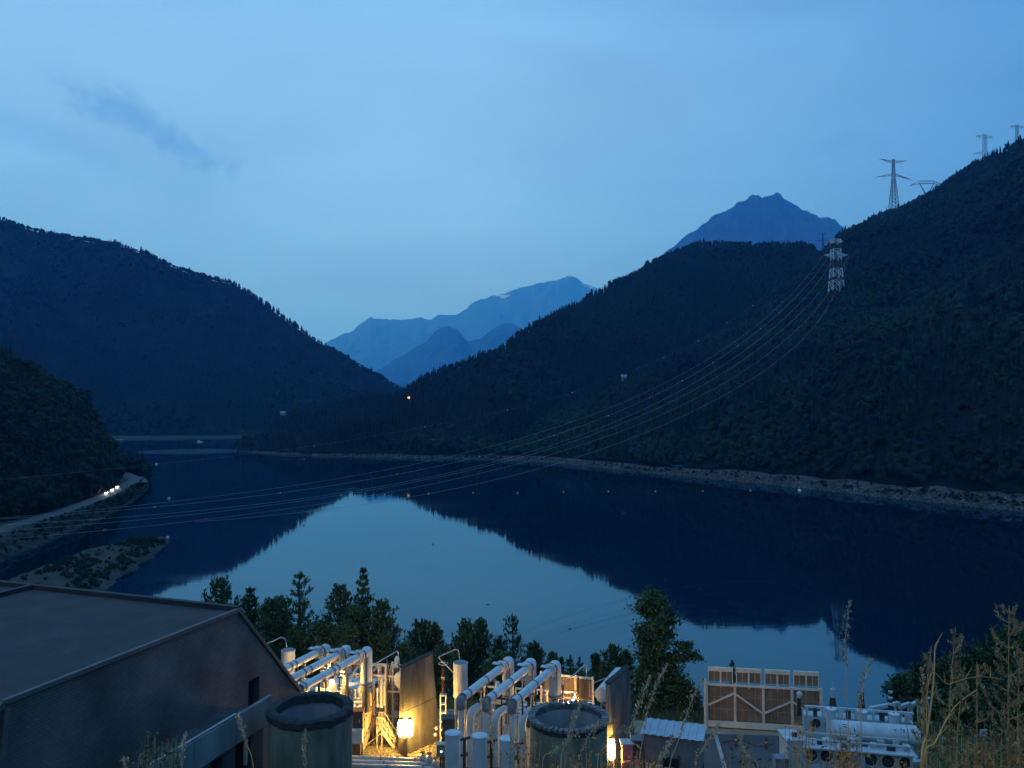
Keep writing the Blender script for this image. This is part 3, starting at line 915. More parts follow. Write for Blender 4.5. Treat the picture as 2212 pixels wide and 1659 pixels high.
def lattice(mb, c, z0, z1, w0, w1, leg, br, n):
    c = Vector(c)
    def corner(k, z):
        t = (z - z0) / (z1 - z0)
        w = w0 + (w1 - w0) * t
        return c + Vector((w / 2 * (1 if k in (0, 3) else -1), w / 2 * (1 if k in (0, 1) else -1), z))
    for k in range(4):
        mb.beam(corner(k, z0), corner(k, z1), leg)
    for s in range(n):
        za, zb = z0 + (z1 - z0) * s / n, z0 + (z1 - z0) * (s + 1) / n
        for k in range(4):
            mb.beam(corner(k, za), corner((k + 1) % 4, zb), br)
            mb.beam(corner((k + 1) % 4, za), corner(k, zb), br)
            mb.beam(corner(k, zb), corner((k + 1) % 4, zb), br)
def pylon(base, H, label, arms, rot=0.0, ww=(0.13, 0.035), m=None, leg=0.8, br=0.4, nseg=9):
    """arms: (height fraction, half span, tip rise)"""
    r = thing('electricity_pylon', label, 'pylon', base, 'electricity pylons on the hillside')
    m = m or M_steel
    tw = MB()
    lattice(tw, base, 0, H * 0.62, H * ww[0], H * 0.05, leg, br, nseg)
    lattice(tw, base, H * 0.62, H, H * 0.05, H * ww[1], leg * .8, br * .8, 6)
    tw.build('tower', m, r)
    b = Vector(base)
    ux = Vector((math.cos(rot), math.sin(rot), 0))
    for f, half, rise in arms:
        for s in (-1, 1):
            a = MB()
            z = H * f
            w = H * 0.03
            tip = b + ux * (s * half) + Vector((0, 0, z + rise))
            for dy in (-w / 2, w / 2):
                uy = Vector((-ux.y, ux.x, 0)) * dy
                lo, hi = b + ux * (s * w) + uy + Vector((0, 0, z)), b + ux * (s * w) + uy + Vector((0, 0, z + H * 0.035))
                a.beam(lo, tip, leg * .6); a.beam(hi, tip, leg * .6)
                for q in (0.25, 0.5, 0.75):
                    a.beam(lo.lerp(tip, q), hi.lerp(tip, q - 0.12), br * .6)
            a.build('crossarm', m, r)
            for q in (1.0, 0.55):
                p = (b + ux * (s * w) + Vector((0, 0, z))).lerp(tip, q)
                MB().tube(p, p + Vector((0, 0, -H * 0.035)), 0.28, n=5).build('insulator_string', M_dark_steel, r)
    return r
def ground_at(P, nt, px, D):
    """terrain point of a hill in the column of px at depth D"""
    a = (px - 1106) / 1703.0
    i = int(np.argmin(np.abs(P[:, nt // 2, 0] / P[:, nt // 2, 1] - a)))
    z = float(np.interp(D, P[i, :, 1], P[i, :, 2]))
    return Vector((a * D, D, z))
# big pylon on the right ridge
pb = ground_at(P1, nt1, 1937, 1660); top = at(1937, 344, 1660).z
pylon(pb, top - pb.z, 'tall lattice pylon with two wide cross-arms on the right ridge', [(0.93, 32, 7), (0.70, 42, -6)], rot=R(12), ww=(0.15, 0.03))
pb = ground_at(P1, nt1, 2137, 1690); top = at(2137, 290, 1690).z
pylon(pb, top - pb.z, 'small faint pylon farther up the right ridge near the frame edge', [(0.95, 20, 3), (0.72, 27, 1)], rot=R(10), ww=(0.10, 0.03), leg=.5, br=.25)
pb = ground_at(P1, nt1, 2208, 1640); top = at(2208, 270, 1640).z
pylon(pb, top - pb.z, 'pylon top cut by the right edge of the frame', [(0.96, 16, 2), (0.66, 24, 1)], rot=R(10), ww=(0.10, 0.03), leg=.5, br=.25)
pb = Vector(at(1778, 545, 1930)); top = at(1778, 503, 1930).z
pylon(pb, top - pb.z, 'tiny dark pylon in the notch below the blue peak', [(0.96, 9, 0), (0.60, 20, 0)], rot=R(0), ww=(0.09, 0.03), leg=.45, br=.25)
# low pylon with a V-shaped head
vb = ground_at(P1, nt1, 2009, 1720)
vt = at(2009, 391, 1720)
r = thing('electricity_pylon', 'wide-headed pylon with a V-shaped neck just above the treetops', 'pylon', vb, 'electricity pylons on the hillside')
m_ = MB()
hw = vt.z - 34
lattice(m_, vb, 0, hw - vb.z, 11, 3.0, .6, .3, 7)
m_.build('tower', M_steel, r)
for s in (-1, 1):
    m_ = MB()
    for dy in (-1.2, 1.2):
        m_.beam((vb.x, vb.y + dy, hw), (vb.x + s * 16, vb.y + dy, vt.z - 5), .7)
        m_.beam((vb.x + s * 4, vb.y + dy, hw + 6), (vb.x + s * 16, vb.y + dy, vt.z - 5), .35)
    m_.build('neck', M_steel, r)
m_ = MB()
for dy in (-1.2, 1.2):
    m_.path([(vb.x - 37, vb.y + dy, vt.z - 10), (vb.x - 15, vb.y + dy, vt.z), (vb.x + 15, vb.y + dy, vt.z), (vb.x + 37, vb.y + dy, vt.z - 9)], .38, n=5)
    m_.path([(vb.x - 37, vb.y + dy, vt.z - 10), (vb.x - 16, vb.y + dy, vt.z - 6), (vb.x + 16, vb.y + dy, vt.z - 6), (vb.x + 37, vb.y + dy, vt.z - 9)], .38, n=5)
for k in range(-7, 8):
    m_.beam((vb.x + k * 2.2 - 1.1, vb.y, vt.z - 6), (vb.x + k * 2.2 + 1.1, vb.y, vt.z), .3)
m_.build('crossarm', M_steel, r)

# red and white banded pylon standing on the slope
sb = surf_hit(P1, 1812, 652, nt1)
SD = sb.y
r = thing('electricity_pylon', 'red and white banded lattice pylon halfway up the right slope', 'pylon', sb, 'electricity pylons on the hillside')
bands = [(652, 628, 0), (628, 606, 1), (606, 600, 0), (600, 580, 1), (580, 562, 0), (562, 538, 1), (538, 526, 0), (526, 517, 1)]
def zpy(py): return at(1812, py, SD).z
def wid(z):
    t = (z - zpy(652)) / (zpy(517) - zpy(652))
    return (13 + (7.5 - 13) * min(1, t / .72)) * 1.45
for ya, yb, w in bands:
    m_ = MB()
    za, zb = zpy(ya), zpy(yb)
    lattice(m_, (sb.x, sb.y, 0), za, zb - 0.4, wid(za), wid(zb), 0.95 if w else 0.8, 0.5 if w else 0.35, 1 if yb > 530 else 1)
    m_.build('tower_section', M_pyl_w if w else M_pyl_r, r)
for py, half, w in ((551, 16.5, 1), (521, 10, 1)):
    z = zpy(py)
    for s in (-1, 1):
        m_ = MB()
        for dy in (-2, 2):
            p0, p1_, p2_ = Vector((sb.x + s * 3, sb.y + dy, z - 3)), Vector((sb.x + s * half, sb.y + dy * .3, z)), Vector((sb.x + s * 3, sb.y + dy, z + 3))
            m_.beam(p0, p1_, 1.0); m_.beam(p2_, p1_, 1.0)
            for q in (.3, .6):
                m_.beam(p0.lerp(p1_, q), p2_.lerp(p1_, q), .6)
        m_.build('crossarm', M_pyl_w, r)

# power lines swooping from that pylon over the lake
M_cable = mat('aluminium_cable', (0.50, 0.44, 0.36), 0.45, metal=0.2, var=0.05, vscale=1)
CABLES = [
 ('highest', [(-60, 1128), (169, 1102), (266, 1094.5), (439, 1075.7), (603, 1051), (769, 1024.7), (934, 995), (1066, 965), (1316, 885), (1488, 797), (1643, 693), (1716, 633), (1764, 569), (1797, 521)], 1797, 0.16),
 ('second', [(-60, 1124), (79, 1116), (258, 1104.5), (439, 1085.6), (603, 1064), (872, 1020.7), (1050, 981), (1193, 942), (1316, 900), (1471, 823), (1592, 749), (1686, 672), (1758, 600), (1791, 553)], 1791, 0.19),
 ('third', [(-60, 1140), (258, 1117), (439, 1100.5), (603, 1081), (934, 1030), (1316, 918), (1531, 809.6), (1703, 676), (1781, 599), (1802, 556)], 1802, 0.19),
 ('fourth', [(-60, 1153), (53, 1144), (258, 1126), (439, 1110), (603, 1085), (934, 1035), (1316, 927), (1574, 797), (1746, 659), (1822, 557)], 1822, 0.19),
 ('fifth', [(-60, 1170), (0, 1165), (248, 1146), (439, 1128), (603, 1093), (967, 1039), (1316, 942), (1531, 848), (1680, 745), (1802, 616), (1830, 557)], 1830, 0.17),
 ('lowest', [(420, 1134), (603, 1110), (752, 1087), (1000, 1051), (1166, 1011), (1316, 968), (1540, 871), (1686, 771), (1746, 715), (1807, 640), (1834, 553)], 1834, 0.19),
]
CB = {}
for nm, pts, pe, rad in CABLES:
    e1 = at(pe, pts[-1][1], SD)
    e2 = at(-60, 1130, 150)
    n = Vector((e1.y - e2.y, -(e1.x - e2.x), 0)).normalized()
    P_ = [onplane(a, b, e1, n) for a, b in pts]
    # smooth the height along the plan run
    L_ = np.array([(p - P_[0]).length for p in P_])
    xy0, xy1 = np.array(P_[0])[:2], np.array(P_[-1])[:2]
    s = np.array([np.linalg.norm(np.array(p)[:2] - xy0) for p in P_])
    co = np.polyfit(s, [p.z for p in P_], 4, w=1.0 / (8 + np.array([p.y for p in P_]) * 0.05))
    ss = np.linspace(0, s[-1], 90)
    zz = np.polyval(co, ss)
    fix = (P_[-1].z - zz[-1])
    zz += fix * (ss / ss[-1]) ** 6
    path = [Vector((xy0[0] + (xy1[0] - xy0[0]) * q / s[-1], xy0[1] + (xy1[1] - xy0[1]) * q / s[-1], z)) for q, z in zip(ss, zz)]
    CB[nm] = path
    ob = MB().path(path, [max(0.02, min(rad * .42, rad * .42 * (p.y / 800) ** 0.8)) for p in path], n=5).build('power_line', M_cable)
    tag(ob, {'highest': 'highest of the cables sweeping from the banded pylon over the lake', 'second': 'cable just under the topmost one, carrying white marker balls',
             'third': 'upper cable of the close pair crossing the lake', 'fourth': 'lower cable of the close pair crossing the lake',
             'fifth': 'second lowest cable swooping over the lake to the left edge', 'lowest': 'lowest cable swooping down across the dark reflection'}[nm], 'cable', 'power lines over the lake')
# faint earth wire farther off with its own marker balls
EW = [(338, 1003), (678, 963), (918, 922), (1096, 886), (1236, 848), (1434, 773), (1508, 736), (1570, 697), (1626, 660), (1700, 600), (1790, 522)]
e1 = at(1790, 520, SD); e2 = at(-60, 1030, 330)
n = Vector((e1.y - e2.y, -(e1.x - e2.x), 0)).normalized()
EP = [onplane(a, b, e1, n) for a, b in EW]
ob = MB().path(smooth_path([onplane(-60, 1042, e1, n)] + EP, 8), 0.018, n=4).build('power_line', M_cable)
tag(ob, 'barely visible earth wire strung beyond the other cables', 'cable', 'power lines over the lake')
M_ballw = mat('white_marker', (0.50, 0.48, 0.44), 0.5, var=0.05, emit=None)
M_ballr = mat('red_marker', (0.45, 0.06, 0.04), 0.5, var=0.05)
def ball(p, r, m, label, group='marker balls on the cables', name='marker_ball', cat='marker ball'):
    mb = MB().lathe(Vector(p) - Vector((0, 0, r)), (0, 0, 1), [(r * math.sin(math.pi * k / 8), r - r * math.cos(math.pi * k / 8)) for k in range(9)], n=12)
    ob = mb.build(name, m)
    return tag(ob, label, cat, group)
for i, (a, b) in enumerate(EW[:-2]):
    p = onplane(a, b, e1, n)
    ball(p, max(0.3, p.y * 0.00075), M_ballw, 'small pale marker ball on the faint earth wire, %s from the left' % ORD[i])
def near_on(path, px):
    return min(path, key=lambda p: abs(project(p)[0] - px))
for i, px in enumerate((290, 627, 872, 1049, 1192, 1304, 1397, 1472, 1539, 1593, 1645, 1685)):
    p = near_on(CB['second'], px)
    ball(p, max(0.2, p.y * 0.00075), M_ballw, 'small white marker ball on the second highest cable, %s from the left' % ORD[i])
for px, py, c in ((398, 1133, 'fifth'), (190, 1150, 'fifth')):
    p = near_on(CB[c], px)
    ball(p, 0.33, M_ballr, 'dark red marker ball on the second lowest cable, ' + ('over the open water' if px > 300 else 'over the left bank'))
for px, py in ((657, 992), (936, 950), (234, 1038)):
    p = at(px, py, 560)
    q = MB().lathe(p - Vector((0, 0, .7)), (0, 0, 1), [(0.7 * math.sin(math.pi * k / 8), .7 - .7 * math.cos(math.pi * k / 8)) for k in range(9)], n=12)
    w_ = thing('marker_ball', {657: 'red marker ball above the tree line of the promontory', 936: 'red marker ball before the forest above the far bank', 234: 'red marker ball against the dark wood over the car headlights'}[px], 'marker ball', p, 'red marker balls on a thin wire')
    q.build('sphere', M_ballr, w_)
    MB().path([p + Vector((-30, -14, .9)), p, p + Vector((30, 14, -.6 + 1.8))], 0.012, n=4).build('wire', M_cable, w_)

# buoys on the water
def buoy(px, py, r, m, label, group):
    p = onz(px, py, 0)
    t_ = thing('buoy', label, 'buoy', p, group)
    MB().lathe(p - Vector((0, 0, r * .4)), (0, 0, 1), [(r * .5, 0), (r, r * .35), (r, r * .9), (r * .6, r * 1.35), (r * .18, r * 1.5)], n=12).build('float', m, t_)
    MB().tube(p + Vector((0, 0, r)), p + Vector((0, 0, r * 1.9)), r * .14, n=6).build('mooring_eye', M_dark_steel, t_)
for i, (px, py) in enumerate(((737, 1070), (831, 1069), (926, 1067), (1022, 1065), (1118, 1065), (1217, 1063), (1314, 1062), (1416, 1062), (1518, 1061), (1621, 1060))):
    buoy(px, py, 0.62, mat('orange_float', (0.75, 0.42, 0.25), 0.5, var=.05), 'small pale orange float, %s from the left in the row across the water' % ORD[i], 'floats in a row across the lake')
buoy(1727, 1060, 1.15, mat('yellow_float', (0.80, 0.78, 0.45), 0.5, var=.05), 'larger pale yellow buoy at the right end of the float row', None)
buoy(338, 1003, 1.4, M_ballw, 'white buoy beyond the tip of the left shore', None)
buoy(365, 1077, 1.0, M_ballw, 'small white upright buoy off the left bank', None)
buoy(362, 1162, 0.85, M_ballw, 'white mooring buoy at the tip of the gravel spit', None)
buoy(429, 952, 1.4, M_ballw, 'small white buoy near the far end of the lake', None)
for px, py in ((1231, 1359), (913, 1343 + 110), (1054, 1306)):
    if py < 1400:
        p = onz(px, py, 0)
        t_ = thing('driftwood', 'dark scrap of driftwood afloat ' + ('left of the poplar' if px > 1200 else 'in the middle of the pale reflection'), 'driftwood', p)
        MB().path([p + Vector((-.45, 0, -.02)), p + Vector((0, .05, .09)), p + Vector((.4, -.1, .03))], [.07, .12, .05], n=6).build('log', mat('wet_wood', (0.03, 0.025, 0.02), .6), t_)

# boat at the far end
p = onz(432, 955, 0)
t_ = thing('boat', 'tiny white motor boat moored at the far end of the lake', 'boat', p)
MB().slab([p + Vector(v) for v in ((-5, -1.2, 0.9), (3, -1.3, 0.9), (5.5, 0, 1.1), (3, 1.3, 0.9), (-5, 1.2, 0.9))], (0, 0, 1), 1.3).build('hull', M_ballw, t_)
MB().box(p + Vector((-1, 0, 1.6)), (3.4, 1.8, 1.4)).build('cabin', M_ballw, t_)
p = onz(246, 951, 0)
t_ = thing('jetty', 'low pale jetty on the far shore at the left', 'jetty', p)
MB().box(p + Vector((0.4, 0, 1.5)), (32, 3, .5)).build('deck', M_ballw, t_)
for k in range(9): MB().tube(p + Vector((-14 + k * 3.6, 0, -.5)), p + Vector((-14 + k * 3.6, 0, 1.5)), .3, n=6).build('pile', M_dark_steel, t_)

# houses on the far hillsides
M_hw = mat('house_wall', (0.28, 0.27, 0.25), 0.8, var=.05)
M_hr = mat('pale_roof', (0.24, 0.26, 0.28), 0.5, var=.05)
M_win = mat('dark_window', (0.015, 0.02, 0.03), 0.15, var=0)
def house(p, w, d, h, rz, label):
    t_ = thing('house', label, 'house', p, None)
    M = Matrix.Rotation(rz, 3, 'Z')
    q = lambda x, y, z: Vector(p) + M @ Vector((x, y, z))
    MB().box(q(0, 0, h / 2 - 1), (w, d, h + 2), rz=rz).build('wall', M_hw, t_)
    rf = MB()
    for s in (-1, 1):
        rf.slab([q(-w / 2 - .6, s * (d / 2 + .8), h - .3), q(w / 2 + .6, s * (d / 2 + .8), h - .3), q(w / 2 + .6, 0, h + d * .42), q(-w / 2 - .6, 0, h + d * .42)], (0, s * 0.6, 1), .3)
    rf.build('roof', M_hr, t_)
    for s in (-1, 1):
        g = MB().add([q(s * (w / 2 - .02), -d / 2, h - .2), q(s * (w / 2 - .02), d / 2, h - .2), q(s * (w / 2 - .02), 0, h + d * .38)], [(0, 1, 2)])
        g.build('gable', M_hw, t_)
    for k in range(3):
        MB().box(q(-w / 3 + k * w / 3, -d / 2 - .03, h * .55), (1.2, .1, 1.4), rz=rz).build('window', M_win, t_)
def on_slope(P, nt, px, py, back=0, up=0):
    p = surf_hit(P, px, py, nt)
    k = (p.y - back) / p.y
    c = Vector((0, 0, CAMZ))
    return c + (p - c) * k + Vector((0, 0, up))
house(on_slope(P1, nt1, 1351, 818, 16, 2), 15, 9, 5, R(15), 'small pale-roofed house alone in the right-hand forest')
house(at(612, 895, 1300), 8, 6, 2.6, R(-10), 'pale house peeping out behind the treetops of the promontory')
# lights among the trees
M_lampo = bpy.data.materials.new('orange_lamp'); M_lampo.use_nodes = True
bb = M_lampo.node_tree.nodes['Principled BSDF']; bb.inputs['Emission Color'].default_value = (1.0, 0.36, 0.10, 1); bb.inputs['Emission Strength'].default_value = 4; bb.inputs['Base Color'].default_value = (.8, .5, .3, 1)
def far_lamp(p, r, label, head_m):
    t_ = thing('street_lamp', label, 'street lamp', p - Vector((0, 0, 7)))
    MB().tube(p - Vector((0, 0, 9)), p - Vector((0, 0, r)), .12, n=6).build('post', M_dark_steel, t_)
    MB().lathe(p - Vector((0, 0, r)), (0, 0, 1), [(r * math.sin(math.pi * k / 8), r - r * math.cos(math.pi * k / 8)) for k in range(9)], n=12).build('lamp_head', head_m, t_)
far_lamp(on_slope(P2, nt2, 882, 859, 60, 0), 1.75, 'bright orange street lamp glowing in the forest above the far bank', M_lampo)
M_lampd = bpy.data.materials.new('dim_orange_lamp'); M_lampd.use_nodes = True
bb = M_lampd.node_tree.nodes['Principled BSDF']; bb.inputs['Emission Color'].default_value = (1.0, 0.35, 0.10, 1); bb.inputs['Emission Strength'].default_value = 1.6; bb.inputs['Base Color'].default_value = (.6, .3, .2, 1)
far_lamp(on_slope(P1, nt1, 1398, 815, 34, 0), 0.9, 'faint orange lamp on the wooded slope right of the small house', M_lampd)

# cars coming round the lakeside road with headlights on
M_head = bpy.data.materials.new('headlight_lit'); M_head.use_nodes = True
bb = M_head.node_tree.nodes['Principled BSDF']; bb.inputs['Emission Color'].default_value = (1.0, 0.93, 0.78, 1); bb.inputs['Emission Strength'].default_value = 45
M_rub = mat('tyre_rubber', (0.02, 0.02, 0.02), .9, var=.05)
M_glass = mat('car_glass', (0.02, 0.025, 0.03), .1, var=0)
def car(p, heading, paint, label):
    p = Vector(p); f = Vector((math.cos(heading), math.sin(heading), 0)); s = Vector((-f.y, f.x, 0))
    t_ = thing('car', label, 'car', p, 'cars on the lakeside road')
    q = lambda a, b, c: p + f * a + s * b + Vector((0, 0, c))
    body = MB()
    prof = [(-2.1, .35), (-2.15, .85), (-1.6, .98), (-1.0, 1.42), (0.3, 1.45), (1.0, 1.0), (1.95, .85), (2.1, .6), (2.05, .35)]
    body.slab([q(a, -.85, c) for a, c in prof], -s, 1.7)
    body.build('body', paint, t_)
    for sd in (-1, 1):
        MB().slab([q(-.95, sd * .86, 1.05), q(.8, sd * .86, 1.05), q(.25, sd * .86, 1.38), q(-.85, sd * .86, 1.36)], s * sd, .02).build('window', M_glass, t_)
        MB().lathe(q(2.06, sd * .62, .66), f, [(.17, 0), (.19, .03), (.10, .08)], n=10).build('headlight', M_head, t_)
        for a in (-1.35, 1.35):
            MB().tube(q(a, sd * .72, .33), q(a, sd * .9, .33), .33, n=12).build('wheel', M_rub, t_)
    MB().slab([q(.98, -.7, 1.03), q(.98, .7, 1.03), q(.36, .62, 1.42), q(.36, -.62, 1.42)], (f.x, f.y, 1), .02).build('windscreen', M_glass, t_)
    for sd in (-1, 1):
        ld = bpy.data.lights.new('headlight_beam', 'SPOT'); ld.energy = 1800; ld.spot_size = R(42); ld.spot_blend = .8; ld.color = (1, .93, .8); ld.shadow_soft_size = .15
        lo = bpy.data.objects.new('headlight_beam', ld); COL.objects.link(lo)
        lo.location = q(2.3, sd * .62, .7) - p
        lo.rotation_euler = (f * 1.0 + Vector((0, 0, -.06))).to_track_quat('-Z', 'Y').to_euler()
        lo.parent = t_
M_cg = mat('grey_car_paint', (0.15, 0.16, 0.17), .3, var=.02); M_cw = mat('white_car_paint', (0.6, .6, .58), .3, var=.02)
for k, (px, py, pm, lb) in enumerate(((233, 1066, M_cg, 'leading car of the three on the lakeside road, headlights on'), (246.5, 1059, M_cw, 'middle car of the three on the lakeside road, headlights on'),
                                      (254, 1053.5, M_cg, 'last car of the three on the lakeside road, headlights on'))):
    p = onz(px, py, ROADZ + .02)
    i = min(range(len(RCs)), key=lambda i_: (RCs[i_] - p).length)
    d = RCs[max(i - 3, 0)] - RCs[min(i + 1, NR - 1)]
    c = RCs[i] - side(RCs, i, 1.6)
    toc = math.atan2(-p.y, -p.x)
    car((c.x, c.y, ROADZ + .02), math.atan2(d.y, d.x) * .55 + toc * .45, pm, lb)
# a few bushes and trees at the bend in front of the left hill are part of the wood

# ================================================================== FOREGROUND: the plant below the viewpoint
PZ = 30.0
M_gravel = mat('gravel', (0.42, 0.35, 0.24), 0.95, color2=(0.13, 0.10, 0.065), vscale=1.6, bump=0.12, bscale=5.0, vdetail=9, spec=0.1, contrast=1.4)
M_yard = mat('yard_asphalt', (0.13, 0.125, 0.12), 0.9, color2=(0.075, 0.072, 0.07), vscale=0.35, bump=0.02, bscale=9, vdetail=8)
M_grass = mat('rough_grass', (0.085, 0.105, 0.04), 0.95, color2=(0.04, 0.05, 0.022), vscale=0.7, bump=0.15, bscale=4, spec=0.1)
M_path = mat('sandy_track', (0.46, 0.34, 0.22), 0.95, color2=(0.28, 0.21, 0.14), vscale=0.6, bump=0.04, bscale=5, vdetail=8, spec=0.1)
def sstep(a, b, x):
    t = min(1.0, max(0.0, (x - a) / (b - a)))
    return t * t * (3 - 2 * t)
def ground_z(x, y):
    # steep bank under the viewpoint, the level yard, then the slope to the water
    if y < 5:
        z = 58.0 - 0.25 * max(y, -8)
    else:
        z = max(PZ, 56.75 - 0.86 * (y - 5))
    k = x / max(y, 3.0)
    sp = sstep(0.50, 0.60, k) * sstep(6, 12, y)
    zs = 59.3 - 0.425 * y if y < 62 else max(PZ, 59.3 - 0.425 * 62 - 0.25 * (y - 62))
    if sp > 0:
        z = z * (1 - sp) + max(z, zs) * sp
    edge = 80 - 0.16 * x + 1.2 * float(vnoise(x / 7.0, 0.3, 9))
    if y > edge:
        z = min(z, PZ + 0.35 - (y - edge) * 0.62) if y > edge + 1.5 else min(z, PZ) + 0.3 * (y - edge) / 1.5
    return max(z, -3.0)
gx = np.concatenate([np.arange(-150, -46, 6.0), np.arange(-46, 66, 1.25), np.arange(66, 150, 6.0)])
gy = np.concatenate([np.arange(-8, 40, 1.6), np.arange(40, 90, 1.0), np.arange(90, 150, 3.0)])
G = np.zeros((len(gx), len(gy), 3))
for i, x in enumerate(gx):
    for j, y in enumerate(gy):
        z = ground_z(x, y)
        if abs(z - PZ) > 0.01: z += 0.25 * float(fbm(x / 3.0, y / 3.0, 14, 3))
        G[i, j] = (x, y, z)
idx = np.arange(G.shape[0] * G.shape[1]).reshape(G.shape[:2])
Fq = np.stack([idx[:-1, :-1], idx[1:, :-1], idx[1:, 1:], idx[:-1, 1:]], -1).reshape(-1, 4)
tag(np_mesh('hillside_near', G.reshape(-1, 3), Fq, M_grass, smooth=True), kind='structure')
def sheet(name, pts, z, m):
    return tag(MB().add([(p[0], p[1], z) for p in pts], [tuple(range(len(pts)))]).build(name, m), kind='structure')
def g30(px, py): return onz(px, py, PZ)
sheet('gravel_yard', [(-45, 38), (6, 38), (13.8, 60), (13.8, 78), (-45, 82)], PZ + .004, M_gravel)
sheet('yard_pavement', [(13.8, 38), (40, 46), (52, 76), (13.8, 76.8)], PZ + .006, M_yard)
ta, tb, tc_, td = g30(1365, 1549), g30(1545, 1562), g30(1548, 1584), g30(1365, 1581)
sheet('sandy_track', [ta, (60, 73.6), (60, 70.6), td], PZ + .014, M_path)
ka, kb = g30(1546, 1590), g30(1531, 1640)
tag(MB().beam(Vector((ka.x, ka.y, PZ + .06)), Vector((kb.x, kb.y - 8, PZ + .06)), .32, .13).build('kerb', mat('pale_kerb', (0.42, 0.40, 0.36), .85, var=.12)), kind='structure')

# ---- materials of the plant
M_white = mat('light_grey_paint', (0.62, 0.62, 0.60), 0.42, var=0.10, vscale=0.9, vdetail=7)
M_galv = mat('galvanised_pipe', (0.50, 0.50, 0.48), 0.45, metal=0.15, var=0.14, vscale=1.2)
M_dark = mat('dark_cabinet_paint', (0.09, 0.075, 0.06), 0.6, var=0.2, vscale=1.5)
M_black = mat('black_opening', (0.012, 0.012, 0.012), 0.8, var=0.0)
M_rust = mat('rusty_steel', (0.13, 0.06, 0.03), 0.8, var=0.25, vscale=2)
M_brown_ins = mat('brown_porcelain', (0.09, 0.035, 0.02), 0.25, var=0.1)
M_ring = mat('grey_flange', (0.20, 0.21, 0.22), 0.5, var=0.15, vscale=2)
M_tank = mat('cream_tank_panel', (0.60, 0.55, 0.42), 0.55, var=0.12, vscale=1.0, vdetail=7)
M_mesh = mat('lamp_warm_panel_mesh', (0.30, 0.175, 0.10), 0.8, color2=(0.15, 0.09, 0.055), vscale=0.8, vdetail=8, bump=.01, bscale=30)  # panel brown has an unbuilt lamp's warm light mixed into it
M_conc = mat('weathered_concrete', (0.20, 0.175, 0.15), 0.9, color2=(0.05, 0.045, 0.04), vscale=0.9, contrast=1.2, stretch=(1, 1, .25), bump=0.015, bscale=6, vdetail=8)
M_concd = mat('dark_wet_concrete', (0.115, 0.12, 0.12), 0.9, color2=(0.05, 0.055, 0.06), vscale=0.6, stretch=(1, 1, .3), bump=0.02, bscale=5, vdetail=8)
M_moss = mat('mossy_concrete', (0.29, 0.255, 0.175), 0.92, color2=(0.085, 0.08, 0.055), vscale=0.8, stretch=(1, 1, .28), bump=0.02, bscale=7, vdetail=9, contrast=1.2)
M_inner = mat('shaft_inner_wall', (0.36, 0.34, 0.34), 0.9, color2=(0.18, 0.17, 0.17), vscale=0.6, stretch=(1, 1, .2), vdetail=8)
M_rim = mat('black_mossy_rim', (0.055, 0.055, 0.05), 0.95, color2=(0.02, 0.02, 0.02), vscale=3, bump=0.03, bscale=12, vdetail=8)

# ---- the big hall at lower left (its long wall faces the yard)
yaw = R(17)
U = Vector((math.sin(yaw), math.cos(yaw), 0)); Vv = Vector((math.cos(yaw), -math.sin(yaw), 0))
A = at(512, 1321, 48)
def wallpt(s, z, out=0.0): return Vector((A.x, A.y, 0)) + U * s + Vv * out + Vector((0, 0, z))
Cc = onplane(646, 1497, A, Vv); s1 = (Cc - A).dot(U)
Lc = onplane(3, 1531, A, Vv); s0 = (Lc - A).dot(U)
zt = A.z
hall = thing('hall', 'large dark slate-clad hall with a mansard profile at the lower left', 'building', (A.x - 8, A.y - 8, PZ))
prof = [(s0, zt), (0, zt), (s1, Cc.z), (s1, PZ - 1), (s0 - 14, PZ - 1), (s0 - 14, zt - 13)]
M_slate = bpy.data.materials.new('slate_cladding'); M_slate.use_nodes = True
N3, L3 = M_slate.node_tree.nodes, M_slate.node_tree.links
b3 = N3['Principled BSDF']; b3.inputs['Roughness'].default_value = .8; b3.inputs['Specular IOR Level'].default_value = .25
g3 = N3.new('ShaderNodeNewGeometry')
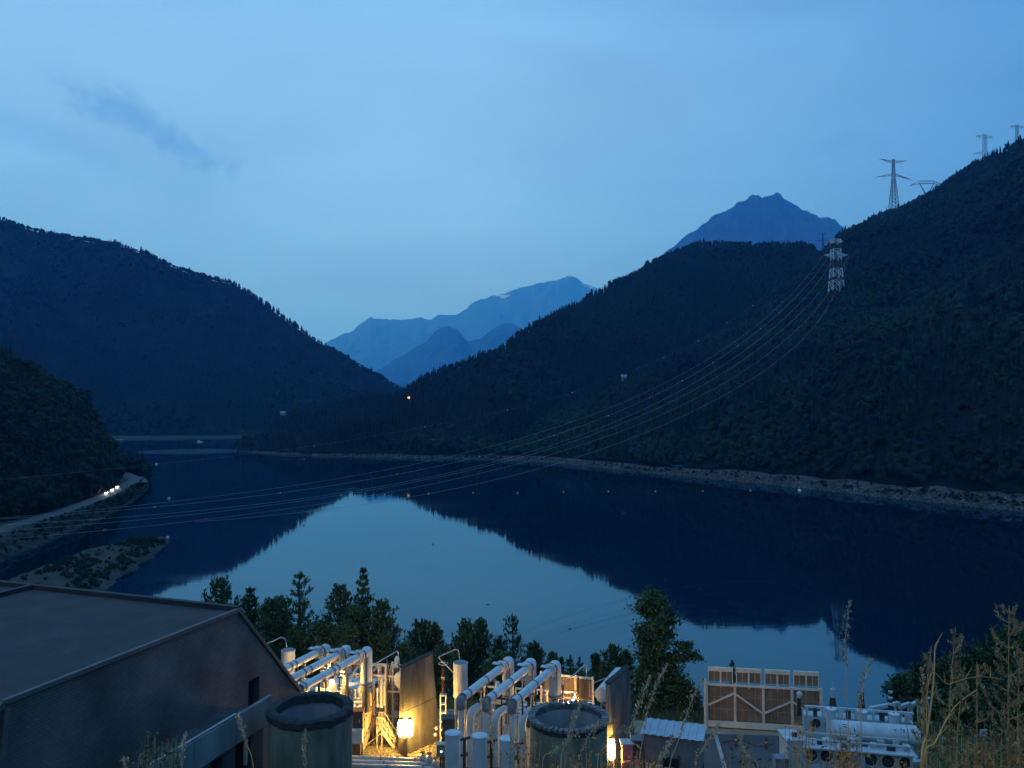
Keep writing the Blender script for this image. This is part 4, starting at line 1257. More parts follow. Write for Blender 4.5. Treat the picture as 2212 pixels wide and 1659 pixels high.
def slate(nodes, links, bsdf, rotz, c1, c2, mort):
    mp3 = nodes.new('ShaderNodeMapping'); mp3.inputs['Rotation'].default_value = (0, 0, rotz)
    links.new(g3.outputs['Position'], mp3.inputs[0])
    sp3 = nodes.new('ShaderNodeSeparateXYZ'); links.new(mp3.outputs[0], sp3.inputs[0])
    cb3 = nodes.new('ShaderNodeCombineXYZ'); links.new(sp3.outputs['Y'], cb3.inputs['X']); links.new(sp3.outputs['Z'], cb3.inputs['Y'])
    br3 = nodes.new('ShaderNodeTexBrick'); br3.inputs['Scale'].default_value = 1.0
    br3.inputs['Brick Width'].default_value = .30; br3.inputs['Row Height'].default_value = .15; br3.inputs['Mortar Size'].default_value = .010
    br3.inputs['Color1'].default_value = c1; br3.inputs['Color2'].default_value = c2; br3.inputs['Mortar'].default_value = mort; br3.inputs['Bias'].default_value = 0
    links.new(cb3.outputs[0], br3.inputs['Vector'])
    nz3 = nodes.new('ShaderNodeTexNoise'); nz3.inputs['Scale'].default_value = .35; nz3.inputs['Detail'].default_value = 7
    links.new(g3.outputs['Position'], nz3.inputs['Vector'])
    rg3 = nodes.new('ShaderNodeMapRange'); rg3.inputs['From Min'].default_value = .3; rg3.inputs['From Max'].default_value = .7; rg3.inputs['To Min'].default_value = .62; rg3.inputs['To Max'].default_value = 1.3
    links.new(nz3.outputs[0], rg3.inputs['Value'])
    mm3 = nodes.new('ShaderNodeMix'); mm3.data_type = 'RGBA'; mm3.blend_type = 'MULTIPLY'; mm3.inputs['Factor'].default_value = 1
    links.new(br3.outputs['Color'], mm3.inputs['A']); links.new(rg3.outputs[0], mm3.inputs['B'])
    links.new(mm3.outputs['Result'], bsdf.inputs['Base Color'])
    bp3 = nodes.new('ShaderNodeBump'); bp3.inputs['Distance'].default_value = .03; bp3.inputs['Strength'].default_value = .8
    links.new(br3.outputs['Fac'], bp3.inputs['Height']); bp3.invert = True
    links.new(bp3.outputs[0], bsdf.inputs['Normal'])
slate(N3, L3, b3, yaw, (.170, .140, .125, 1), (.140, .118, .106, 1), (.085, .072, .066, 1))
DEP = 60.0
# wall with a door opening
dz0, dz1 = onplane(548, 1530, A, Vv), onplane(548, 1466, A, Vv)
dsa = (onplane(536, 1500, A, Vv) - A).dot(U); dsb = (onplane(560, 1500, A, Vv) - A).dot(U)
dza, dzb = dz0.z - 0.4, dz1.z
wall = MB()
nV = [wallpt(s0 - 14, PZ - 1), wallpt(dsa, PZ - 1), wallpt(dsa, dza), wallpt(dsa, dzb), wallpt(dsa, zt), wallpt(s0, zt), wallpt(s0 - 14, zt - 13),
      wallpt(dsb, PZ - 1), wallpt(dsb, dza), wallpt(dsb, dzb), wallpt(dsb, zt if dsb < 0 else zt - dsb * (zt - Cc.z) / s1), wallpt(s1, PZ - 1), wallpt(s1, Cc.z), wallpt(0, zt)]
zat = lambda s: zt if s <= 0 else zt + (Cc.z - zt) * s / s1
def wq(sa, za0, za1, sb, zb0, zb1):
    wall.add([wallpt(sa, za0), wallpt(sb, zb0), wallpt(sb, zb1), wallpt(sa, za1)], [(0, 1, 2, 3)])
wq(s0 - 14, PZ - 1, zt - 13, s0, PZ - 1, zt)
segs = sorted([s0, 0.0, dsa, dsb, s1])
for sa, sb in zip(segs[:-1], segs[1:]):
    if abs(sa - dsa) < 1e-6:
        wq(sa, PZ - 1, dza, sb, PZ - 1, dza)
        wq(sa, dzb, zat(sa), sb, dzb, zat(sb))
    else:
        wq(sa, PZ - 1, zat(sa), sb, PZ - 1, zat(sb))
for sd, sz in ((dsa, 1), (dsb, -1)):
    wall.add([wallpt(sd, dza), wallpt(sd, dza, -.5), wallpt(sd, dzb, -.5), wallpt(sd, dzb)], [(0, 1, 2, 3)])
wall.add([wallpt(dsa, dzb), wallpt(dsb, dzb), wallpt(dsb, dzb, -.5), wallpt(dsa, dzb, -.5)], [(0, 1, 2, 3)])
wall.build('wall', M_slate, hall)
MB().add([wallpt(dsa, dza, -.45), wallpt(dsb, dza, -.45), wallpt(dsb, dzb, -.45), wallpt(dsa, dzb, -.45)], [(0, 1, 2, 3)]).build('door', M_black, hall)
# roof
M_roof = mat('dark_roof_slate', (0.078, 0.070, 0.070), 0.9, color2=(0.048, 0.045, 0.046), vscale=0.5, bump=0.02, bscale=10, vdetail=9, spec=.2)
back = lambda p, k: p - Vv * k
rz_far = at(0, 1291, 1)
rf = MB()
# the roof deck rises very slightly away from the yard wall
e0, e1_ = wallpt(s0, zt), wallpt(0, zt)
rise = 0.018
def rp(s, k): return wallpt(s, zt + k * rise) - Vv * k
rf.add([rp(s0, -.12), rp(0, -.12), rp(0, DEP), rp(s0, DEP)], [(0, 1, 2, 3)])
rf.add([rp(0, 0), wallpt(s1, Cc.z), wallpt(s1, Cc.z) - Vv * DEP, rp(0, DEP)], [(0, 1, 2, 3)])
rf.add([rp(s0, 0), rp(s0, DEP), wallpt(s0 - 14, zt - 13) - Vv * DEP, wallpt(s0 - 14, zt - 13)], [(0, 1, 2, 3)])
rf.add([wallpt(s1, PZ - 1), wallpt(s1, PZ - 1) - Vv * DEP, wallpt(s1, Cc.z) - Vv * DEP, wallpt(s1, Cc.z)], [(0, 1, 2, 3)])
rf.build('roof', M_roof, hall)
M_trim = mat('roof_trim', (0.12, 0.11, 0.105), 0.6, var=0.15, vscale=1)
M_ridge = mat('dark_ridge_cap', (0.03, 0.022, 0.024), 0.7, var=0.2, vscale=1)
MB().beam(wallpt(s0, zt + .10, .07), wallpt(0.05, zt + .10, .07), .22, .20).build('edge_flashing', M_trim, hall)
MB().beam(wallpt(0.02, zt + .12, .06), wallpt(s1 + .1, Cc.z + .1, .06), .22, .20).build('edge_flashing', M_trim, hall)
MB().beam(wallpt(s0, zt + .1, .07), wallpt(s0 - 5, zt - 4.6, .07), .22, .20).build('edge_flashing', M_trim, hall)
MB().beam(rp(0, 0) + Vector((0, 0, .12)) + U * .1, rp(0, DEP) + Vector((0, 0, .12)) + U * .1, .38, .34).build('ridge_cap', M_ridge, hall)
kk = 0
# cross ridge seen at the far left of the roof
kx = None
best = None
for k in np.arange(2, DEP, .25):
    q = project(rp(0, float(k)))
    if q[0] < 70 and best is None: best = float(k)
best = best or 20.0
MB().beam(rp(0, best) + Vector((0, 0, .14)), rp(s0, best) + Vector((0, 0, .14)), .36, .30).build('ridge_cap', M_ridge, hall)
MB().tube(wallpt(s0 + .1, zt - .2, .22), wallpt(s0 - .3, zt - 3.4, .22), .12, n=8).build('downpipe', M_trim, hall)
# joints in the roof deck: standing seams
for k in range(0):
    MB().beam(rp(0, k * 9.0) + Vector((0, 0, .03)), rp(s0, k * 9.0) + Vector((0, 0, .03)), .05, .05).build('seam', M_roof, hall)

# raised concrete gallery in front of the wall
OUT = 3.0
GP = A + Vv * OUT
def gp(px, py): return onplane(px, py, GP, Vv)
gt0, gt1 = gp(352, 1641), gp(594, 1499)
zg1 = (gt0.z + gt1.z) / 2
gb = gp(500, 1616).z
sg0, sg1 = (gt0 - A).dot(U) - 8, (gt1 - A).dot(U) - .2
gal = thing('walkway', 'raised concrete gallery running along the hall wall', 'walkway', wallpt((sg0 + sg1) / 2, PZ, OUT / 2))
M_par = mat('gallery_concrete', (0.25, 0.265, 0.25), .9, color2=(.11, .12, .11), vscale=.7, stretch=(1, 1, .25), bump=.015, bscale=7, vdetail=8)
npan = 5
for k in range(npan):
    sa, sb = sg0 + (sg1 - sg0) * k / npan + .02, sg0 + (sg1 - sg0) * (k + 1) / npan - .02
    m_ = MB()
    m_.beam(wallpt(sa, (zg1 + gb) / 2, OUT - .12), wallpt(sb, (zg1 + gb) / 2, OUT - .12), .24, zg1 - gb)
    m_.build('parapet_panel', M_par, gal)
MB().beam(wallpt(sg0, zg1 - 1.15, OUT / 2 - .1), wallpt(sg1, zg1 - 1.15, OUT / 2 - .1), OUT - .3, .22).build('deck', M_concd, gal)
MB().tube(wallpt(sg0, zg1 + .10, OUT - .12), wallpt((gp(512, 1549) - A).dot(U), zg1 + .10, OUT - .12), .05, n=8).build('handrail', M_galv, gal)
for px in (445, 500, 560):
    q = gp(px, 1620)
    s_ = (q - A).dot(U)
    MB().box(wallpt(s_, (PZ + gb) / 2, OUT - .7), (1.1, 1.1, gb - PZ), rz=-yaw).build('pillar', M_concd, gal)
dp = (gp(540, 1600) - A).dot(U)
MB().tube(wallpt(dp, gb + .05, OUT - .3), wallpt(dp, gb - 1.6, OUT - .3), .13, n=8).build('drain_pipe', M_galv, gal)

# ---- the two big concrete shafts
def shaft(px, py, rpx, D, dented, label):
    c = at(px, py, D)
    r = rpx / 1703.0 * D
    t_ = thing('concrete_shaft', label, 'shaft', (c.x, c.y, PZ))
    zt_ = c.z
    w = .26 if dented else .36
    MB().lathe((c.x, c.y, PZ - 2), (0, 0, 1), [(r * 1.0, 0), (r * 1.0, zt_ - PZ + 2 - .34)], n=64, caps=False).build('outer_wall', M_moss, t_)
    mbi = MB().lathe((c.x, c.y, PZ), (0, 0, 1), [(r - w, .0), (r - w, zt_ - PZ - .05)], n=64, caps=False)
    mbi.F = [f[::-1] for f in mbi.F if len(f) == 4]; mbi.S = mbi.S[:len(mbi.F)]
    mbi.build('inner_wall', M_inner, t_)
    if not dented:
        rm = MB()
        nn_ = 96
        vs, fs = [], []
        rs = [(r - w - .10, -.5), (r - w - .08, -.03), (r - w + .12, .02), (r - .05, .01), (r + .09, -.10), (r + .09, -.42), (r, -.50)]
        for a in range(nn_):
            an = 2 * math.pi * a / nn_
            for (q, h) in rs:
                dq = .05 * float(fbm(math.cos(an) * 6 + q, math.sin(an) * 6 + h, 3, 3))
                vs.append((c.x + (q + dq) * math.cos(an), c.y + (q + dq) * math.sin(an), zt_ + h + .05 * float(fbm(math.cos(an) * 9, math.sin(an) * 9, 8, 3))))
        k_ = len(rs)
        for a in range(nn_):
            for b in range(k_ - 1):
                fs.append((a * k_ + b, ((a + 1) % nn_) * k_ + b, ((a + 1) % nn_) * k_ + b + 1, a * k_ + b + 1))
        rm.add(vs, fs, True); rm.build('rim', M_rim, t_)
    else:
        MB().lathe((c.x, c.y, zt_ - .42), (0, 0, 1), [(r - w, 0), (r - w, .26), (r + .03, .26), (r + .03, 0)], n=64, caps=False).build('rim', M_rim, t_)
        nb = 46
        for a in range(nb):
            an = 2 * math.pi * (a + .5) / nb
            d_ = Vector((math.cos(an), math.sin(an), 0))
            MB().box((c.x + d_.x * (r - w / 2 + .05), c.y + d_.y * (r - w / 2 + .05), zt_ - .06 + random.uniform(-.02, .02)), (w + .16, 2 * math.pi * r / nb * .70, .15), rz=an).build('coping_stone', M_conc2, t_)
    # rust streaks: thin stains with a shape of their own
    return t_
M_conc2 = mat('mossy_coping', (0.26, 0.24, 0.23), 0.95, color2=(0.05, 0.05, 0.05), vscale=2.5, vdetail=8)
shaft(671.5, 1524, 87, 44, False, 'mossy round concrete shaft with a smooth black rim, left of the stairs')
shaft(1228, 1545, 81.5, 47, True, 'mossy round concrete shaft with a toothed rim of coping stones')

# ---- fire walls between the transformer bays
def firewall(nb, nt_, fb, ft, label, thick_t=.32, thick_b=.8):
    """near/far, bottom/top corners of the face towards the right"""
    t_ = thing('fire_wall', label, 'wall', ((nb.x + fb.x) / 2, (nb.y + fb.y) / 2, PZ), 'concrete fire walls between the bays')
    d = Vector((fb.x - nb.x, fb.y - nb.y, 0)).normalized()
    n_ = Vector((-d.y, d.x, 0))          # away to the left
    fr = .50
    def lp(a, b, k): return a.lerp(b, k)
    for k0, k1, nm in ((0, fr - .003, 'wall_panel'), (fr + .003, 1, 'wall_panel')):
        a, b = lp(nb, nt_, k0), lp(nb, nt_, k1)
        c, e = lp(fb, ft, k0), lp(fb, ft, k1)
        ta_, tb_ = thick_b + (thick_t - thick_b) * k0, thick_b + (thick_t - thick_b) * k1
        vs = [a, c, e, b, a + n_ * ta_, c + n_ * ta_, e + n_ * tb_, b + n_ * tb_]
        MB().add(vs, [(0, 1, 2, 3), (5, 4, 7, 6), (4, 0, 3, 7), (1, 5, 6, 2), (3, 2, 6, 7), (0, 4, 5, 1)]).build(nm, M_conc, t_)
    MB().beam(nt_ + n_ * (thick_t / 2) + Vector((0, 0, .06)) - d * .1, ft + n_ * (thick_t / 2) + Vector((0, 0, .06)) + d * .1, thick_t + .16, .14).build('coping', M_rim, t_)
    return t_
w1n = onz(873, 1634, PZ); w1t = at(871, 1443, w1n.y + .2); w1f = onz(951, 1600, PZ)
w1ft = at(934, 1412, w1f.y)
firewall(w1n, w1t, w1f, w1ft, 'stained concrete fire wall right behind the twin yellow lamp')
w2t = at(1317, 1477, 64.0); w2ft = at(1359, 1442, 67.8)
w2n = Vector(at(1331, 1690, 63.0)); w2n.z = PZ; w2f = onz(1371, 1601, PZ)
firewall(w2n, w2t, w2f, w2ft, 'bluish concrete fire wall rising behind the tall single yellow lamp')

# ---- gas-insulated line tubes of each bay
def bay(name_pos, tubes, heads, elbows, other):
    for k, (n0, f0) in enumerate(tubes):
        a, b = onz(n0[0], n0[1], 39.0), onz(f0[0], f0[1], 39.0)
        d = (b - a).normalized()
        t_ = thing('bus_duct', '%s of the three long white tubes in the %s bay' % (('left', 'middle', 'right')[k], name_pos), 'duct', ((a.x + b.x) / 2, (a.y + b.y) / 2, PZ), 'long tubes over the %s bay' % name_pos)
        if other == 1 and k < 2: a = a - d * (3.0)
        L_ = (b - a).length
        MB().tube(a, b, .31, n=24).build('tube', M_white, t_)
        for q in ((0.04, .52, .60) if other == 1 else (.12, .56)):
            p = a.lerp(b, q)
            MB().tube(p - d * .06, p + d * .06, .36, n=24).build('flange', M_ring, t_)
        MB().tube(a - d * .06, a, .33, n=24).build('end_cover', M_ring, t_)
        # head: square joint, fat elbow and the upright vessel with a domed top
        hx, hy_top, hy_bot = heads[k]
        hv = at(hx, hy_top, b.y + 1.35)
        c0 = Vector((hv.x, hv.y, 0))
        MB().beam(b - d * .1, b + d * .45, .62, .95).build('joint_box', M_galv, t_)
        MB().box(b - d * .05 - Vv * .30 + Vector((0, 0, .40)), (.62, .50, .08), rz=-yaw).build('tray', M_white, t_)
        MB().box(b - d * .05 - Vv * .30 + Vector((0, 0, .29)), (.60, .48, .16), rz=-yaw).build('tray_slot', M_black, t_)
        MB().tube(b + d * .4, Vector((hv.x, hv.y, b.z)), .40, n=20).build('elbow', M_white, t_)
        MB().tube(b + d * .62, b + d * .74, .47, n=20).build('flange', M_ring, t_)
        zb_ = at(hx, hy_bot, hv.y).z
        r_ = .49
        MB().lathe((hv.x, hv.y, zb_), (0, 0, 1), [(r_ * .98, 0), (r_, .05), (r_, hv.z - zb_ - .46), (r_ * .95, hv.z - zb_ - .30), (r_ * .80, hv.z - zb_ - .15), (r_ * .55, hv.z - zb_ - .05), (r_ * .2, hv.z - zb_)], n=22).build('vessel', M_white, t_)
        MB().box((hv.x + .12, hv.y - r_ - .05, (hv.z + zb_) / 2 - .15), (.05, .06, hv.z - zb_ - .9)).build('cable_strip', M_black, t_)
        MB().lathe((hv.x, hv.y, zb_ - .16), (0, 0, 1), [(r_ * 1.22, 0), (r_ * 1.22, .15)], n=22).build('flange', M_ring, t_)
        MB().lathe((hv.x, hv.y, PZ + 4.0), (0, 0, 1), [(r_ * .8, 0), (r_ * .45, zb_ - PZ - 4.2)], n=18).build('bushing_neck', M_dark, t_)
        for q in ((.35, .72) if k != 1 else (.45, .80)):
            p = a.lerp(b, q)
            for s in (-1, 1):
                w_ = Vv * (s * .32)
                MB().tube(Vector((p.x, p.y, PZ)) + w_, Vector((p.x, p.y, p.z - .1)) + w_, .055, n=8).build('leg', M_galv if s > 0 else M_dark_steel, t_)
            MB().beam(p - Vv * .42 - Vector((0, 0, .33)), p + Vv * .42 - Vector((0, 0, .33)), .16, .12).build('saddle', M_galv, t_)
bay('left', [((607, 1450), (683, 1411)), ((618, 1473), (727, 1415.5)), ((650, 1487), (772, 1420))],
    [(703, 1392, 1442), (747, 1394, 1452), (792, 1397, 1474)], [], 1)
bay('right', [((1000, 1506), (1081, 1444)), ((1053, 1512.5), (1135, 1447)), ((1108.5, 1518.5), (1186, 1451))],
    [(1098, 1419, 1499), (1146, 1422, 1494), (1199, 1427, 1500)], [], 2)

# near-end risers of the right bay
for k, (px, py) in enumerate(((995, 1517), (1050, 1520), (1107, 1524))):
    c = onz(px, py, 38.7)
    t_ = thing('riser', 'upright tube with bright rods under the %s long tube of the right bay' % ('left', 'middle', 'right')[k], 'pipe', (c.x, c.y, PZ), 'upright risers of the right bay')
    MB().tube((c.x, c.y, PZ), (c.x, c.y, 38.4), .19, n=18).build('pipe', M_white, t_)
    MB().lathe((c.x, c.y, 38.2), (0, 0, 1), [(.30, 0), (.36, .1), (.36, .75), (.22, .95)], n=20).build('cap_housing', M_ring, t_)
    for s in (-1, 1):
        MB().tube((c.x + s * .36, c.y, 33), (c.x + s * .36, c.y, 38.6), .05, n=8).build('rod', M_galv, t_)
    MB().box((c.x, c.y, 35.0), (1.05, .5, .12)).build('clamp', M_dark_steel, t_)
# bent cable ducts just behind the risers
for k, (px, py, pxe, pye) in enumerate(((1016, 1547, 1034, 1526), (1070, 1553, 1092, 1531), (1128, 1556, 1146, 1534))):
    c = at(px, py, 59.0); e = at(pxe, pye, 60.2)
    t_ = thing('cable_duct', 'thick bent duct, %s of three rising behind the risers' % ORD[k], 'pipe', (c.x, c.y, PZ), 'bent ducts of the right bay')
    MB().path([(c.x, c.y, PZ), (c.x, c.y, c.z - .35), (c.x + .02, c.y + .03, c.z - .05), tuple(c + (e - c) * .25 + Vector((0, 0, .22))), tuple(e)], .30, n=18).build('pipe', M_white, t_)
    MB().tube(e, e + (e - c).normalized() * .12, .42, n=20).build('flange', M_dark_steel, t_)
    MB().tube((c.x, c.y, 33.4), (c.x, c.y, 33.55), .38, n=18).build('flange', M_ring, t_)
# three stubby capped cylinders at the front
for k, (px, py) in enumerate(((978, 1581.5), (1036, 1587), (1095, 1593))):
    c = at(px, py, 52.0)
    t_ = thing('capped_cylinder', ('left', 'middle', 'right')[k] + ' of the three big flat-topped white cylinders in front', 'cylinder', (c.x, c.y, PZ), 'flat-topped white cylinders')
    MB().tube((c.x, c.y, PZ), (c.x, c.y, c.z - .10), .50, n=28).build('shell', M_white, t_)
    MB().lathe((c.x, c.y, c.z - .10), (0, 0, 1), [(.53, 0), (.53, .07), (.46, .11), (.02, .13)], n=28).build('lid', mat('pale_lid', (0.58, .60, .60), .5, var=.1, vscale=2), t_)
    MB().beam((c.x + .5, c.y, c.z - .5), (c.x + 1.1, c.y + .4, c.z - .5), .12).build('bracket', M_dark_steel, t_)
    MB().tube((c.x + .75, c.y + .3, PZ), (c.x + .75, c.y + .3, c.z - .6), .10, n=10).build('side_pipe', M_rust, t_)

# surge arrester tanks with bent arms
def arm_tank(px0, px1, pyt, pyb, D, armpts, label, zped):
    c = at((px0 + px1) / 2, pyt, D); r = (px1 - px0) / 2 / 1703 * D
    zb_ = at(px0, pyb, D).z
    t_ = thing('upright_tank', label, 'tank', (c.x, c.y, PZ), 'upright tanks with bent arms')
    MB().lathe((c.x, c.y, zb_), (0, 0, 1), [(r * .96, 0), (r, .05), (r, c.z - zb_ - .06), (r * 1.02, c.z - zb_)], n=28).build('shell', M_white, t_)
    MB().lathe((c.x, c.y, c.z), (0, 0, 1), [(r * .9, 0), (r * .9, .05), (r * .3, .12), (.02, .14)], n=28).build('lid', M_ring, t_)
    for sx in (-1, 1):
        for sy in (-1, 1):
            MB().beam((c.x + sx * r * .7, c.y + sy * r * .7, PZ), (c.x + sx * r * .7, c.y + sy * r * .7, zb_), .12).build('leg', M_galv, t_)
    MB().path(smooth_path([at(a, b, D + .1) for a, b in armpts], 5), .045, n=8).build('arm', M_galv, t_)
arm_tank(608, 637, 1404, 1474, 72, [(566, 1395), (574, 1391), (594, 1383), (606, 1377), (614, 1379), (618, 1385), (620, 1404)], 'white upright tank behind the left tubes, at the roof edge', 3)
arm_tank(979.5, 1010, 1431, 1505, 70, [(979.5, 1453), (965, 1438), (949, 1422), (952, 1417), (972, 1408), (981, 1404), (988, 1404), (991, 1409), (993, 1431)], 'white upright tank with an angled arm, between the two bays', 3)

# lattice post with a dark insulator
c = Vector(onz(957, 1606, PZ)); t_ = thing('insulator_post', 'dark insulator on a bright lattice post between wall and bay', 'insulator', c)
zl = at(957, 1499, c.y).z; zi = at(957, 1438, c.y).z
for s in (-1, 1):
    for q in (-1, 1):
        MB().beam(c + Vector((s * .24, q * .2, 0)), Vector((c.x + s * .24, c.y + q * .2, zl)), .07).build('upright', M_white, t_)
for k in range(6):
    z_ = PZ + .5 + (zl - PZ - .6) * k / 5
    MB().box((c.x, c.y, z_), (.52, .44, .09)).build('rung', M_white, t_)
pr = []
nsh = 14
for k in range(nsh):
    h_ = (zi - zl) * k / nsh
    pr += [(.13, h_), (.21, h_ + .05), (.13, h_ + .1)]
MB().lathe((c.x, c.y, zl + .1), (0, 0, 1), pr, n=16, smooth=False).build('insulator', M_brown_ins, t_)
MB().box((c.x, c.y, (zl + zi) / 2 + .2), (.3, .3, .2)).build('collar', M_galv, t_)
ringp = [Vector((c.x + .42 * math.cos(a), c.y + .42 * math.sin(a), zi + .18)) for a in np.linspace(0, 2 * math.pi, 25)]
MB().path(ringp, .03, n=6).build('corona_ring', M_galv, t_)

# small control box with a green pilot light
c = at(952, 1620, 62); t_ = thing('control_box', 'small grey control box with a glowing green pilot light', 'control box', (c.x, c.y, PZ))
MB().box(c, (.62, .4, .9)).build('case', M_ring, t_)
MB().box(c + Vector((0, -.03, .50)), (.72, .55, .06)).build('hood', M_galv, t_)
MB().box((c.x, c.y + .05, (PZ + c.z - .45) / 2), (.14, .14, c.z - .45 - PZ)).build('post', M_dark_steel, t_)
M_green = bpy.data.materials.new('green_pilot_lamp'); M_green.use_nodes = True
bb = M_green.node_tree.nodes['Principled BSDF']; bb.inputs['Emission Color'].default_value = (.35, 1.0, .75, 1); bb.inputs['Emission Strength'].default_value = 6
MB().lathe(c + Vector((.06, -.20, -.05)), (0, -1, 0), [(.075, 0), (.06, .04), (.02, .06)], n=10).build('pilot_lamp', M_green, t_)
c = at(971, 1578, 63.5); t_ = thing('cabinet', 'tall dark cabinet behind the left flat-topped cylinder', 'cabinet', (c.x, c.y, PZ))
MB().box((c.x, c.y, (PZ + c.z + 1) / 2), (1.1, .9, c.z + 1 - PZ)).build('case', M_dark, t_)
MB().box((c.x, c.y, c.z + 1.04), (1.2, 1.0, .08)).build('top', M_dark_steel, t_)
for k, (px, py) in enumerate(((943, 1573), (941, 1587))):
    c = at(px, py, 70.0); t_ = thing('wall_lamp', ('upper', 'lower')[k] + ' small round fitting at the right foot of the fire wall', 'fitting', c)
    MB().lathe(c, (0, -1, 0), [(.05, -.15), (.16, 0), (.14, .1), (.04, .15)], n=12).build('globe', M_white, t_)
    MB().beam(c, c + Vector((.25, .15, -.7)), .05).build('bracket', M_rust, t_)

# low horizontal pipes along the front
for k, (py, pyr) in enumerate(((1632.5, 1643.5), (1642, 1652), (1651.5, 1660))):
    a, b = onz(540, py - 6, 31.7), onz(925 + k * 9, pyr, 31.7)
    t_ = thing('ground_pipe', '%s of the pale pipes lying along the front of the yard' % ('rear', 'middle', 'front')[k], 'pipe', ((a.x + b.x) / 2, (a.y + b.y) / 2, PZ), 'parallel pipes along the front')
    MB().tube(a, b, .165, n=18).build('pipe', M_galv, t_)
    d = (b - a).normalized()
    for q in (.30, .52, .74, .93):
        p = a.lerp(b, q)
        MB().tube(p - d * .05, p + d * .05, .215, n=18).build('flange', M_ring, t_)
        MB().box((p.x, p.y + .02, (PZ + p.z - .16) / 2), (.14, .14, p.z - .16 - PZ)).build('leg', M_dark_steel, t_)
    MB().path([b, b + d * .3 + Vector((0, 0, .02)), b + d * .5 + Vector((0, 0, -.2)), b + d * .55 + Vector((0, 0, -1.6))], .16, n=14).build('elbow', M_galv, t_)
for k, (px, py, r_) in enumerate(((913, 1636, .30), (927, 1641, .38), (941, 1650, .34))):
    c = onz(px, py, 32.0); t_ = thing('valve', ORD[k] + ' squat valve at the right end of the front pipes', 'valve', (c.x, c.y, PZ), 'valves on the front pipes')
    MB().lathe(c - Vector((0, 0, r_ * .7)), (0, 0, 1), [(r_ * .6, 0), (r_, r_ * .5), (r_ * .8, r_ * 1.2), (r_ * .3, r_ * 1.5)], n=16).build('body', M_galv, t_)
    MB().tube(c + Vector((0, 0, r_ * .7)), c + Vector((0, 0, r_ * 1.3)), .04, n=6).build('stem', M_dark_steel, t_)
    MB().lathe(c + Vector((0, 0, r_ * 1.25)), (0, 0, 1), [(.2, 0), (.22, .03), (.2, .06)], n=14).build('handwheel', M_rust, t_)

# ---- transformer of the left bay
c = Vector((-16.4, 71.4, PZ))
trf = thing('transformer', 'transformer tank of the left bay, its ribbed side lit bright yellow', 'transformer', c)
xr, y0, y1, zt2 = -12.75, 68.6, 74.4, 34.5
MB().box(((-20.5 + xr) / 2, (y0 + y1) / 2, (PZ + .5 + zt2) / 2), (xr + 20.5, y1 - y0, zt2 - PZ - .5)).build('tank', M_tank, trf)
for k in range(6):
    yy = y0 + .35 + k * .94
    MB().box((xr + .06, yy, (PZ + .6 + zt2) / 2 - .1), (.12, .10, zt2 - PZ - 1.0)).build('rib', M_tank, trf)
for zz in (PZ + 1.6, PZ + 3.1):
    MB().box((xr + .045, (y0 + y1) / 2, zz), (.09, y1 - y0 - .2, .08)).build('stiffener', M_rust, trf)
MB().box(((-20.5 + xr) / 2, (y0 + y1) / 2, zt2 + .09), (xr + 20.8, y1 - y0 + .3, .16)).build('cover', M_white, trf)
for k in range(3):
    MB().box((xr - 1.2 - 2.3 * k, y0 + 1.2, zt2 + .65), (1.3, 1.6, 1.0), rz=R(-12)).build('turret', M_white, trf)
    MB().tube((xr - 1.9 - 2.2 * k, y0 - .5, zt2 + .2), (xr - 1.9 - 2.2 * k, y1 - 1.5, zt2 + .5), .16, n=12).build('pipe', M_galv, trf)
for k in range(9):
    xx = xr - .4 - k * .85
    MB().tube((xx, y0 + .1 + random.uniform(0, .5), zt2 + .15), (xx + .1, y0 + .3, zt2 + random.uniform(.6, 1.5)), random.uniform(.05, .14), n=10).build('fitting', M_white if k % 2 else M_galv, trf)
for k in range(5):
    MB().tube((xr - .2, y0 + .3 + k * .7, zt2 + .35), (-20.0, y0 + .6 + k * .8, zt2 + .35 + .1 * k), .08, n=10).build('conduit', M_galv if k % 2 else M_white, trf)
MB().tube((xr + .35, y0 + .5, zt2 - .1), (xr - .9, y0 - .9, zt2 - .55), .30, n=18).build('oil_pipe', M_white, trf)
MB().tube((xr + .1, y0 - .5, zt2 - .15), (xr + .05, y0 - .45, PZ + .5), .05, n=8).build('bright_edge_pipe', M_tank, trf)
MB().box((xr - 3, y0 - .25, zt2 - .9), (2.4, .3, .8)).build('relay_box', M_tank, trf)
MB().tube((xr - 1.6, y0 - .9, zt2 - .9), (xr - .6, y0 - .2, zt2 - .2), .42, n=20).build('cooler_drum', M_white, trf)

c = at(772, 1555, 66.3); t_ = thing('cabinet', 'dark brown cabinet in front of the yellow-lit transformer', 'cabinet', (c.x, c.y, PZ))
MB().box(c, (1.02, .8, 1.55)).build('case', M_dark, t_)
MB().box(c + Vector((0, -.02, .82)), (1.12, .95, .07)).build('top', M_rust, t_)
MB().box(c + Vector((.25, -.42, .05)), (.08, .05, .22)).build('handle', M_white, t_)
for s in (-1, 1): MB().box((c.x + s * .4, c.y, (PZ + c.z - .77) / 2), (.1, .1, c.z - .77 - PZ)).build('leg', M_dark_steel, t_)
c = at(772, 1590, 65.6); t_ = thing('switch_box', 'pale square switch box mounted under the dark cabinet', 'switch box', (c.x, c.y, PZ))
MB().box(c, (.88, .5, 1.08)).build('case', M_white, t_)
MB().box(c + Vector((0, -.265, 0)), (.78, .02, .96)).build('door', M_white, t_)
MB().box((c.x - .1, c.y + .2, (PZ + c.z - .54) / 2), (.7, .3, c.z - .54 - PZ)).build('plinth', M_dark, t_)
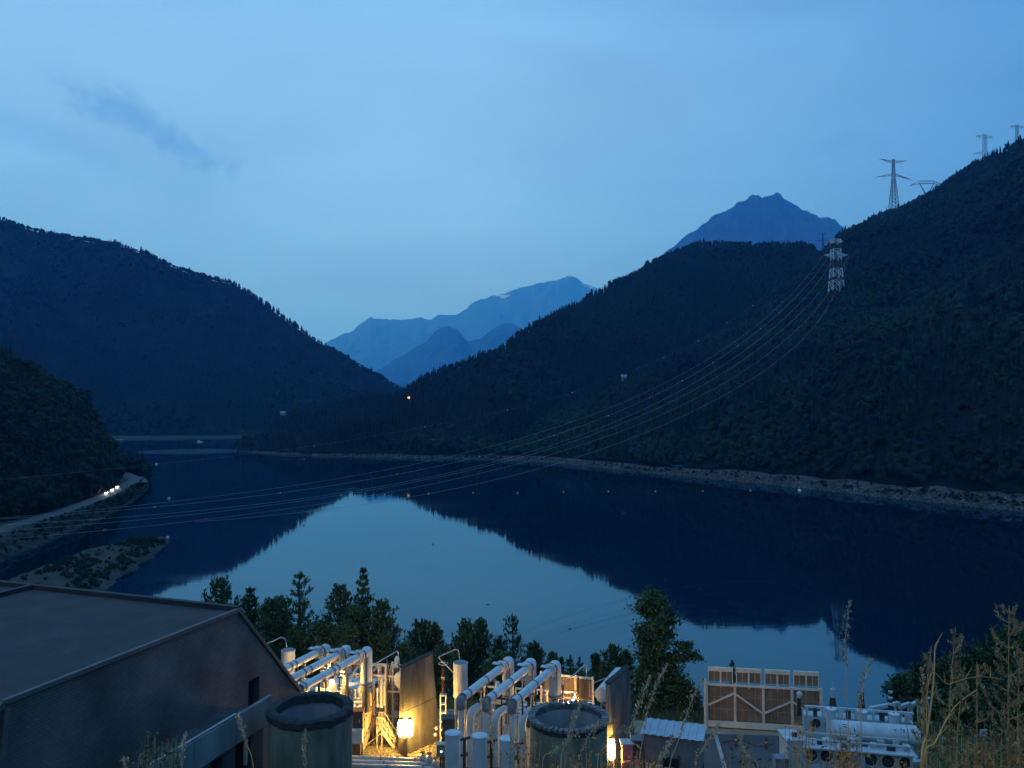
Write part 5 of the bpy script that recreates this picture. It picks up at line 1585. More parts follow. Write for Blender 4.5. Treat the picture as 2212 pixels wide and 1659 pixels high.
# tall thin rusty post
c = onz(806, 1611, PZ); t_ = thing('steel_post', 'tall thin rust-brown post rising between transformer and stairs', 'post', c)
MB().tube(c, at(803, 1440, c.y), .075, n=10).build('pole', M_rust, t_)
MB().box(c + Vector((0, 0, .08)), (.3, .3, .12)).build('foot', M_rust, t_)

# stairs
def stairs(name_px, label, mtl):
    lf = at(813, 1576, 70.2); ld = at(826, 1577, 70.2); ft_ = onz(855, 1606, PZ)
    t_ = thing('stairs', label, 'stairs', (ld.x, ld.y, PZ))
    wz = 1.15
    MB().box(((lf.x + ld.x) / 2, ld.y + wz / 2, ld.z - .04), (ld.x - lf.x, wz, .07)).build('landing', mtl, t_)
    for s in (0, 1):
        yy = s * wz
        MB().beam((ld.x, ld.y + yy, ld.z - .12), (ft_.x, ld.y + yy, PZ + .08), .05, .26).build('stringer', mtl, t_)
        a, b = Vector((lf.x, ld.y + yy, ld.z + 1.1)), Vector((ld.x, ld.y + yy, ld.z + 1.1))
        e = Vector((ft_.x, ld.y + yy, PZ + 1.1))
        MB().path([a, b, e, e + Vector((.12, 0, -.12)), e + Vector((.05, 0, -.45))], .035, n=8).build('handrail', mtl, t_)
        MB().path([a - Vector((0, 0, .5)), b - Vector((0, 0, .5)), e - Vector((0, 0, .5))], .025, n=6).build('midrail', mtl, t_)
        for k in range(5):
            q = a.lerp(b, k / 4)
            MB().tube(q, q - Vector((0, 0, 1.1)), .022, n=6).build('baluster', mtl, t_)
        for k in range(1, 4):
            q = b.lerp(e, k / 3)
            MB().tube(q, q - Vector((0, 0, 1.05)), .026, n=6).build('baluster', mtl, t_)
        for xx in (lf.x + .05, ld.x - .05):
            MB().tube((xx, ld.y + yy, PZ), (xx, ld.y + yy, ld.z), .05, n=8).build('leg', mtl, t_)
    for k in range(6):
        f_ = (k + .5) / 6
        MB().box((ld.x + (ft_.x - ld.x) * f_, ld.y + wz / 2, ld.z + (PZ - ld.z) * f_), (.26, wz, .04)).build('tread', mtl, t_)
    MB().beam((lf.x - 1.1, ld.y, PZ + .15), (ld.x, ld.y, ld.z - .2), .06).build('brace', mtl, t_)
    return t_
M_stair = mat('cream_painted_steel', (0.62, 0.57, 0.44), .5, var=.08)
stairs(0, 'cream steel stairs with railings beside the yellow lamp', M_stair)
# second small flight half hidden by the fire wall
c = at(856, 1550, 75.5); t_ = thing('step_ladder', 'small steel steps glimpsed at the left edge of the fire wall', 'steps', (c.x, c.y, PZ))
for s in (-1, 1): MB().path([(c.x - .5, c.y + s * .4, c.z + 1.6), (c.x, c.y + s * .4, c.z + 1.6), (c.x + 1.4, c.y + s * .4, c.z - .6)], .035, n=6).build('handrail', M_stair, t_)
for k in range(6): MB().box((c.x + .1 + k * .22, c.y, c.z + .5 - k * .33), (.24, .8, .04)).build('tread', M_stair, t_)
for s in (-1, 1): MB().tube((c.x - .3, c.y + s * .4, PZ), (c.x - .3, c.y + s * .4, c.z + 1.6), .04, n=6).build('leg', M_stair, t_)

# bright upright conduits and pipes of the left bay
for k, (px, pa, pb, D, r_, m) in enumerate(((815, 1489, 1524, 71.5, .09, M_white), (823, 1466, 1525, 71.8, .13, M_white), (829.5, 1474, 1521, 72, .10, M_white), (834, 1437, 1543, 73, .13, M_white), (841, 1436, 1540, 74.4, .10, M_dark_steel), (818, 1442, 1492, 74.6, .09, M_stair), (848, 1432, 1540, 75.5, .09, M_stair))):
    a, b = at(px, pa, D), at(px, pb, D)
    t_ = thing('standpipe', ('bright thick standpipe' if m is M_white else 'dark standpipe' if m is M_dark_steel else 'cream standpipe') + ', %s from the left above the stairs' % ORD[[0, 2, 3, 4, 5, 1, 6][k]], 'pipe', (b.x, b.y, PZ), 'standpipes above the stairs')
    MB().tube((b.x, b.y, PZ), b, r_ * .3, n=8).build('stem', M_dark_steel, t_)
    MB().tube(b, a, r_, n=12).build('pipe', m, t_)
    MB().tube(b - Vector((0, 0, .1)), b + Vector((0, 0, .08)), r_ * 1.6, n=12).build('flange', m, t_)
    MB().tube(a - Vector((0, 0, .05)), a + Vector((0, 0, .1)), r_ * 1.4, n=12).build('flange', m, t_)

# heat screens behind each bay and beside the yard: frame, posts, panels
M_mesh2 = mat('panel_wire', (0.42, 0.30, 0.20), .7, var=.2, vscale=2)
def screen(label, x0, x1, D0, D1, ztop, zmid, cols_, upper, m_frame, braces=None, zupper=None, group=None):
    """a free-standing framed screen between plan points, in `cols_` bays"""
    a, b = Vector((x0, D0, 0)), Vector((x1, D1, 0))
    d = (b - a); L_ = d.length; d /= L_
    n_ = Vector((d.y, -d.x, 0))
    if n_.y > 0: n_ = -n_
    t_ = thing('heat_screen', label, 'screen', ((x0 + x1) / 2, (D0 + D1) / 2, PZ), group)
    W_ = L_ / cols_
    P_ = lambda s, z, o=0: a + d * s + n_ * o + Vector((0, 0, z))
    for k in range(cols_ + 1):
        MB().beam(P_(k * W_, PZ, .1), P_(k * W_, ztop + .15, .1), .2, .2).build('post', m_frame, t_)
    MB().beam(P_(-.1, ztop, .16), P_(L_ + .1, ztop, .16), .16, .18).build('beam', m_frame, t_)
    MB().beam(P_(-.1, PZ + .35, .22), P_(L_ + .1, PZ + .35, .22), .5, .42).build('sill', m_frame, t_)
    if zmid:
        MB().beam(P_(0, zmid, .14), P_(L_, zmid, .14), .1, .12).build('beam', m_frame, t_)
    for k in range(cols_):
        s0_, s1_ = k * W_ + .14, (k + 1) * W_ - .14
        MB().beam(P_(s0_, (PZ + .6 + ztop) / 2, -.02), P_(s1_, (PZ + .6 + ztop) / 2, -.02), .1, ztop - PZ - .75).build('mesh_panel', M_mesh, t_)
        gm = MB()
        for q in (.25, .5, .75):
            gm.beam(P_(s0_ + (s1_ - s0_) * q, PZ + .6, .045), P_(s0_ + (s1_ - s0_) * q, ztop - .1, .045), .035)
        for q in (.33, .68):
            gm.beam(P_(s0_, PZ + .6 + (ztop - PZ - .7) * q, .05), P_(s1_, PZ + .6 + (ztop - PZ - .7) * q, .05), .03)
        tag(gm.build('panel_grid', M_mesh2, t_), kind='stuff')
        if upper:
            u0, u1 = ztop + .25, zupper
            MB().beam(P_(s0_ + .05, (u0 + u1) / 2, -.12), P_(s1_ - .05, (u0 + u1) / 2, -.12), .1, u1 - u0).build('upper_panel', M_mesh, t_)
            MB().beam(P_(s0_ + .02, u1 - .15, -.06), P_(s1_ - .02, u1 - .15, -.06), .2, .38).build('cap', m_frame, t_)
            MB().beam(P_((s0_ + s1_) / 2, ztop - .3, .0), P_((s0_ + s1_) / 2, u1 - .2, .0), .1, .14).build('mullion', m_frame, t_)
            for e_ in (s0_ + .05, s1_ - .05):
                MB().beam(P_(e_, u0 - .2, -.03), P_(e_, u1 - .1, -.03), .07, .07).build('edge_strip', m_frame, t_)
            for q in (.25, .75):
                MB().beam(P_(s0_ + (s1_ - s0_) * q, u0, -.05), P_(s0_ + (s1_ - s0_) * q, u1 - .3, -.05), .03).build('edge_strip', m_frame, t_)
    if braces:
        for k, (za_, zb_) in enumerate(braces):
            MB().beam(P_(k * W_ + .1, za_, .24), P_((k + 1) * W_ - .1, zb_, .24), .13, .15).build('brace', m_frame, t_)
    return t_
M_frame = mat('lamp_warm_frame_paint', (0.80, 0.60, 0.44), .5, var=.1, vscale=1.5)  # warm tint holds the light of a lamp that is not built
sa_, sb2 = onz(1527, 1568, PZ), onz(1774, 1583, PZ)
sD0, sD1 = sa_.y, sb2.y
zt_s = at(1527, 1476.5, sD0).z; zu_s = at(1530, 1441, sD0).z
z1b = lambda px, py: at(px, py, sD0 - .5).z
screen('four-bay framed heat screen with mesh panels tinted lamp-brown, beside the yard', sa_.x, sb2.x, sD0, sD1, zt_s, None, 4, True, M_frame,
       braces=[(z1b(1530, 1525), z1b(1584, 1497)), (z1b(1588, 1499), z1b(1646, 1536)), (z1b(1652, 1536), z1b(1708, 1508)), (z1b(1712, 1509), z1b(1768, 1545))], zupper=zu_s)
# double post at the screen's left end
q = at(1523, 1567, sD0 - .6)
t_ = thing('steel_post', 'slim lamp-tinted cream post standing just left of the four-bay screen', 'post', (q.x, q.y, PZ))
MB().beam((q.x, q.y, PZ), at(1523, 1466, q.y), .16).build('pole', M_frame, t_)
MB().box((q.x, q.y, PZ + .1), (.4, .4, .2)).build('foot', M_frame, t_)
zt_a = at(1280, 1462, 73.4).z
xa, xb = at(1170, 1500, 74.4).x, at(1281, 1500, 73.0).x
screen('lamp-tinted brown heat screen glowing behind the right bay', xa, xb, 74.6, 73.0, zt_a, PZ + 3.2, 3, False, M_frame)
xa, xb = at(700, 1450, 80).x, at(866, 1450, 77).x
screen('lamp-tinted brown heat screen behind the left bay', xa, xb, 79.0, 77.2, at(866, 1441, 77).z, PZ + 3.2, 4, False, M_frame)

# conservators (horizontal oil drums) on brackets
def drum(a, b, r_, label, m=None):
    m = m or M_white
    d = (b - a).normalized()
    t_ = thing('oil_drum', label, 'oil tank', ((a.x + b.x) / 2, (a.y + b.y) / 2, PZ))
    L_ = (b - a).length
    MB().lathe(a, d, [(r_ * .5, -.10), (r_ * .93, -.06), (r_, 0), (r_, L_), (r_ * .93, L_ + .06), (r_ * .5, L_ + .1)], n=32).build('shell', m, t_)
    for q in (.2, .8):
        p = a.lerp(b, q)
        for s in (-1, 1):
            MB().beam(Vector((p.x + s * .45, p.y, PZ + .05)), Vector((p.x + s * .35, p.y, p.z - r_ * .8)), .12).build('leg', M_stair, t_)
        MB().beam(p + Vector((-.7, 0, -r_ - .15)), p + Vector((.7, 0, -r_ - .15)), .16).build('saddle', M_stair, t_)
        MB().beam(p + Vector((-.6, 0, -r_ - .2)), p + Vector((.75, 0, -r_ - 1.3)), .12).build('strut', M_stair, t_)
    MB().path([a + Vector((-r_ - .35, .3, -.3)), a + Vector((-r_ - .35, .3, r_ + .15)), a.lerp(b, .4) + Vector((-.1, 0, r_ + .15)), a.lerp(b, .45) + Vector((0, 0, r_ - .05))], .04, n=8).build('vent_pipe', M_galv, t_)
    return t_
a = at(866, 1469, 70.4); drum(a, a + Vector((1.3, 3.8, 0)), .70, 'white oil drum, its round end half hidden by the left fire wall')
a = at(1300, 1501, 65.5); b = at(1338, 1463, 70.6); b.z = a.z; drum(a, b, .60, 'white oil drum reaching behind the right fire wall')

# pipe gantries: a thin loop rising over each bay
for k, pts in enumerate(([(800, 1440), (830, 1424), (857, 1407), (860, 1409), (861, 1434)], [(1216, 1480), (1243, 1457), (1263, 1436), (1266, 1438), (1267, 1466)])):
    D = (75.0, 72.0)[k]
    a = at(pts[0][0], pts[0][1], D - 3)
    P_ = [a] + [at(x_, y_, D) for x_, y_ in pts[2:]]
    t_ = thing('pipe_gantry', 'thin bent pipe peaking over the %s bay' % ('left', 'right')[k], 'pipe', (P_[-1].x, P_[-1].y, PZ))
    MB().path(P_, .055, n=8).build('pipe', M_galv, t_)
    MB().tube((P_[-1].x, P_[-1].y, PZ), P_[-1], .06, n=8).build('post', M_rust, t_)
    MB().tube((P_[0].x, P_[0].y, PZ), P_[0], .07, n=8).build('post', M_dark_steel, t_)
    MB().tube((P_[0].x + 1.4, P_[0].y + .8, PZ), (P_[0].x + 1.4, P_[0].y + .8, P_[0].z + .4), .06, n=8).build('post', M_rust, t_)
# horizontal steelwork through both bays
def steelwork(label, ox, oy, seed, D):
    rs = random.Random(seed)
    t_ = thing('pipe_rack', label, 'pipe rack', (ox, oy, PZ))
    for z_ in (PZ + 3.6, PZ + 5.0):
        for dy in (0, 3.2):
            MB().beam((ox - 4.5, oy + dy + .8, z_), (ox + 4.0, oy + dy - .8, z_), .14).build('beam', M_frame, t_)
    for sx in (-4.2, -1.4, 1.4, 3.8):
        for dy in (0, 3.2):
            MB().beam((ox + sx, oy + dy - sx * .18, PZ), (ox + sx, oy + dy - sx * .18, PZ + 5.1), .14).build('column', M_frame, t_)
    for k in range(8):
        x_ = ox - 4 + rs.random() * 7.5; y_ = oy + rs.random() * 3.4; z_ = PZ + rs.uniform(3.2, 5.2)
        l_ = rs.uniform(.7, 2.2)
        MB().path([(x_, y_, z_), (x_ + .1, y_ + l_ * .6, z_ + .05), (x_ + .3, y_ + l_, z_ + rs.uniform(-.5, .6))], rs.uniform(.06, .14), n=10).build('pipe', M_white if k % 2 else M_galv, t_)
    for k in range(5):
        x_ = ox - 3.5 + k * 1.5
        MB().box((x_, oy + 1.2, PZ + 3.9 + rs.uniform(-.3, .3)), (.5, .6, .55)).build('junction_box', M_white if k % 2 else M_tank, t_)
    for k in range(3):
        x_ = ox - 3 + k * 2.6
        MB().lathe((x_, oy + 2.0, PZ + 5.1), (0, 0, 1), [(.20, 0), (.24, .3), (.24, .8), (.12, 1.0)], n=14).build('canister', M_white, t_)
    for k in range(4):
        MB().beam((ox - 4.2 + k * 2.1, oy - .1, PZ + 3.7), (ox - 3.1 + k * 2.1, oy - .2, PZ + 5.0), .08).build('brace', M_frame, t_)
    return t_
q = at(800, 1470, 74.5); steelwork('lamp-tinted cream steel frame full of pipework behind the left tubes', q.x, q.y, 3, 74)
q = at(1150, 1492, 67.5); steelwork('lamp-tinted cream steel frame full of pipework under the right tubes', q.x, q.y, 8, 67)
# low cover boxes and hoses of the right-bay transformer
c = at(1180, 1540, 66); trf2 = thing('transformer', 'transformer top of the right bay, seen behind the toothed shaft rim', 'transformer', (c.x, c.y, PZ))
MB().box((c.x + .4, c.y + 1.5, PZ + 2.1), (7.6, 4.8, 3.8)).build('tank', M_tank, trf2)
MB().box((c.x + .4, c.y + 1.5, PZ + 4.08), (7.9, 5.0, .16)).build('cover', M_white, trf2)
for k in range(9):
    MB().tube((c.x - 3 + k * .85, c.y - .4, PZ + 4.1), (c.x - 2.9 + k * .85, c.y + random.uniform(-.4, 1.2), PZ + 4.1 + random.uniform(.4, 1.0)), random.uniform(.06, .18), n=10).build('fitting', M_white if k % 2 else M_galv, trf2)
for k in range(4):
    MB().tube((c.x - 3.2, c.y - .2 + k * .8, PZ + 4.5), (c.x + 3.8, c.y - .5 + k * .8, PZ + 4.5), .09, n=10).build('conduit', M_galv, trf2)

# ---- yard lamps (sodium)
def glow(name, col, s):
    m = bpy.data.materials.new(name); m.use_nodes = True
    b_ = m.node_tree.nodes['Principled BSDF']; b_.inputs['Emission Color'].default_value = col + (1,); b_.inputs['Emission Strength'].default_value = s; b_.inputs['Base Color'].default_value = (.9, .8, .6, 1)
    return m
M_sod = glow('sodium_lamp_glass', (1.0, 0.58, 0.11), 200)
M_sod2 = glow('sodium_tube_glass', (1.0, 0.60, 0.12), 110)
M_sod3 = glow('small_sodium_glass', (1.0, 0.64, 0.18), 1500)
SOD = (1.0, 0.58, 0.12)
def point(name, p, power, parent, size=.2, col=SOD):
    l_ = bpy.data.lights.new(name, 'POINT'); l_.energy = power; l_.color = col; l_.shadow_soft_size = size
    o_ = bpy.data.objects.new(name, l_); COL.objects.link(o_); o_.parent = parent; o_.location = Vector(p) - root_loc(parent)
lb = onz(877.5, 1633, PZ) + Vector((.0, -.55, 0))
t_ = thing('yard_lamp', 'twin-headed yard lamp glowing yellow before the left fire wall', 'lamp', lb)
MB().box(lb + Vector((0, 0, .9)), (.30, .30, 1.8)).build('post', M_conc, t_)
MB().box(lb + Vector((0, 0, 1.84)), (1.15, .2, .1)).build('crossbar', M_dark_steel, t_)
for s in (-1, 1):
    x_ = s * .34
    MB().lathe(lb + Vector((x_, 0, 1.9)), (0, 0, 1), [(.10, 0), (.22, .10), (.31, .35), (.34, .7), (.31, 1.05), (.22, 1.32), (.10, 1.45)], n=20).build('lantern_glass', M_sod, t_)
    MB().lathe(lb + Vector((x_, 0, 3.35)), (0, 0, 1), [(.20, 0), (.12, .1), (.03, .16)], n=14).build('cap', M_dark_steel, t_)
lb2 = at(1320.5, 1640, 62.7)
t_ = thing('yard_lamp', 'single tall yellow lamp glowing at the foot of the right fire wall', 'lamp', (lb2.x, lb2.y, PZ))
MB().box((lb2.x, lb2.y, (PZ + lb2.z) / 2), (.26, .26, lb2.z - PZ)).build('post', M_conc, t_)
MB().lathe(lb2, (0, 0, 1), [(.14, 0), (.26, .12), (.27, .8), (.25, 1.45), (.12, 1.62)], n=20).build('lantern_glass', M_sod2, t_)
MB().lathe(lb2 + Vector((0, 0, 1.62)), (0, 0, 1), [(.18, 0), (.1, .08), (.02, .12)], n=14).build('cap', M_dark_steel, t_)

# ---- corrugated shed on legs
tl, tr, br, bl = at(1388, 1583, 62.0), at(1516, 1596, 60.6), at(1516, 1636, 60.6), at(1388, 1628, 62.0)
sd = thing('shed', 'small corrugated steel shed with a ribbed lean-to roof in the yard', 'shed', (tl.x + 2, tl.y + 1, PZ))
M_corr = mat('corrugated_steel', (0.24, 0.22, 0.21), .5, metal=.2, var=.12, vscale=1)
M_corr_r = mat('corrugated_roof', (0.42, 0.44, 0.48), .42, metal=.3, var=.1, vscale=1)
d = Vector((tr.x - tl.x, tr.y - tl.y, 0)); Ls = d.length; d /= Ls
nf = Vector((d.y, -d.x, 0))
if nf.y > 0: nf = -nf
zb_, ztf = 32.5, tl.z
def corr(p0, dx, L_, n_, z0_, z1_, m, nm, lean=None):
    nn_ = 22
    for k in range(nn_):
        s_ = L_ * k / nn_
        off = n_ * (.03 if k % 2 else 0)
        a_ = p0 + dx * s_ + off; b_ = p0 + dx * (s_ + L_ / nn_) + off
        v_ = [Vector((a_.x, a_.y, z0_)), Vector((b_.x, b_.y, z0_)), Vector((b_.x, b_.y, z1_)), Vector((a_.x, a_.y, z1_))]
        MB().slab(v_, n_, .03).build(nm, m, sd)
corr(Vector((tl.x, tl.y, 0)), d, Ls, nf, zb_, ztf, M_corr, 'wall_sheet')
dep_s = 2.3; zbk = ztf + .12
pr_ = Vector((tr.x, tr.y, 0))
v_ = [Vector((pr_.x, pr_.y, zb_)), Vector((pr_.x, pr_.y, zb_)) - nf * dep_s, Vector((pr_.x, pr_.y, zbk)) - nf * dep_s, Vector((pr_.x, pr_.y, ztf))]
MB().slab(v_, d, .05).build('end_wall', M_corr, sd)
pl_ = Vector((tl.x, tl.y, 0))
v_ = [Vector((pl_.x, pl_.y, zb_)), Vector((pl_.x, pl_.y, zb_)) - nf * dep_s, Vector((pl_.x, pl_.y, zbk)) - nf * dep_s, Vector((pl_.x, pl_.y, ztf))]
MB().slab(v_, -d, .05).build('end_wall', M_corr, sd)
v_ = [pl_ - nf * dep_s + Vector((0, 0, zb_)), pr_ - nf * dep_s + Vector((0, 0, zb_)), pr_ - nf * dep_s + Vector((0, 0, zbk)), pl_ - nf * dep_s + Vector((0, 0, zbk))]
MB().slab(v_, -nf, .05).build('back_wall', M_corr, sd)
for k in range(16):
    s_ = -.15 + (Ls + .3) * k / 16; w_ = (Ls + .3) / 16
    zz = .045 if k % 2 else 0
    p = [pl_ + d * s_ + nf * .3 + Vector((0, 0, ztf + .05 + zz)), pl_ + d * (s_ + w_) + nf * .3 + Vector((0, 0, ztf + .05 + zz)),
         pl_ + d * (s_ + w_) - nf * (dep_s + .2) + Vector((0, 0, zbk + .10 + zz)), pl_ + d * s_ - nf * (dep_s + .2) + Vector((0, 0, zbk + .10 + zz))]
    MB().slab(p, (0, 0, 1), .03).build('roof_sheet', M_corr_r, sd)
for s_, o_ in ((.1, -.1), (Ls - .1, -.1), (.1, -dep_s + .1), (Ls - .1, -dep_s + .1), (Ls * .36, .12), (Ls * .62, .12)):
    p = pl_ + d * s_ + nf * o_
    MB().beam(Vector((p.x, p.y, PZ)), Vector((p.x, p.y, zb_ + .9)), .1).build('leg', M_dark_steel, sd)
p = pl_ + d * (Ls * .36) + nf * .06
MB().slab([p + Vector((0, 0, zb_ - .1)), p + d * (Ls * .26) + Vector((0, 0, zb_ - .1)), p + d * (Ls * .26) + Vector((0, 0, zb_ + .62)), p + Vector((0, 0, zb_ + .62))], nf, .04).build('hatch', M_black, sd)
MB().box(pl_ + d * (Ls * .55) - nf * 1.2 + Vector((0, 0, PZ + .8)), (3.4, 1.2, 1.4), rz=math.atan2(d.y, d.x)).build('machinery', M_dark, sd)
c = at(1376, 1608, 62.2); t_ = thing('cabinet', 'black cabinet against the left end of the corrugated shed', 'cabinet', (c.x, c.y, PZ))
MB().box((c.x, c.y, (PZ + 34.2) / 2), (.8, .8, 4.2)).build('case', M_dark_steel, t_)
MB().box((c.x, c.y, 34.25), (.95, 1.0, .1)).build('top', M_ring, t_)
c = at(1354, 1612, 62.0); t_ = thing('cabinet', 'grey cabinet with a pale top between fire wall and black cabinet', 'cabinet', (c.x, c.y, PZ))
MB().box((c.x, c.y, (PZ + 34.0) / 2), (.8, .8, 4.0)).build('case', M_corr, t_)
MB().box((c.x, c.y, 34.05), (1.05, 1.0, .1)).build('top', M_white, t_)
# red machine under the grass stems
c = at(1368, 1654, 60.0); t_ = thing('hose_reel', 'red hose reel housing low beside the single yellow lamp', 'hose reel', (c.x, c.y, PZ))
M_red = mat('red_paint', (0.42, 0.035, 0.02), .5, var=.15, vscale=3)
MB().lathe((c.x - .85, c.y, c.z - .35), (1, 0, .12), [(.2, 0), (.55, .1), (.62, .3), (.62, 1.4), (.55, 1.6), (.2, 1.7)], n=22).build('housing', M_red, t_)
MB().box((c.x, c.y + .1, (PZ + c.z - .9) / 2), (1.4, .7, c.z - .9 - PZ)).build('stand', M_red, t_)

for px, py, D, lb_ in ((1239, 1512, 69.5, 'small lit lantern standing before the glowing right screen'), (717, 1471, 68.0, 'small lit lantern shining under the left tubes')):
    c = at(px, py, D); t_ = thing('yard_lamp', lb_, 'lamp', (c.x, c.y, PZ))
    MB().tube((c.x, c.y, PZ), (c.x, c.y, c.z - .2), .05, n=8).build('post', M_galv, t_)
    MB().lathe((c.x, c.y, c.z - .2), (0, 0, 1), [(.06, 0), (.13, .06), (.13, .24), (.07, .3)], n=14).build('lantern_glass', M_sod3, t_)
    MB().lathe((c.x, c.y, c.z + .1), (0, 0, 1), [(.2, 0), (.05, .08), (.01, .1)], n=14).build('cap', M_white, t_)
# ================================================================== right-hand transformer
X = lambda px, py, D: at(px, py, D)
M_bw = mat('pale_blue_grey_paint', (0.52, 0.53, 0.52), .45, var=.12, vscale=1.2, vdetail=7)
tr_ = thing('transformer', 'big pale transformer with a fat oil drum and rows of cooling fans, lower right', 'transformer', (26.0, 60, PZ))
# cooler banks
def cooler(x0, x1, ya, yb, zb_, zt_, fans, rfan, deck=True):
    a, b = Vector((x0, ya, 0)), Vector((x1, yb, 0))
    d = b - a; L_ = d.length; d /= L_
    n_ = Vector((d.y, -d.x, 0))
    rz = math.atan2(d.y, d.x)
    m = a.lerp(b, .5)
    MB().box((m.x - n_.x * .6, m.y - n_.y * .6, (zb_ + zt_) / 2), (L_, 1.1, zt_ - zb_), rz=rz).build('cooler_box', M_bw, tr_)
    for px, py in fans:
        c = onplane(px, py, a, n_)
        MB().lathe(c - n_ * .05, n_, [(rfan * 1.18, 0), (rfan * 1.25, .12), (rfan * 1.12, .16), (rfan, .10)], n=26).build('fan_cowl', M_bw, tr_)
        MB().lathe(c, n_, [(rfan * 1.02, 0), (rfan * 1.02, .07)], n=26).build('fan_opening', M_black, tr_)
        fb_ = MB()
        for q in range(6):
            an = q * math.pi / 3 + .3
            e_ = d * math.cos(an) + Vector((0, 0, 1)) * math.sin(an)
            fb_.beam(c + n_ * .09 + e_ * rfan * .2, c + n_ * .09 + e_ * rfan * .9, .14, .02, up=n_)
        fb_.lathe(c + n_ * .06, n_, [(rfan * .26, 0), (rfan * .22, .08)], n=14)
        fan = fb_.build('fan', M_dark_steel, tr_)
    return a, d, n_, L_
x0, x1 = X(1733, 1620, 56).x, X(1972, 1640, 54.6).x
ca = cooler(x0, x1, 56.0, 54.6, 32.0, at(1750, 1613, 56).z, [(1752, 1630), (1785, 1632.5), (1822, 1635.5), (1881, 1640.5), (1918, 1644.5), (1955, 1649)], .40)
a, d, n_, L_ = ca
ztop = at(1750, 1613, 56).z
MB().beam(a + Vector((0, 0, ztop + .06)) + n_ * .1, a + d * L_ + Vector((0, 0, ztop + .06)) + n_ * .1, .5, .10).build('deck_edge', M_bw, tr_)
for k in range(14):
    p = a + d * (L_ * (k + .5) / 14) - n_ * random.uniform(.3, 1.2)
    h_ = random.uniform(.2, .62)
    MB().box((p.x, p.y, ztop + h_ / 2), (random.uniform(.2, .5), random.uniform(.2, .5), h_), rz=math.atan2(d.y, d.x)).build(('valve_box', 'fitting')[k % 2], (M_bw, M_galv, M_dark_steel)[k % 3], tr_)
for k in range(2):
    MB().beam(a + Vector((0, 0, ztop + .42 + k * .22)) - n_ * (.35 + k * .6), a + d * L_ + Vector((0, 0, ztop + .42 + k * .22)) - n_ * (.35 + k * .6), .09).build('pipe_run', M_bw, tr_)
for s_ in (.02, .50, .56, .98):
    p = a + d * (L_ * s_) + n_ * .05
    MB().beam(Vector((p.x, p.y, 31)), Vector((p.x, p.y, ztop)), .14).build('stiffener', M_bw, tr_)
# left end box with the leaning bushing
c = X(1716, 1612, 56.3)
MB().box((c.x, c.y + .6, (32 + at(1700, 1590, 57).z) / 2), (1.15, 1.7, at(1700, 1590, 57).z - 32)).build('end_box', M_bw, tr_)
MB().box((c.x - .05, c.y + .55, at(1700, 1588, 57).z + .05), (1.3, 1.9, .08)).build('end_box_lid', M_bw, tr_)
MB().box(X(1686, 1648, 55.0), (.9, .8, .9)).build('low_box', M_ring, tr_)
# main tank and rear bank
MB().box((X(1840, 1600, 60.5).x, 60.8, 32.0), (9.2, 3.6, 4.0), rz=-R(6)).build('main_tank', M_bw, tr_)
xr0, xr1 = X(1738, 1560, 64).x, X(1975, 1570, 62.4).x
cb_ = cooler(xr0, xr1, 64.0, 62.5, 31.0, at(1760, 1546, 64).z, [(1762, 1562), (1793, 1564)], .36)
a2, d2, n2_, L2_ = cb_
zt3 = at(1760, 1546, 64).z
MB().beam(a2 + Vector((0, 0, zt3 + .75)), a2 + d2 * L2_ + Vector((0, 0, zt3 + .75)), .18, .16).build('top_rail', M_bw, tr_)
for k in range(13):
    p = a2 + d2 * (L2_ * (k + .3) / 13)
    MB().box((p.x, p.y, zt3 + .36), (random.uniform(.14, .42), .3, .66), rz=math.atan2(d2.y, d2.x)).build('fitting', (M_bw, M_dark_steel, M_bw, M_galv)[k % 4], tr_)
# turrets
for px, pyt, pyb, D in ((1795, 1530, 1596, 60.2), (1862.5, 1535.5, 1575, 61.6), (1931, 1541, 1580, 61.2)):
    t0, b0 = X(px, pyt, D), X(px, pyb, D)
    MB().tube((t0.x, t0.y, 33.6), (t0.x, t0.y, t0.z - .05), .355, n=24).build('turret', M_bw, tr_)
    MB().lathe((t0.x, t0.y, t0.z - .06), (0, 0, 1), [(.40, 0), (.40, .06), (.02, .09)], n=24).build('turret_lid', mat('pale_lid', (0.7, .72, .72)), tr_)
    MB().beam((t0.x, t0.y, t0.z), (t0.x, t0.y, t0.z + .12), .06).build('lifting_eye', M_dark_steel, tr_)
# the drum
da, db = X(1800, 1576, 59.2), X(1984, 1590, 57.6)
dd = (db - da).normalized(); Ld = (db - da).length
MB().lathe(da, dd, [(.30, -.16), (.62, -.08), (.70, 0), (.70, Ld), (.62, Ld + .08), (.30, Ld + .16)], n=36).build('oil_drum', M_bw, tr_)
MB().lathe(da + dd * (Ld * .86), dd, [(.705, 0), (.725, .0), (.725, .05), (.705, .05)], n=36).build('drum_band', M_ring, tr_)
for q in (.1, .45, .8):
    p = da + dd * (Ld * q)
    MB().box((p.x, p.y, p.z - .95), (.22, 1.0, .75)).build('drum_saddle', M_bw, tr_)
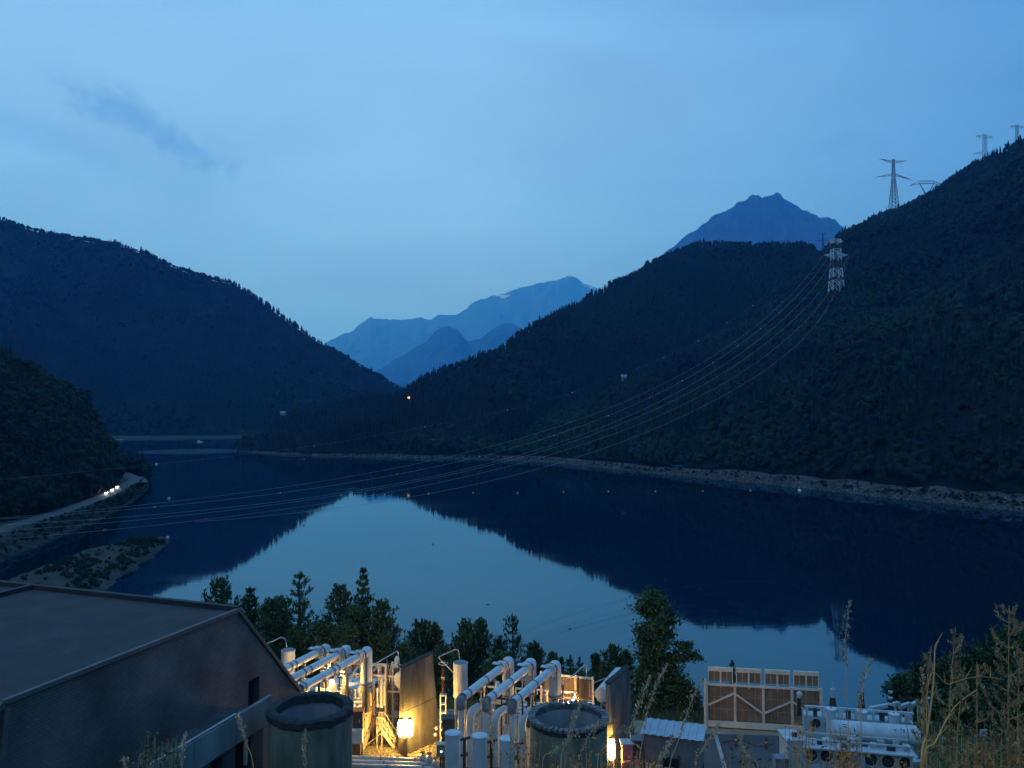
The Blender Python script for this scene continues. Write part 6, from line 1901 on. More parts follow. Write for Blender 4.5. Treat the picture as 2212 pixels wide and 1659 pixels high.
# worn hand-painted marks on the drum
M_ink = mat('black_marking', (0.02, 0.02, 0.02), .6, var=0)
side_n = Vector((dd.y, -dd.x, 0))
def mark(pts, s_, h_, sc_):
    for (u0, v0, u1, v1) in pts:
        vs_ = []
        for (u_, v_) in ((u0, v0), (u1, v1)):
            an = math.radians(24) + (h_ + v_ * sc_) / .70
            vs_.append(da + dd * (Ld * s_ + u_ * sc_) + (side_n * math.cos(an) + Vector((0, 0, 1)) * math.sin(an)) * .704)
        MB().beam(vs_[0], vs_[1], .035, .012, up=side_n + Vector((0, 0, .5))).build('marking', M_ink, tr_)
LET = {'1': [(.0, 0, .0, 1)], 'T': [(-.3, 1, .3, 1), (0, 0, 0, 1)], 'R': [(-.2, 0, -.2, 1), (-.2, 1, .2, .8), (.2, .8, -.2, .5), (-.2, .5, .25, 0)]}
LET['Y'] = [(0, 0, 0, .5), (0, .5, -.25, 1), (0, .5, .25, 1)]; LET['-'] = [(-.15, .5, .15, .5)]
for k, ch in enumerate(('Y', '-', 'T', 'R', '1')):
    mark(LET[ch], .715 + k * .036, .08, .25)
# bushings
def bushing(px, pya, pyb, D, r0, r1, kind, lean=0):
    t0, b0 = X(px, pya, D), X(px + lean, pyb, D)
    h_ = (t0 - b0).length; ax = (t0 - b0).normalized()
    if kind == 'ribbed' or kind == 'striped':
        n_s = 16 if kind == 'ribbed' else 7
        if kind == 'ribbed':
            pr = []
            for k in range(n_s):
                r_ = r0 + (r1 - r0) * k / n_s
                pr += [(r_ * .7, h_ * .9 * k / n_s), (r_, h_ * .9 * (k + .5) / n_s)]
            MB().lathe(b0, ax, pr, n=18, smooth=False).build('bushing', M_brown_ins, tr_)
            MB().lathe(b0 + ax * h_ * .9, ax, [(r1 * .8, 0), (r1 * .9, h_ * .04), (r1 * .3, h_ * .1)], n=14).build('bushing_cap', M_galv, tr_)
        else:
            for k in range(n_s):
                MB().lathe(b0 + ax * (h_ * k / n_s), ax, [(r0 * .7, 0), (r0, h_ / n_s * .5), (r0 * .7, h_ / n_s * .99)], n=16).build('bushing_shed', M_ballw if k % 2 else M_black, tr_)
    return t0, b0
bushing(1725.7, 1503, 1546, 63.6, .22, .18, 'ribbed')
MB().lathe(X(1727, 1505, 63.6), (0, 0, 1), [(.02, 0), (.2, .1), (.22, .25), (.12, .4)], n=14).build('bushing_cap', M_bw, tr_)
bushing(1716, 1577, 1615, 56.6, .22, .20, 'ribbed', lean=2)
for px, pa, pm, pb in ((1799, 1488, 1506, 1526), (1861, 1495, 1508, 1531)):
    a_, m__, b_ = X(px, pa, 64.6), X(px, pm, 64.6), X(px, pb, 64.6)
    MB().lathe(b_, (0, 0, 1), [(.30, 0), (.27, .15), (.24, .4), (.19, m__.z - b_.z)], n=18).build('bushing', M_brown_ins, tr_)
    MB().lathe(m__, (0, 0, 1), [(.17, 0), (.21, a_.z - m__.z - .08), (.21, a_.z - m__.z)], n=18).build('bushing_cap', M_bw if px < 1830 else M_brown_ins, tr_)
    MB().tube(a_, a_ + Vector((0, 0, .55)), .07, n=8).build('terminal', M_bw, tr_)
bushing(1923.5, 1484, 1530, 64.4, .19, .19, 'striped')
# tapered white wall at its right end
p0, p1_ = X(1988, 1612, 57.5), X(1990, 1546, 58.5)
t_ = thing('fire_wall', 'narrow pale tapering wall at the right end of the big transformer', 'wall', (p0.x, p0.y, PZ))
MB().slab([Vector((p0.x, p0.y, PZ)), Vector((p0.x + 2.0, p0.y + 1.2, PZ)), Vector((p0.x + .62, p0.y + .7, 34.2)), Vector((p1_.x, p1_.y, p1_.z)), Vector((p0.x - .02, p0.y, 34.0))], (-.5, -1, 0), .25).build('wall_panel', M_bw, t_)
# pale segments of the guard wall rising to the right
segs_ = [((1880, 1531, 70), (1941, 1519, 73)), ((1944, 1527, 73), (1965, 1520, 75)), ((1967, 1524, 75), (1985, 1515, 77)), ((1988, 1518, 77), (2010, 1509, 80))]
for k, (s0_, s1_) in enumerate(segs_):
    a_, b_ = X(*s0_), X(*s1_)
    t_ = thing('guard_rail', 'pale guard rail section, %s from the left beyond the transformer' % ORD[k], 'guard rail', ((a_.x + b_.x) / 2, (a_.y + b_.y) / 2, PZ), 'guard rail sections')
    MB().beam(a_, b_, .35, .30).build('rail', M_bw, t_)
    for q in (.12, .88):
        p = a_.lerp(b_, q)
        MB().beam(Vector((p.x, p.y, ground_z(p.x, p.y))), Vector((p.x, p.y, p.z - .1)), .16).build('post', M_galv, t_)
# small white sign
c = X(1874, 1600, 50) if False else X(1873 + 130, 1568 + 12, 66)
c = X((3032 + 1862 / 2.212) / 1.823, (2500 + 858 / 2.212) / 1.823, 63)
t_ = thing('sign', 'tiny white notice on a stake among the bushes at right', 'sign', (c.x, c.y, ground_z(c.x, c.y)))
MB().box(c, (.62, .03, .62)).build('board', M_ballw, t_)
MB().box(c + Vector((.0, -.02, .02)), (.22, .02, .2)).build('symbol', M_ink, t_)
MB().beam((c.x, c.y + .03, ground_z(c.x, c.y)), (c.x, c.y + .03, c.z), .05).build('stake', M_galv, t_)

# ================================================================== trees behind the plant
M_bark = mat('bark', (0.06, 0.048, 0.036), .95, var=.2, vscale=3, bump=.02, bscale=10)
M_leafA = mat('pine_needles', (0.055, 0.095, 0.040), .75, var=.25, vscale=.9, spec=.2, attr='tint')
M_leafB = mat('broad_leaves', (0.058, 0.098, 0.036), .7, var=.25, vscale=.9, spec=.25, attr='tint')
def leaf_cards(C, size, seed, up=0.0, elong=1.6, tint=(1, 1, 1), dirs=None):
    """C (n,3) centres -> small diamond leaves (two triangles each)"""
    r_ = np.random.default_rng(seed)
    n = len(C)
    a = r_.normal(size=(n, 3)) if dirs is None else dirs + r_.normal(size=(n, 3)) * .45
    a[:, 2] += up
    a /= np.linalg.norm(a, axis=1, keepdims=True)
    b = r_.normal(size=(n, 3)); b -= a * (a * b).sum(1, keepdims=True); b /= np.linalg.norm(b, axis=1, keepdims=True)
    s = size * r_.uniform(.6, 1.35, (n, 1))
    V = np.stack([C - a * s * elong * .5, C + b * s * .42, C + a * s * elong * .5, C - b * s * .42], 1).reshape(-1, 3)
    F = np.arange(n * 4).reshape(n, 4)
    c = np.clip(1 + r_.normal(0, .22, (n, 1)), .4, 1.9) * np.array(tint)
    return V, F, np.repeat(c, 4, axis=0)
GRP = 'trees between the plant and the lake'
def conifer(name, base, H, W_, seed, label, sparse=1.0, upturn=.6, cat='tree', size=.20, group=GRP, dens=1.0, tint=(1, 1, 1), start=.1):
    r_ = random.Random(seed)
    base = Vector(base)
    t_ = thing(name, label, cat, base, group)
    tk = MB()
    lean = Vector((r_.uniform(-.02, .02), r_.uniform(-.02, .02), 1)).normalized()
    tk.path([base + lean * (H * f) for f in (0, .3, .6, .85, .99)], [H * .016 + .04, H * .013 + .03, H * .009 + .02, H * .005 + .012, .01], n=8)
    C, Dr = [], []
    z = H * start
    while z < H * .985:
        f = 1 - z / H
        k = int(3 + 3 * f) if sparse < .8 else int(5 + 3 * f)
        ph = r_.random() * 6.28
        for b in range(k):
            an = ph + 2 * math.pi * b / k + r_.uniform(-.35, .35)
            L_ = (W_ / 2) * (min(1.0, f * (2.6 if sparse >= .8 else 2.0) + .10) ** .7) * r_.uniform(.62, 1.15)
            if z < H * .25: L_ *= .75 + .25 * z / (H * .25)
            d_ = Vector((math.cos(an), math.sin(an), 0))
            p0 = base + lean * z
            rise0, rise1 = -.05 * L_ + .12 * L_, upturn * L_ * r_.uniform(.55, 1.05)
            pts = [p0, p0 + d_ * (L_ * .45) + Vector((0, 0, rise0)), p0 + d_ * (L_ * .82) + Vector((0, 0, rise1 * .45)), p0 + d_ * L_ + Vector((0, 0, rise1))]
            tk.path(pts, [.012 + .012 * L_, .010 + .008 * L_, .01, .006], n=4, caps=False)
            nn_ = int((14 + 26 * L_) * dens)
            for q in range(nn_):
                t = (q + r_.random()) / nn_
                t = .12 + .88 * t
                j = min(2, int(t * 3)); u = t * 3 - j
                c = pts[j].lerp(pts[j + 1], u)
                sp = .17 + .12 * L_ * (1 - abs(t - .55))
                c = c + Vector((r_.gauss(0, sp * .55), r_.gauss(0, sp * .55), r_.gauss(0, sp * .35)))
                C.append(tuple(c)); Dr.append(tuple((pts[j + 1] - pts[j]).normalized() + Vector((0, 0, .5))))
        z += H * (.040 if sparse >= .8 else .062) * r_.uniform(.8, 1.25) + .05
    for q in range(int(26 * dens)):
        C.append(tuple(base + lean * (H * (.95 + .055 * r_.random())) + Vector((r_.gauss(0, .04), r_.gauss(0, .04), 0)))); Dr.append((0, 0, 1.0))
    tk.build('trunk', M_bark, t_)
    V, F, c_ = leaf_cards(np.array(C), size, seed, elong=2.0, dirs=np.array(Dr), tint=tint)
    np_mesh('crown', V, F, M_leafA, colors=c_, parent=t_)
    return t_
def broadleaf(name, base, H, W_, seed, label, group=GRP, cat='tree', size=.20, dens=1.0, tint=(1, 1, 1), shape=None, stems=1, low=.15, m=None):
    """shape(f, angle) -> relative radius at height fraction f"""
    r_ = random.Random(seed)
    base = Vector(base)
    t_ = thing(name, label, cat, base, group)
    tk = MB()
    shape = shape or (lambda f, a: math.sin(math.pi * min(1, max(0, (f - low) / (1 - low)) ** .75)) ** .55)
    tk.path([base, base + Vector((r_.uniform(-.2, .2), 0, H * .35)), base + Vector((r_.uniform(-.3, .3), r_.uniform(-.2, .2), H * .7)), base + Vector((0, 0, H * .95))], [H * .017 + .03, H * .013 + .02, H * .008, .015], n=8)
    C = []
    nb = int(34 + H * 7 * dens)
    for b in range(nb):
        f = low + (1 - low) * r_.random() ** .85
        an = r_.random() * 6.28
        rr = shape(f, an) * W_ / 2
        q = r_.random() ** .45
        tip = base + Vector((math.cos(an) * rr * q, math.sin(an) * rr * q, H * f))
        f0 = max(low * .6, f - r_.uniform(.08, .22))
        st = base + Vector((0, 0, H * f0))
        mid = st.lerp(tip, .55) + Vector((0, 0, -.05 * rr))
        tk.path([st, mid, tip], [.02 + .012 * H * .3 * (1 - f0), .018, .008], n=4, caps=False)
        cr_ = (.28 + .10 * W_) * r_.uniform(.6, 1.15)
        for k in range(int((46 + 20 * cr_) * dens)):
            v = Vector((r_.gauss(0, 1), r_.gauss(0, 1), r_.gauss(0, .75)))
            v *= cr_ * .55
            C.append(tuple(tip + v))
        for k in range(int(14 * dens)):
            C.append(tuple(mid.lerp(tip, r_.random()) + Vector((r_.gauss(0, .12), r_.gauss(0, .12), r_.gauss(0, .12)))))
    tk.build('trunk', M_bark, t_)
    V, F, c_ = leaf_cards(np.array(C), size, seed, elong=1.45, tint=tint)
    np_mesh('crown', V, F, m or M_leafB, colors=c_, parent=t_)
    return t_
def tree_at(px, pyt, wpx, D, kind, seed, label, **k):
    tp = at(px, pyt, D)
    zb = ground_z(tp.x, tp.y) - .2
    H = tp.z - zb
    W_ = wpx / 1703 * D
    if kind == 'c':
        return conifer(k.pop('name', 'pine_tree'), (tp.x, tp.y, zb), H, W_, seed, label, **k)
    return broadleaf(k.pop('name', 'broadleaf_tree'), (tp.x, tp.y, zb), H, W_, seed, label, **k)
T = [(481, 1249, 84, 90, 'c', 'spreading pine at the far left of the row, above the hall ridge', dict(sparse=.9, upturn=1.0, dens=.9)),
     (540, 1267, 48, 88, 'c', 'narrow pine just right of the hall roof corner', dict(upturn=.9)),
     (604, 1290, 70, 90, 'b', 'low bushy tree left of the tall-trunked pine', {}),
     (643, 1240, 92, 86, 'c', 'tall pine with a bare dark trunk showing below its crown', dict(sparse=.75, upturn=.9)),
     (583, 1300, 66, 85, 'b', 'dense low tree filling in behind the hall roof slope', {}),
     (732, 1267, 82, 88, 'c', 'broad pine left of the highest spire-topped tree', dict(upturn=.9)),
     (781, 1230, 44, 88, 'c', 'highest, spire-topped pine of the row', dict(upturn=1.0, start=.3)),
     (762, 1312, 86, 86, 'b', 'bushy crown under the spire-topped pine', {}),
     (827, 1297, 78, 86, 'c', 'full pine at the right shoulder of the left tree group', dict(upturn=.8)),
     (913, 1337, 70, 88, 'c', 'pine behind the left end of the first fire wall', dict(upturn=.8)),
     (938, 1345, 52, 88, 'c', 'smaller pine touching its neighbour over the first fire wall', dict(upturn=.8)),
     (1003, 1338, 62, 87, 'c', 'rounded pine behind the white tank with the angled arm', dict(upturn=.9)),
     (1037, 1338, 54, 87.5, 'c', 'twin-topped companion right of the rounded pine', dict(upturn=.9)),
     (1111, 1326, 62, 90, 'c', 'sparse spiky conifer standing against the pale water', dict(sparse=.5, upturn=1.1, dens=.8)),
     (1080, 1378, 46, 89, 'b', 'thin pale-green sapling left of the sparse spiky conifer', dict(dens=.6)),
     (1152, 1385, 54, 87, 'c', 'dark pine right of the sparse spiky conifer', {}),
     (1191, 1410, 44, 86, 'c', 'small pine over the heads of the right tubes', {}),
     (1214, 1420, 26, 88, 'c', 'thin young conifer, first of three near the bent pipe', dict(sparse=.6)),
     (1231, 1417, 26, 88, 'c', 'thin young conifer, middle one near the bent pipe', dict(sparse=.6)),
     (1249, 1422, 24, 88, 'c', 'thin young conifer right behind the bent pipe', dict(sparse=.6)),
     (1287, 1410, 34, 86, 'c', 'slim pointed conifer over the right screen', {}),
     (1327, 1393, 58, 86, 'c', 'round-headed pine above the right oil drum', dict(upturn=.9)),
     (1352, 1405, 36, 85, 'b', 'wispy pale tree behind the right fire wall top', dict(dens=.7)),
     (1584, 1428, 16, 84, 'c', 'tiny conifer tip peeping over the four-bay screen', dict(sparse=.6))]
for k, (px, py, w, D, kind, lb, kw) in enumerate(T):
    tree_at(px, py, w, D, kind, 100 + k, lb, **kw)
# the tall poplar right of the second fire wall
tp = at(1418, 1284, 80); zb = PZ - .2
def poplar_shape(f, a):
    if f > .30: base_ = .60 + .34 * math.sin(f * 9.0 + 1.0) * .5
    else: base_ = 1.0
    if f > .9: base_ *= (1 - f) / .1 * .8 + .25
    return base_
pop = broadleaf('poplar_tree', (tp.x - .2, 80, zb), tp.z - zb, 5.4, 501, 'tall ragged poplar standing alone right of the fire wall', shape=poplar_shape, low=.04, dens=1.35, size=.24)
# its side branch
r_ = random.Random(77); tk = MB(); C = []
b0, b1, b2 = at(1445, 1430, 80), at(1478, 1402, 79.8), at(1502, 1412, 79.6)
tk.path([b0, b0.lerp(b1, .6) + Vector((0, 0, .1)), b1, b2], [.07, .05, .035, .015], n=5)
for k in range(26):
    c = b0.lerp(b1, r_.random()) if r_.random() < .62 else b1.lerp(b2, r_.random())
    c = c + Vector((r_.gauss(0, .25), r_.gauss(0, .4), r_.gauss(0, .35)))
    for q in range(40): C.append(tuple(c + Vector((r_.gauss(0, .22), r_.gauss(0, .22), r_.gauss(0, .2)))))
tk.build('side_limb', M_bark, pop)
V, F, c_ = leaf_cards(np.array(C), .24, 5); np_mesh('side_limb_leaves', V, F, M_leafB, colors=c_, parent=pop)
# shrubs in front of and below the row
SH = [(560, 1372, 90, 82, 'bush tucked under the hall roof slope'), (1400, 1440, 74, 79.5, 'dense bush left of the foot of the poplar'), (1440, 1425, 92, 80, 'dense bush at the foot of the poplar'), (1487, 1478, 54, 79, 'round bush right of the poplar by the screen'),
      (870, 1395, 96, 84, 'wide bush behind the left heat screen'), (1080, 1420, 110, 83, 'wide bush behind the left tubes of the right bay'), (960, 1402, 84, 84, 'bush behind the insulator post'), (820, 1372, 90, 84, 'bush below the full pine'),
      (690, 1345, 110, 84, 'bush filling in between the tall pines'), (1240, 1450, 90, 82, 'bush behind the bent pipe'), (1310, 1440, 70, 82, 'bush behind the right oil drum'), (640, 1360, 80, 83, 'bush under the tall-trunked pine'), (750, 1350, 90, 83, 'bush below the spire-topped pine')]
for k, (px, py, w, D, lb) in enumerate(SH):
    tree_at(px, py, w, D, 'b', 300 + k, lb, name='shrub', cat='shrub', low=.02, dens=1.1, group='bushes behind the plant')
# right-hand trees and bushes against the dark water
RT = [(1945, 1462, 90, 88, 'low bushy tree at the waterline beyond the striped insulator'), (1995, 1442, 100, 86, 'dark bushy tree left in the clump behind the guard rail'), (2050, 1424, 110, 84, 'dark bushy tree in the middle of the clump at right'), (2110, 1398, 130, 80, 'tall dark bushy tree behind the feathery weeds'),
      (2180, 1368, 140, 76, 'tallest dark tree at the right edge of the frame'), (2250, 1340, 150, 72, 'dark tree cut by the right edge'), (2085, 1470, 110, 76, 'lower bush in front of the right-hand clump'), (2165, 1480, 120, 72, 'lower bush near the right edge')]
for k, (px, py, w, D, lb) in enumerate(RT):
    tree_at(px, py, w, D, 'b', 400 + k, lb, low=.03, dens=1.0, size=.26, group='bushy trees at the right', tint=(.8, .85, .8))

# ---- grass, ground cover and lamp-lit gravel lumps
M_blade = mat('dry_grass_blades', (0.45, 0.36, 0.15), .8, var=.25, vscale=2, attr='tint', spec=.2)
def blades(name, pts, hmin, hmax, w, seed, m, label, tint=(1, 1, 1)):
    r_ = np.random.default_rng(seed)
    P_ = np.array(pts); n = len(P_)
    an = r_.random(n) * 6.28
    h = r_.uniform(hmin, hmax, (n, 1))
    ln = np.stack([np.cos(an), np.sin(an), np.zeros(n)], 1) * h * r_.uniform(.1, .6, (n, 1))
    sd_ = np.stack([-np.sin(an), np.cos(an), np.zeros(n)], 1) * w
    top = P_ + ln + np.array([0, 0, 1]) * h
    V = np.stack([P_ - sd_, P_ + sd_, top], 1).reshape(-1, 3)
    F = np.arange(n * 3).reshape(n, 3)
    c = np.clip(1 + r_.normal(0, .3, (n, 1)), .3, 2) * np.array(tint)
    return tag(np_mesh(name, V, F, m, colors=np.repeat(c, 3, 0)), label, 'grass', kind='stuff')
pts = []
while len(pts) < 9000:
    x_, y_ = random.uniform(-14, 1.5), random.uniform(60, 76)
    if x_ > -5 and y_ > 71: continue
    if fbm(x_ / 1.2, y_ / 1.2, 6, 3) > -.25: pts.append((x_, y_, PZ))
blades('gravel_weeds', pts, .05, .24, .035, 3, M_blade, 'short dry weeds covering the lamp-lit gravel')
pts = []
while len(pts) < 16000:
    x_ = random.uniform(8, 60); e_ = 80 - .16 * x_
    y_ = random.uniform(e_ - 1.6, e_ + 4)
    if random.random() < .85 * sstep(-1.0, .6, float(fbm(x_ / 2.5, y_ / 1.5, 16, 3))) + .15: pts.append((x_, y_, ground_z(x_, y_)))
blades('verge_grass', pts, .15, .7, .04, 4, mat('green_grass_blades', (0.10, 0.13, 0.045), .85, attr='tint', var=.25, vscale=1.5), 'rough green grass on the verge above the lake')
# pebbles catching the lamp light
Vs, Fs, Cs, o = [], [], [], 0
for k in range(5200):
    x_, y_ = random.uniform(-15, 2), random.uniform(61, 78)
    s = random.uniform(.04, .13)
    Vs.append(iv * rng.uniform(.7, 1.2, (12, 1)) * np.array([s, s, s * .6]) + np.array([x_, y_, PZ + s * .3])); Fs.append(jf + o); o += 12
    Cs.append(np.full((12, 3), random.uniform(.6, 1.5)))
tag(np_mesh('pebbles', np.vstack(Vs), np.vstack(Fs), mat('pebble', (0.34, 0.30, 0.22), .9, attr='tint', var=.15), colors=np.vstack(Cs)), 'loose stones on the lamp-lit gravel', 'pebbles', kind='stuff')
# leafy ground cover on the right-hand bank
C = []
r_ = random.Random(9)
while len(C) < 48000:
    y_ = r_.uniform(14, 64); k_ = r_.uniform(.49, .82)
    x_ = k_ * y_
    if fbm(x_ / 2.2, y_ / 2.2, 31, 3) + .25 < r_.random() * .9: continue
    g_z = ground_z(x_, y_)
    hh = .5 + 1.2 * max(0, float(fbm(x_ / 3.1, y_ / 3.1, 44, 3)))
    C.append((x_, y_, g_z + hh * r_.random()))
C = np.array(C)
V, F, c_ = leaf_cards(C, .12, 12, elong=1.5)
sc_ = np.repeat(.6 + C[:, 1:2] / 40.0, 4, 0)
tag(np_mesh('bank_brambles', V, F, mat('bramble_leaves', (0.085, 0.095, 0.040), .8, attr='tint', var=.35, vscale=.5), colors=c_), 'brambles and weeds covering the bank at lower right', 'brambles', kind='stuff')

# ---- weeds right in front of the viewpoint, lamp warmth put into their colours
M_warm_stem = mat('lamp_tinted_stem', (0.66, 0.28, 0.11), .8, var=.2, vscale=20)  # orange in the stem colour stands for an unbuilt lamp's light
M_seed = mat('seed_head', (0.50, 0.33, 0.20), .85, var=.25, vscale=30)
M_orange = mat('lamp_orange_leaf', (0.55, 0.16, 0.03), .8, var=.2, vscale=20)
M_mug = mat('weed_green', (0.15, 0.13, 0.07), .85, var=.25, vscale=15, attr='tint')
def root_of(px, D, py=1659):
    p = at(px, py, D)
    return Vector((p.x, p.y, max(ground_z(p.x, p.y), -5)))
def grass_stem(pts, D, r0, label, seed=0, head=.35, m=None, plume=1.0):
    """bent grass stalk through sight lines, rooted on the bank below the frame"""
    P_ = [at(a, b, D + .15 * k) for k, (a, b) in enumerate(pts)]
    base = P_[0] + (P_[0] - P_[1]).normalized() * .1
    base = Vector((P_[0].x, P_[0].y, ground_z(P_[0].x, P_[0].y)))
    t_ = thing('grass_stalk', label, 'grass stalk', base, 'lamp-tinted grass stalks in the foreground')
    sp_ = smooth_path([base, base.lerp(P_[0], .5)] + P_, 6)
    n = len(sp_)
    MB().path(sp_, [r0 * (1 - .75 * k / n) for k in range(n)], n=5).build('stem', m or M_warm_stem, t_)
    r_ = random.Random(seed); hd = MB()
    C = []
    k0 = int(n * (1 - head))
    for k in range(k0, n):
        f = (k - k0) / max(1, n - k0)
        for q in range(12):
            o_ = r0 * 1.9 * plume * math.sin(math.pi * min(1, f * .9 + .12)) + r0
            C.append(tuple(sp_[k] + Vector((r_.gauss(0, o_), r_.gauss(0, o_), r_.gauss(0, o_)))))
    V, F, c_ = leaf_cards(np.array(C), r0 * 1.9, seed, up=1.8, elong=3.2)
    tag(np_mesh('seed_head', V, F, M_seedt, colors=c_, parent=t_), kind='stuff')
M_seedt = mat('seed_spikelets', (0.62, 0.36, 0.20), .85, var=.2, vscale=30, attr='tint')
GS = [([(1380, 1665), (1390, 1590), (1400, 1530), (1420, 1475), (1441, 1436)], 4.6, 'tall arching stalk whose tip crosses the foot of the poplar'),
      ([(1330, 1665), (1352, 1600), (1371, 1545), (1392, 1490), (1404, 1461)], 4.2, 'straight stalk in front of the right fire wall'),
      ([(1446, 1665), (1462, 1610), (1478, 1560), (1496, 1510), (1518, 1468)], 5.0, 'slanting stalk over the corrugated shed'),
      ([(1500, 1665), (1530, 1600), (1555, 1565)], 5.0, 'short slanting stalk before the four-bay screen'),
      ([(1250, 1665), (1262, 1610), (1290, 1570), (1330, 1556)], 3.8, 'bent stalk drooping to the right over the toothed shaft'),
      ([(1210, 1665), (1225, 1600), (1242, 1550), (1254, 1520)], 3.8, 'thin upright stalk before the toothed shaft'),
      ([(1170, 1665), (1196, 1625), (1240, 1590), (1296, 1560)], 3.6, 'low stalk sweeping right across the toothed shaft'),
      ([(1290, 1665), (1303, 1620), (1330, 1585), (1372, 1570)], 3.9, 'stalk bending right just left of the single lamp'),
      ([(1075, 1665), (1066, 1610), (1060, 1560), (1052, 1512)], 4.4, 'thin reddish stalk crossing the risers'),
      ([(1130, 1665), (1118, 1625), (1104, 1590)], 4.2, 'short reddish stalk before the right flat-topped cylinder'),
      ([(1836, 1665), (1832, 1560), (1827, 1450), (1826, 1380), (1836, 1300)], 6.0, 'single very tall stalk rising high over the dark water'),
      ([(1862, 1665), (1860, 1560), (1858, 1500), (1866, 1460), (1882, 1425)], 6.0, 'slender pinkish stalk leaning right before the lake'),
      ([(392, 1665), (396, 1610), (400, 1585)], 5.0, 'short pale stalk at the left end of the gallery'),
      ([(548, 1665), (530, 1600), (519, 1565), (513, 1545)], 5.2, 'reddish stalk leaning over the gallery parapet'),
      ([(270, 1665), (268, 1640)], 5.0, 'tip of a pink stalk low before the hall wall'),
      ([(1640, 1665), (1612, 1630), (1600, 1600), (1603, 1580)], 5.4, 'faint stalk before the base of the four-bay screen'),
      ([(1992, 1665), (1993, 1580), (1994, 1500), (1992, 1445)], 6.5, 'thin straight stalk left of the feathery weeds'),
      ([(1420, 1665), (1440, 1620), (1452, 1590)], 4.4, 'short stalk low before the corrugated shed'),
      ([(660, 1665), (658, 1620), (660, 1578)], 6.5, 'thin pinkish stalk before the smooth-rimmed shaft')]
for k, (pts, D, lb) in enumerate(GS):
    big = 'very tall' in lb
    grass_stem(pts, D, .0036 * D / 4.5 if not big else .0046, lb, seed=600 + k, head=.45 if not big else .32, plume=1.0 if not big else 1.5)
# leafy clumps; stems and orange leaves carry painted lamp warmth
def clump(label, px0, px1, py_top, D, n, seed, m, lsize=.035, group='leafy clumps before the viewpoint'):
    r_ = random.Random(seed)
    c = at((px0 + px1) / 2, 1665, D)
    t_ = thing('weed_clump', label, 'weed', (c.x, c.y, ground_z(c.x, c.y)), group)
    st = MB(); C = []
    for k in range(n):
        px = r_.uniform(px0, px1)
        top = at(px + r_.uniform(-14, 18), 1665 - (1665 - py_top) * r_.uniform(.35, 1), D + r_.uniform(-.5, .5))
        b_ = at(px, 1668, D + r_.uniform(-.4, .4)); b_.z -= .5
        b_ = Vector((b_.x, b_.y, max(ground_z(b_.x, b_.y), b_.z - .6)))
        st.path([b_, b_.lerp(top, .6) + Vector((r_.gauss(0, .02), 0, 0)), top], [.004, .003, .0015], n=4, caps=False)
        for q in range(22):
            C.append(tuple(b_.lerp(top, .35 + .65 * r_.random()) + Vector((r_.gauss(0, .03), r_.gauss(0, .03), r_.gauss(0, .02)))))
    st.build('stems', M_warm_stem, t_)
    V, F, c_ = leaf_cards(np.array(C), lsize * .33, seed, up=.8, elong=2.4)
    np_mesh('leaves', V, F, m, colors=c_, parent=t_)
M_warm_leaf = mat('lamp_tinted_leaves', (0.68, 0.22, 0.045), .8, var=.25, vscale=20, attr='tint')  # leaf orange imitates lamplight from outside the view
M_grl = mat('dull_green_leaves', (0.10, 0.12, 0.05), .8, var=.25, vscale=20, attr='tint')
clump('lamp-tinted orange leafy weeds before the risers', 1090, 1180, 1570, 4.5, 18, 1, M_warm_leaf)
clump('lamp-tinted orange grass before the toothed shaft', 1170, 1320, 1600, 4.2, 20, 2, M_warm_leaf)
clump('lamp-tinted tangle over the red hose reel', 1330, 1410, 1620, 4.4, 16, 3, M_warm_leaf)
clump('green sprig before the empty pavement', 1575, 1625, 1597, 6.0, 14, 4, M_grl, .05)
clump('dark green bush tip at the left end of the gallery', 300, 385, 1585, 8.0, 40, 5, M_grl, .07)
clump('lamp-tinted orange leafy spray across the pale transformer drum', 1800, 1850, 1560, 6.0, 26, 6, M_warm_leaf, .05)
clump('lamp-tinted orange leaves before the left end of the transformer', 1700, 1745, 1540, 6.0, 16, 7, M_warm_leaf, .045)
clump('mixed leaves before the cooling fans', 1740, 1980, 1632, 5.5, 26, 8, M_warm_leaf, .04)
clump('green and rusty leaves under the feathery weeds', 2000, 2212, 1560, 6.5, 60, 9, M_grl, .06)
clump('lamp-tinted orange leaves at the lower right corner', 2040, 2225, 1590, 5.2, 36, 10, M_warm_leaf, .05)
clump('sparse leaves over the pavement left of the transformer', 1600, 1700, 1640, 5.5, 16, 11, M_grl, .045)
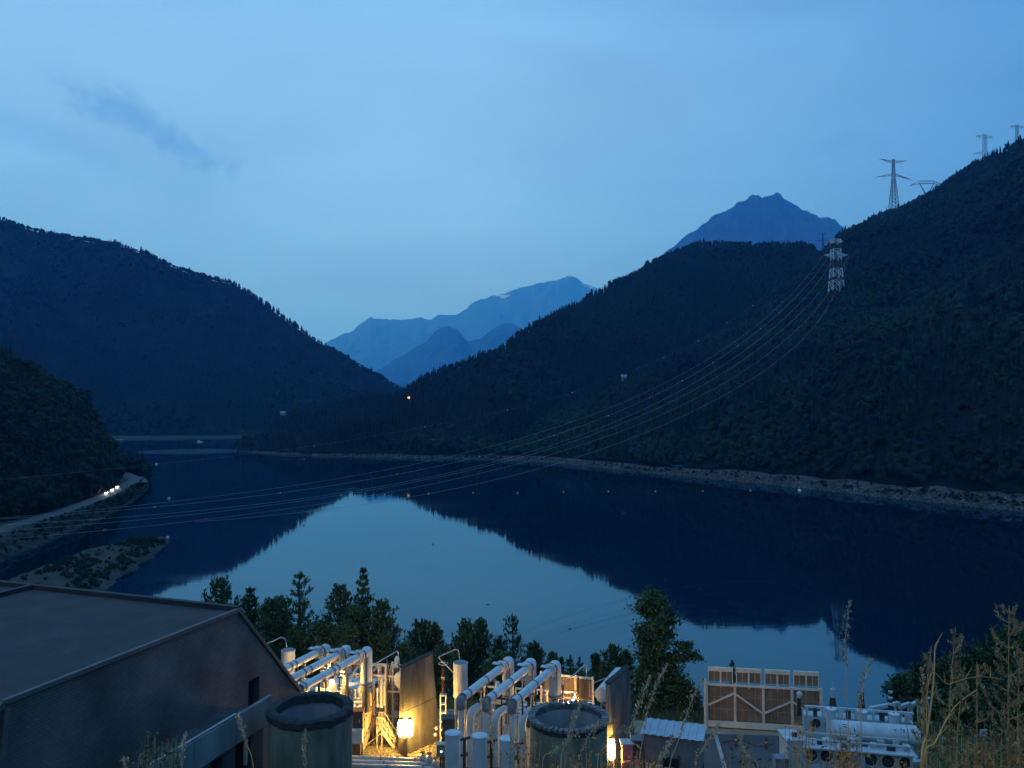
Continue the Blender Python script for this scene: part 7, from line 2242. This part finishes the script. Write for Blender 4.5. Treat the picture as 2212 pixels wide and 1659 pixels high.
# feathery mugwort-like weeds at the right
def mugwort(px, py_top, D, wpx, n_br, seed, label, lean=0, thick=.008):
    r_ = random.Random(seed)
    tp = at(px + lean, py_top, D); b_ = at(px, 1668, D)
    base = Vector((b_.x, b_.y, max(ground_z(b_.x, b_.y), b_.z - 1.2)))
    t_ = thing('tall_weed', label, 'weed', base, 'feathery tall weeds at the right')
    main = smooth_path([base, base.lerp(tp, .35) + Vector((r_.gauss(0, .03), 0, 0)), base.lerp(tp, .7) + Vector((r_.gauss(0, .03), 0, 0)), tp], 8)
    n = len(main)
    MB().path(main, [thick * (1 - .75 * k / n) for k in range(n)], n=6).build('stem', M_warm_stem, t_)
    br = MB(); C, Dr = [], []
    Wd = wpx / 1703 * D
    for k in range(n_br):
        f = .25 + .73 * (k + r_.random()) / n_br
        p0 = main[int(f * (n - 1))]
        s = r_.choice((-1, 1))
        L_ = Wd * .5 * (1.15 - f) ** .7 * r_.uniform(.5, 1.1)
        an = r_.uniform(-.9, .9)
        d_ = Vector((s * math.cos(an), math.sin(an), 0))
        p2 = p0 + d_ * L_ * .75 + Vector((0, 0, L_ * r_.uniform(.7, 1.1)))
        p1 = p0 + d_ * L_ * .55 + Vector((0, 0, L_ * .32))
        br.path([p0, p1, p2], [thick * .45, thick * .32, thick * .12], n=4, caps=False)
        for q in range(int(26 + 110 * L_)):
            u = .25 + .75 * r_.random()
            c = p0.lerp(p1, u * 2) if u < .5 else p1.lerp(p2, u * 2 - 1)
            C.append(tuple(c + Vector((r_.gauss(0, .008), r_.gauss(0, .008), r_.gauss(0, .008))))); Dr.append(tuple((p2 - p1).normalized()))
    for q in range(60):
        c = main[int((.72 + .28 * r_.random()) * (n - 1))]
        C.append(tuple(c + Vector((r_.gauss(0, .010), r_.gauss(0, .010), r_.gauss(0, .01))))); Dr.append((0, 0, 1))
    tag(br.build('twigs', M_warm_stem, t_), kind='stuff')
    V, F, c_ = leaf_cards(np.array(C), .0105, seed, elong=2.8, dirs=np.array(Dr))
    np_mesh('leaves', V, F, M_mugl, colors=c_, parent=t_)
M_mugl = mat('feathery_leaves', (0.40, 0.22, 0.09), .85, var=.25, vscale=20, attr='tint')  # warm leaf colour includes the glow of the unbuilt lamp
mugwort(2052, 1355, 5.2, 130, 26, 701, 'feathery weed with a clear pointed tip in the middle of the group', lean=12)
mugwort(2014, 1395, 5.0, 110, 24, 702, 'sparse feathery weed on the left side of the group', lean=-2)
mugwort(2160, 1308, 5.4, 190, 48, 703, 'tallest and densest feathery weed near the right edge', lean=20)
mugwort(2205, 1400, 5.0, 120, 36, 704, 'feathery weed cut by the right edge')
mugwort(2110, 1430, 5.6, 150, 22, 705, 'low spreading feathery weed between the two tall ones')
mugwort(2080, 1460, 4.8, 120, 26, 706, 'short feathery weed before the guard rail')
mugwort(2000, 1500, 5.2, 80, 16, 707, 'short thin weed beside the pale tapering wall', lean=-6)
for k, (pts, lb) in enumerate((([(1990, 1668), (2003, 1580), (2016, 1480), (2020, 1400), (2028, 1385)], 'thick lamp-tinted orange cane rising in front of the feathery weeds'),
                               ([(1992, 1668), (2022, 1600), (2060, 1530), (2110, 1490)], 'long bent lamp-tinted orange cane slanting to the right'),
                               ([(2003, 1500), (2050, 1478), (2110, 1462), (2170, 1468)], 'thin cane arching sideways through the weeds'))):
    P_ = [at(a, b, 4.6 + .1 * j) for j, (a, b) in enumerate(pts)]
    base = Vector((P_[0].x, P_[0].y, max(ground_z(P_[0].x, P_[0].y), P_[0].z - 1.6)))
    t_ = thing('cane', lb, 'cane', base, 'lamp-tinted canes at the right')
    sp_ = smooth_path([base] + P_, 7); n = len(sp_)
    MB().path(sp_, [  .0068 * (1 - .6 * q / n) * (1 if k < 2 else .5) for q in range(n)], n=6).build('stem', M_cane if False else mat('lamp_tinted_cane', (0.80, 0.30, 0.09), .7, var=.15, vscale=15), t_)  # orange base colour in place of lamplight on the canes
    m_ = MB()
    for q in range(6):
        p = sp_[int(n * (.35 + .1 * q))]
        m_.path([p, p + Vector((random.uniform(-.08, .08), 0, .07))], [.003, .001], n=4, caps=False)
    tag(m_.build('twigs', mat('lamp_tinted_cane', (0.80, 0.30, 0.09)), t_), kind='stuff')

# cables and hoses lying about the yard, bolts on the shaft collars
for k, (pts, m, lb) in enumerate((([(1410, 1655), (1440, 1640), (1475, 1650), (1520, 1641)], M_black, 'black hose lying on the ground before the shed'),
                                  ([(815, 1622), (835, 1612), (860, 1618), (905, 1622), (930, 1612)], M_black, 'thin dark cable lying across the lit gravel'),
                                  ([(1560, 1604), (1600, 1600), (1640, 1612), (1672, 1606)], M_rust, 'rusty cable lying over the empty pavement'))):
    P_ = [onz(a, b, PZ + .05) for a, b in pts]
    ob = MB().path(smooth_path(P_, 8), .035, n=6).build('ground_cable', m)
    tag(ob, lb, 'cable')
for px, py, lb, hh in ((1590, 1612, 'rusty bollard on the pavement left of the transformer', .9), (1655, 1618, 'second rusty bollard, nearer the transformer', .9)):
    p = onz(px, py, PZ); t_ = thing('bollard', lb, 'bollard', p)
    MB().lathe(p, (0, 0, 1), [(.10, 0), (.10, hh), (.07, hh + .06), (.01, hh + .08)], n=12).build('post', M_rust, t_)
    MB().lathe(p + Vector((0, 0, hh * .6)), (0, 0, 1), [(.105, 0), (.108, .12)], n=12).build('band', M_white, t_)
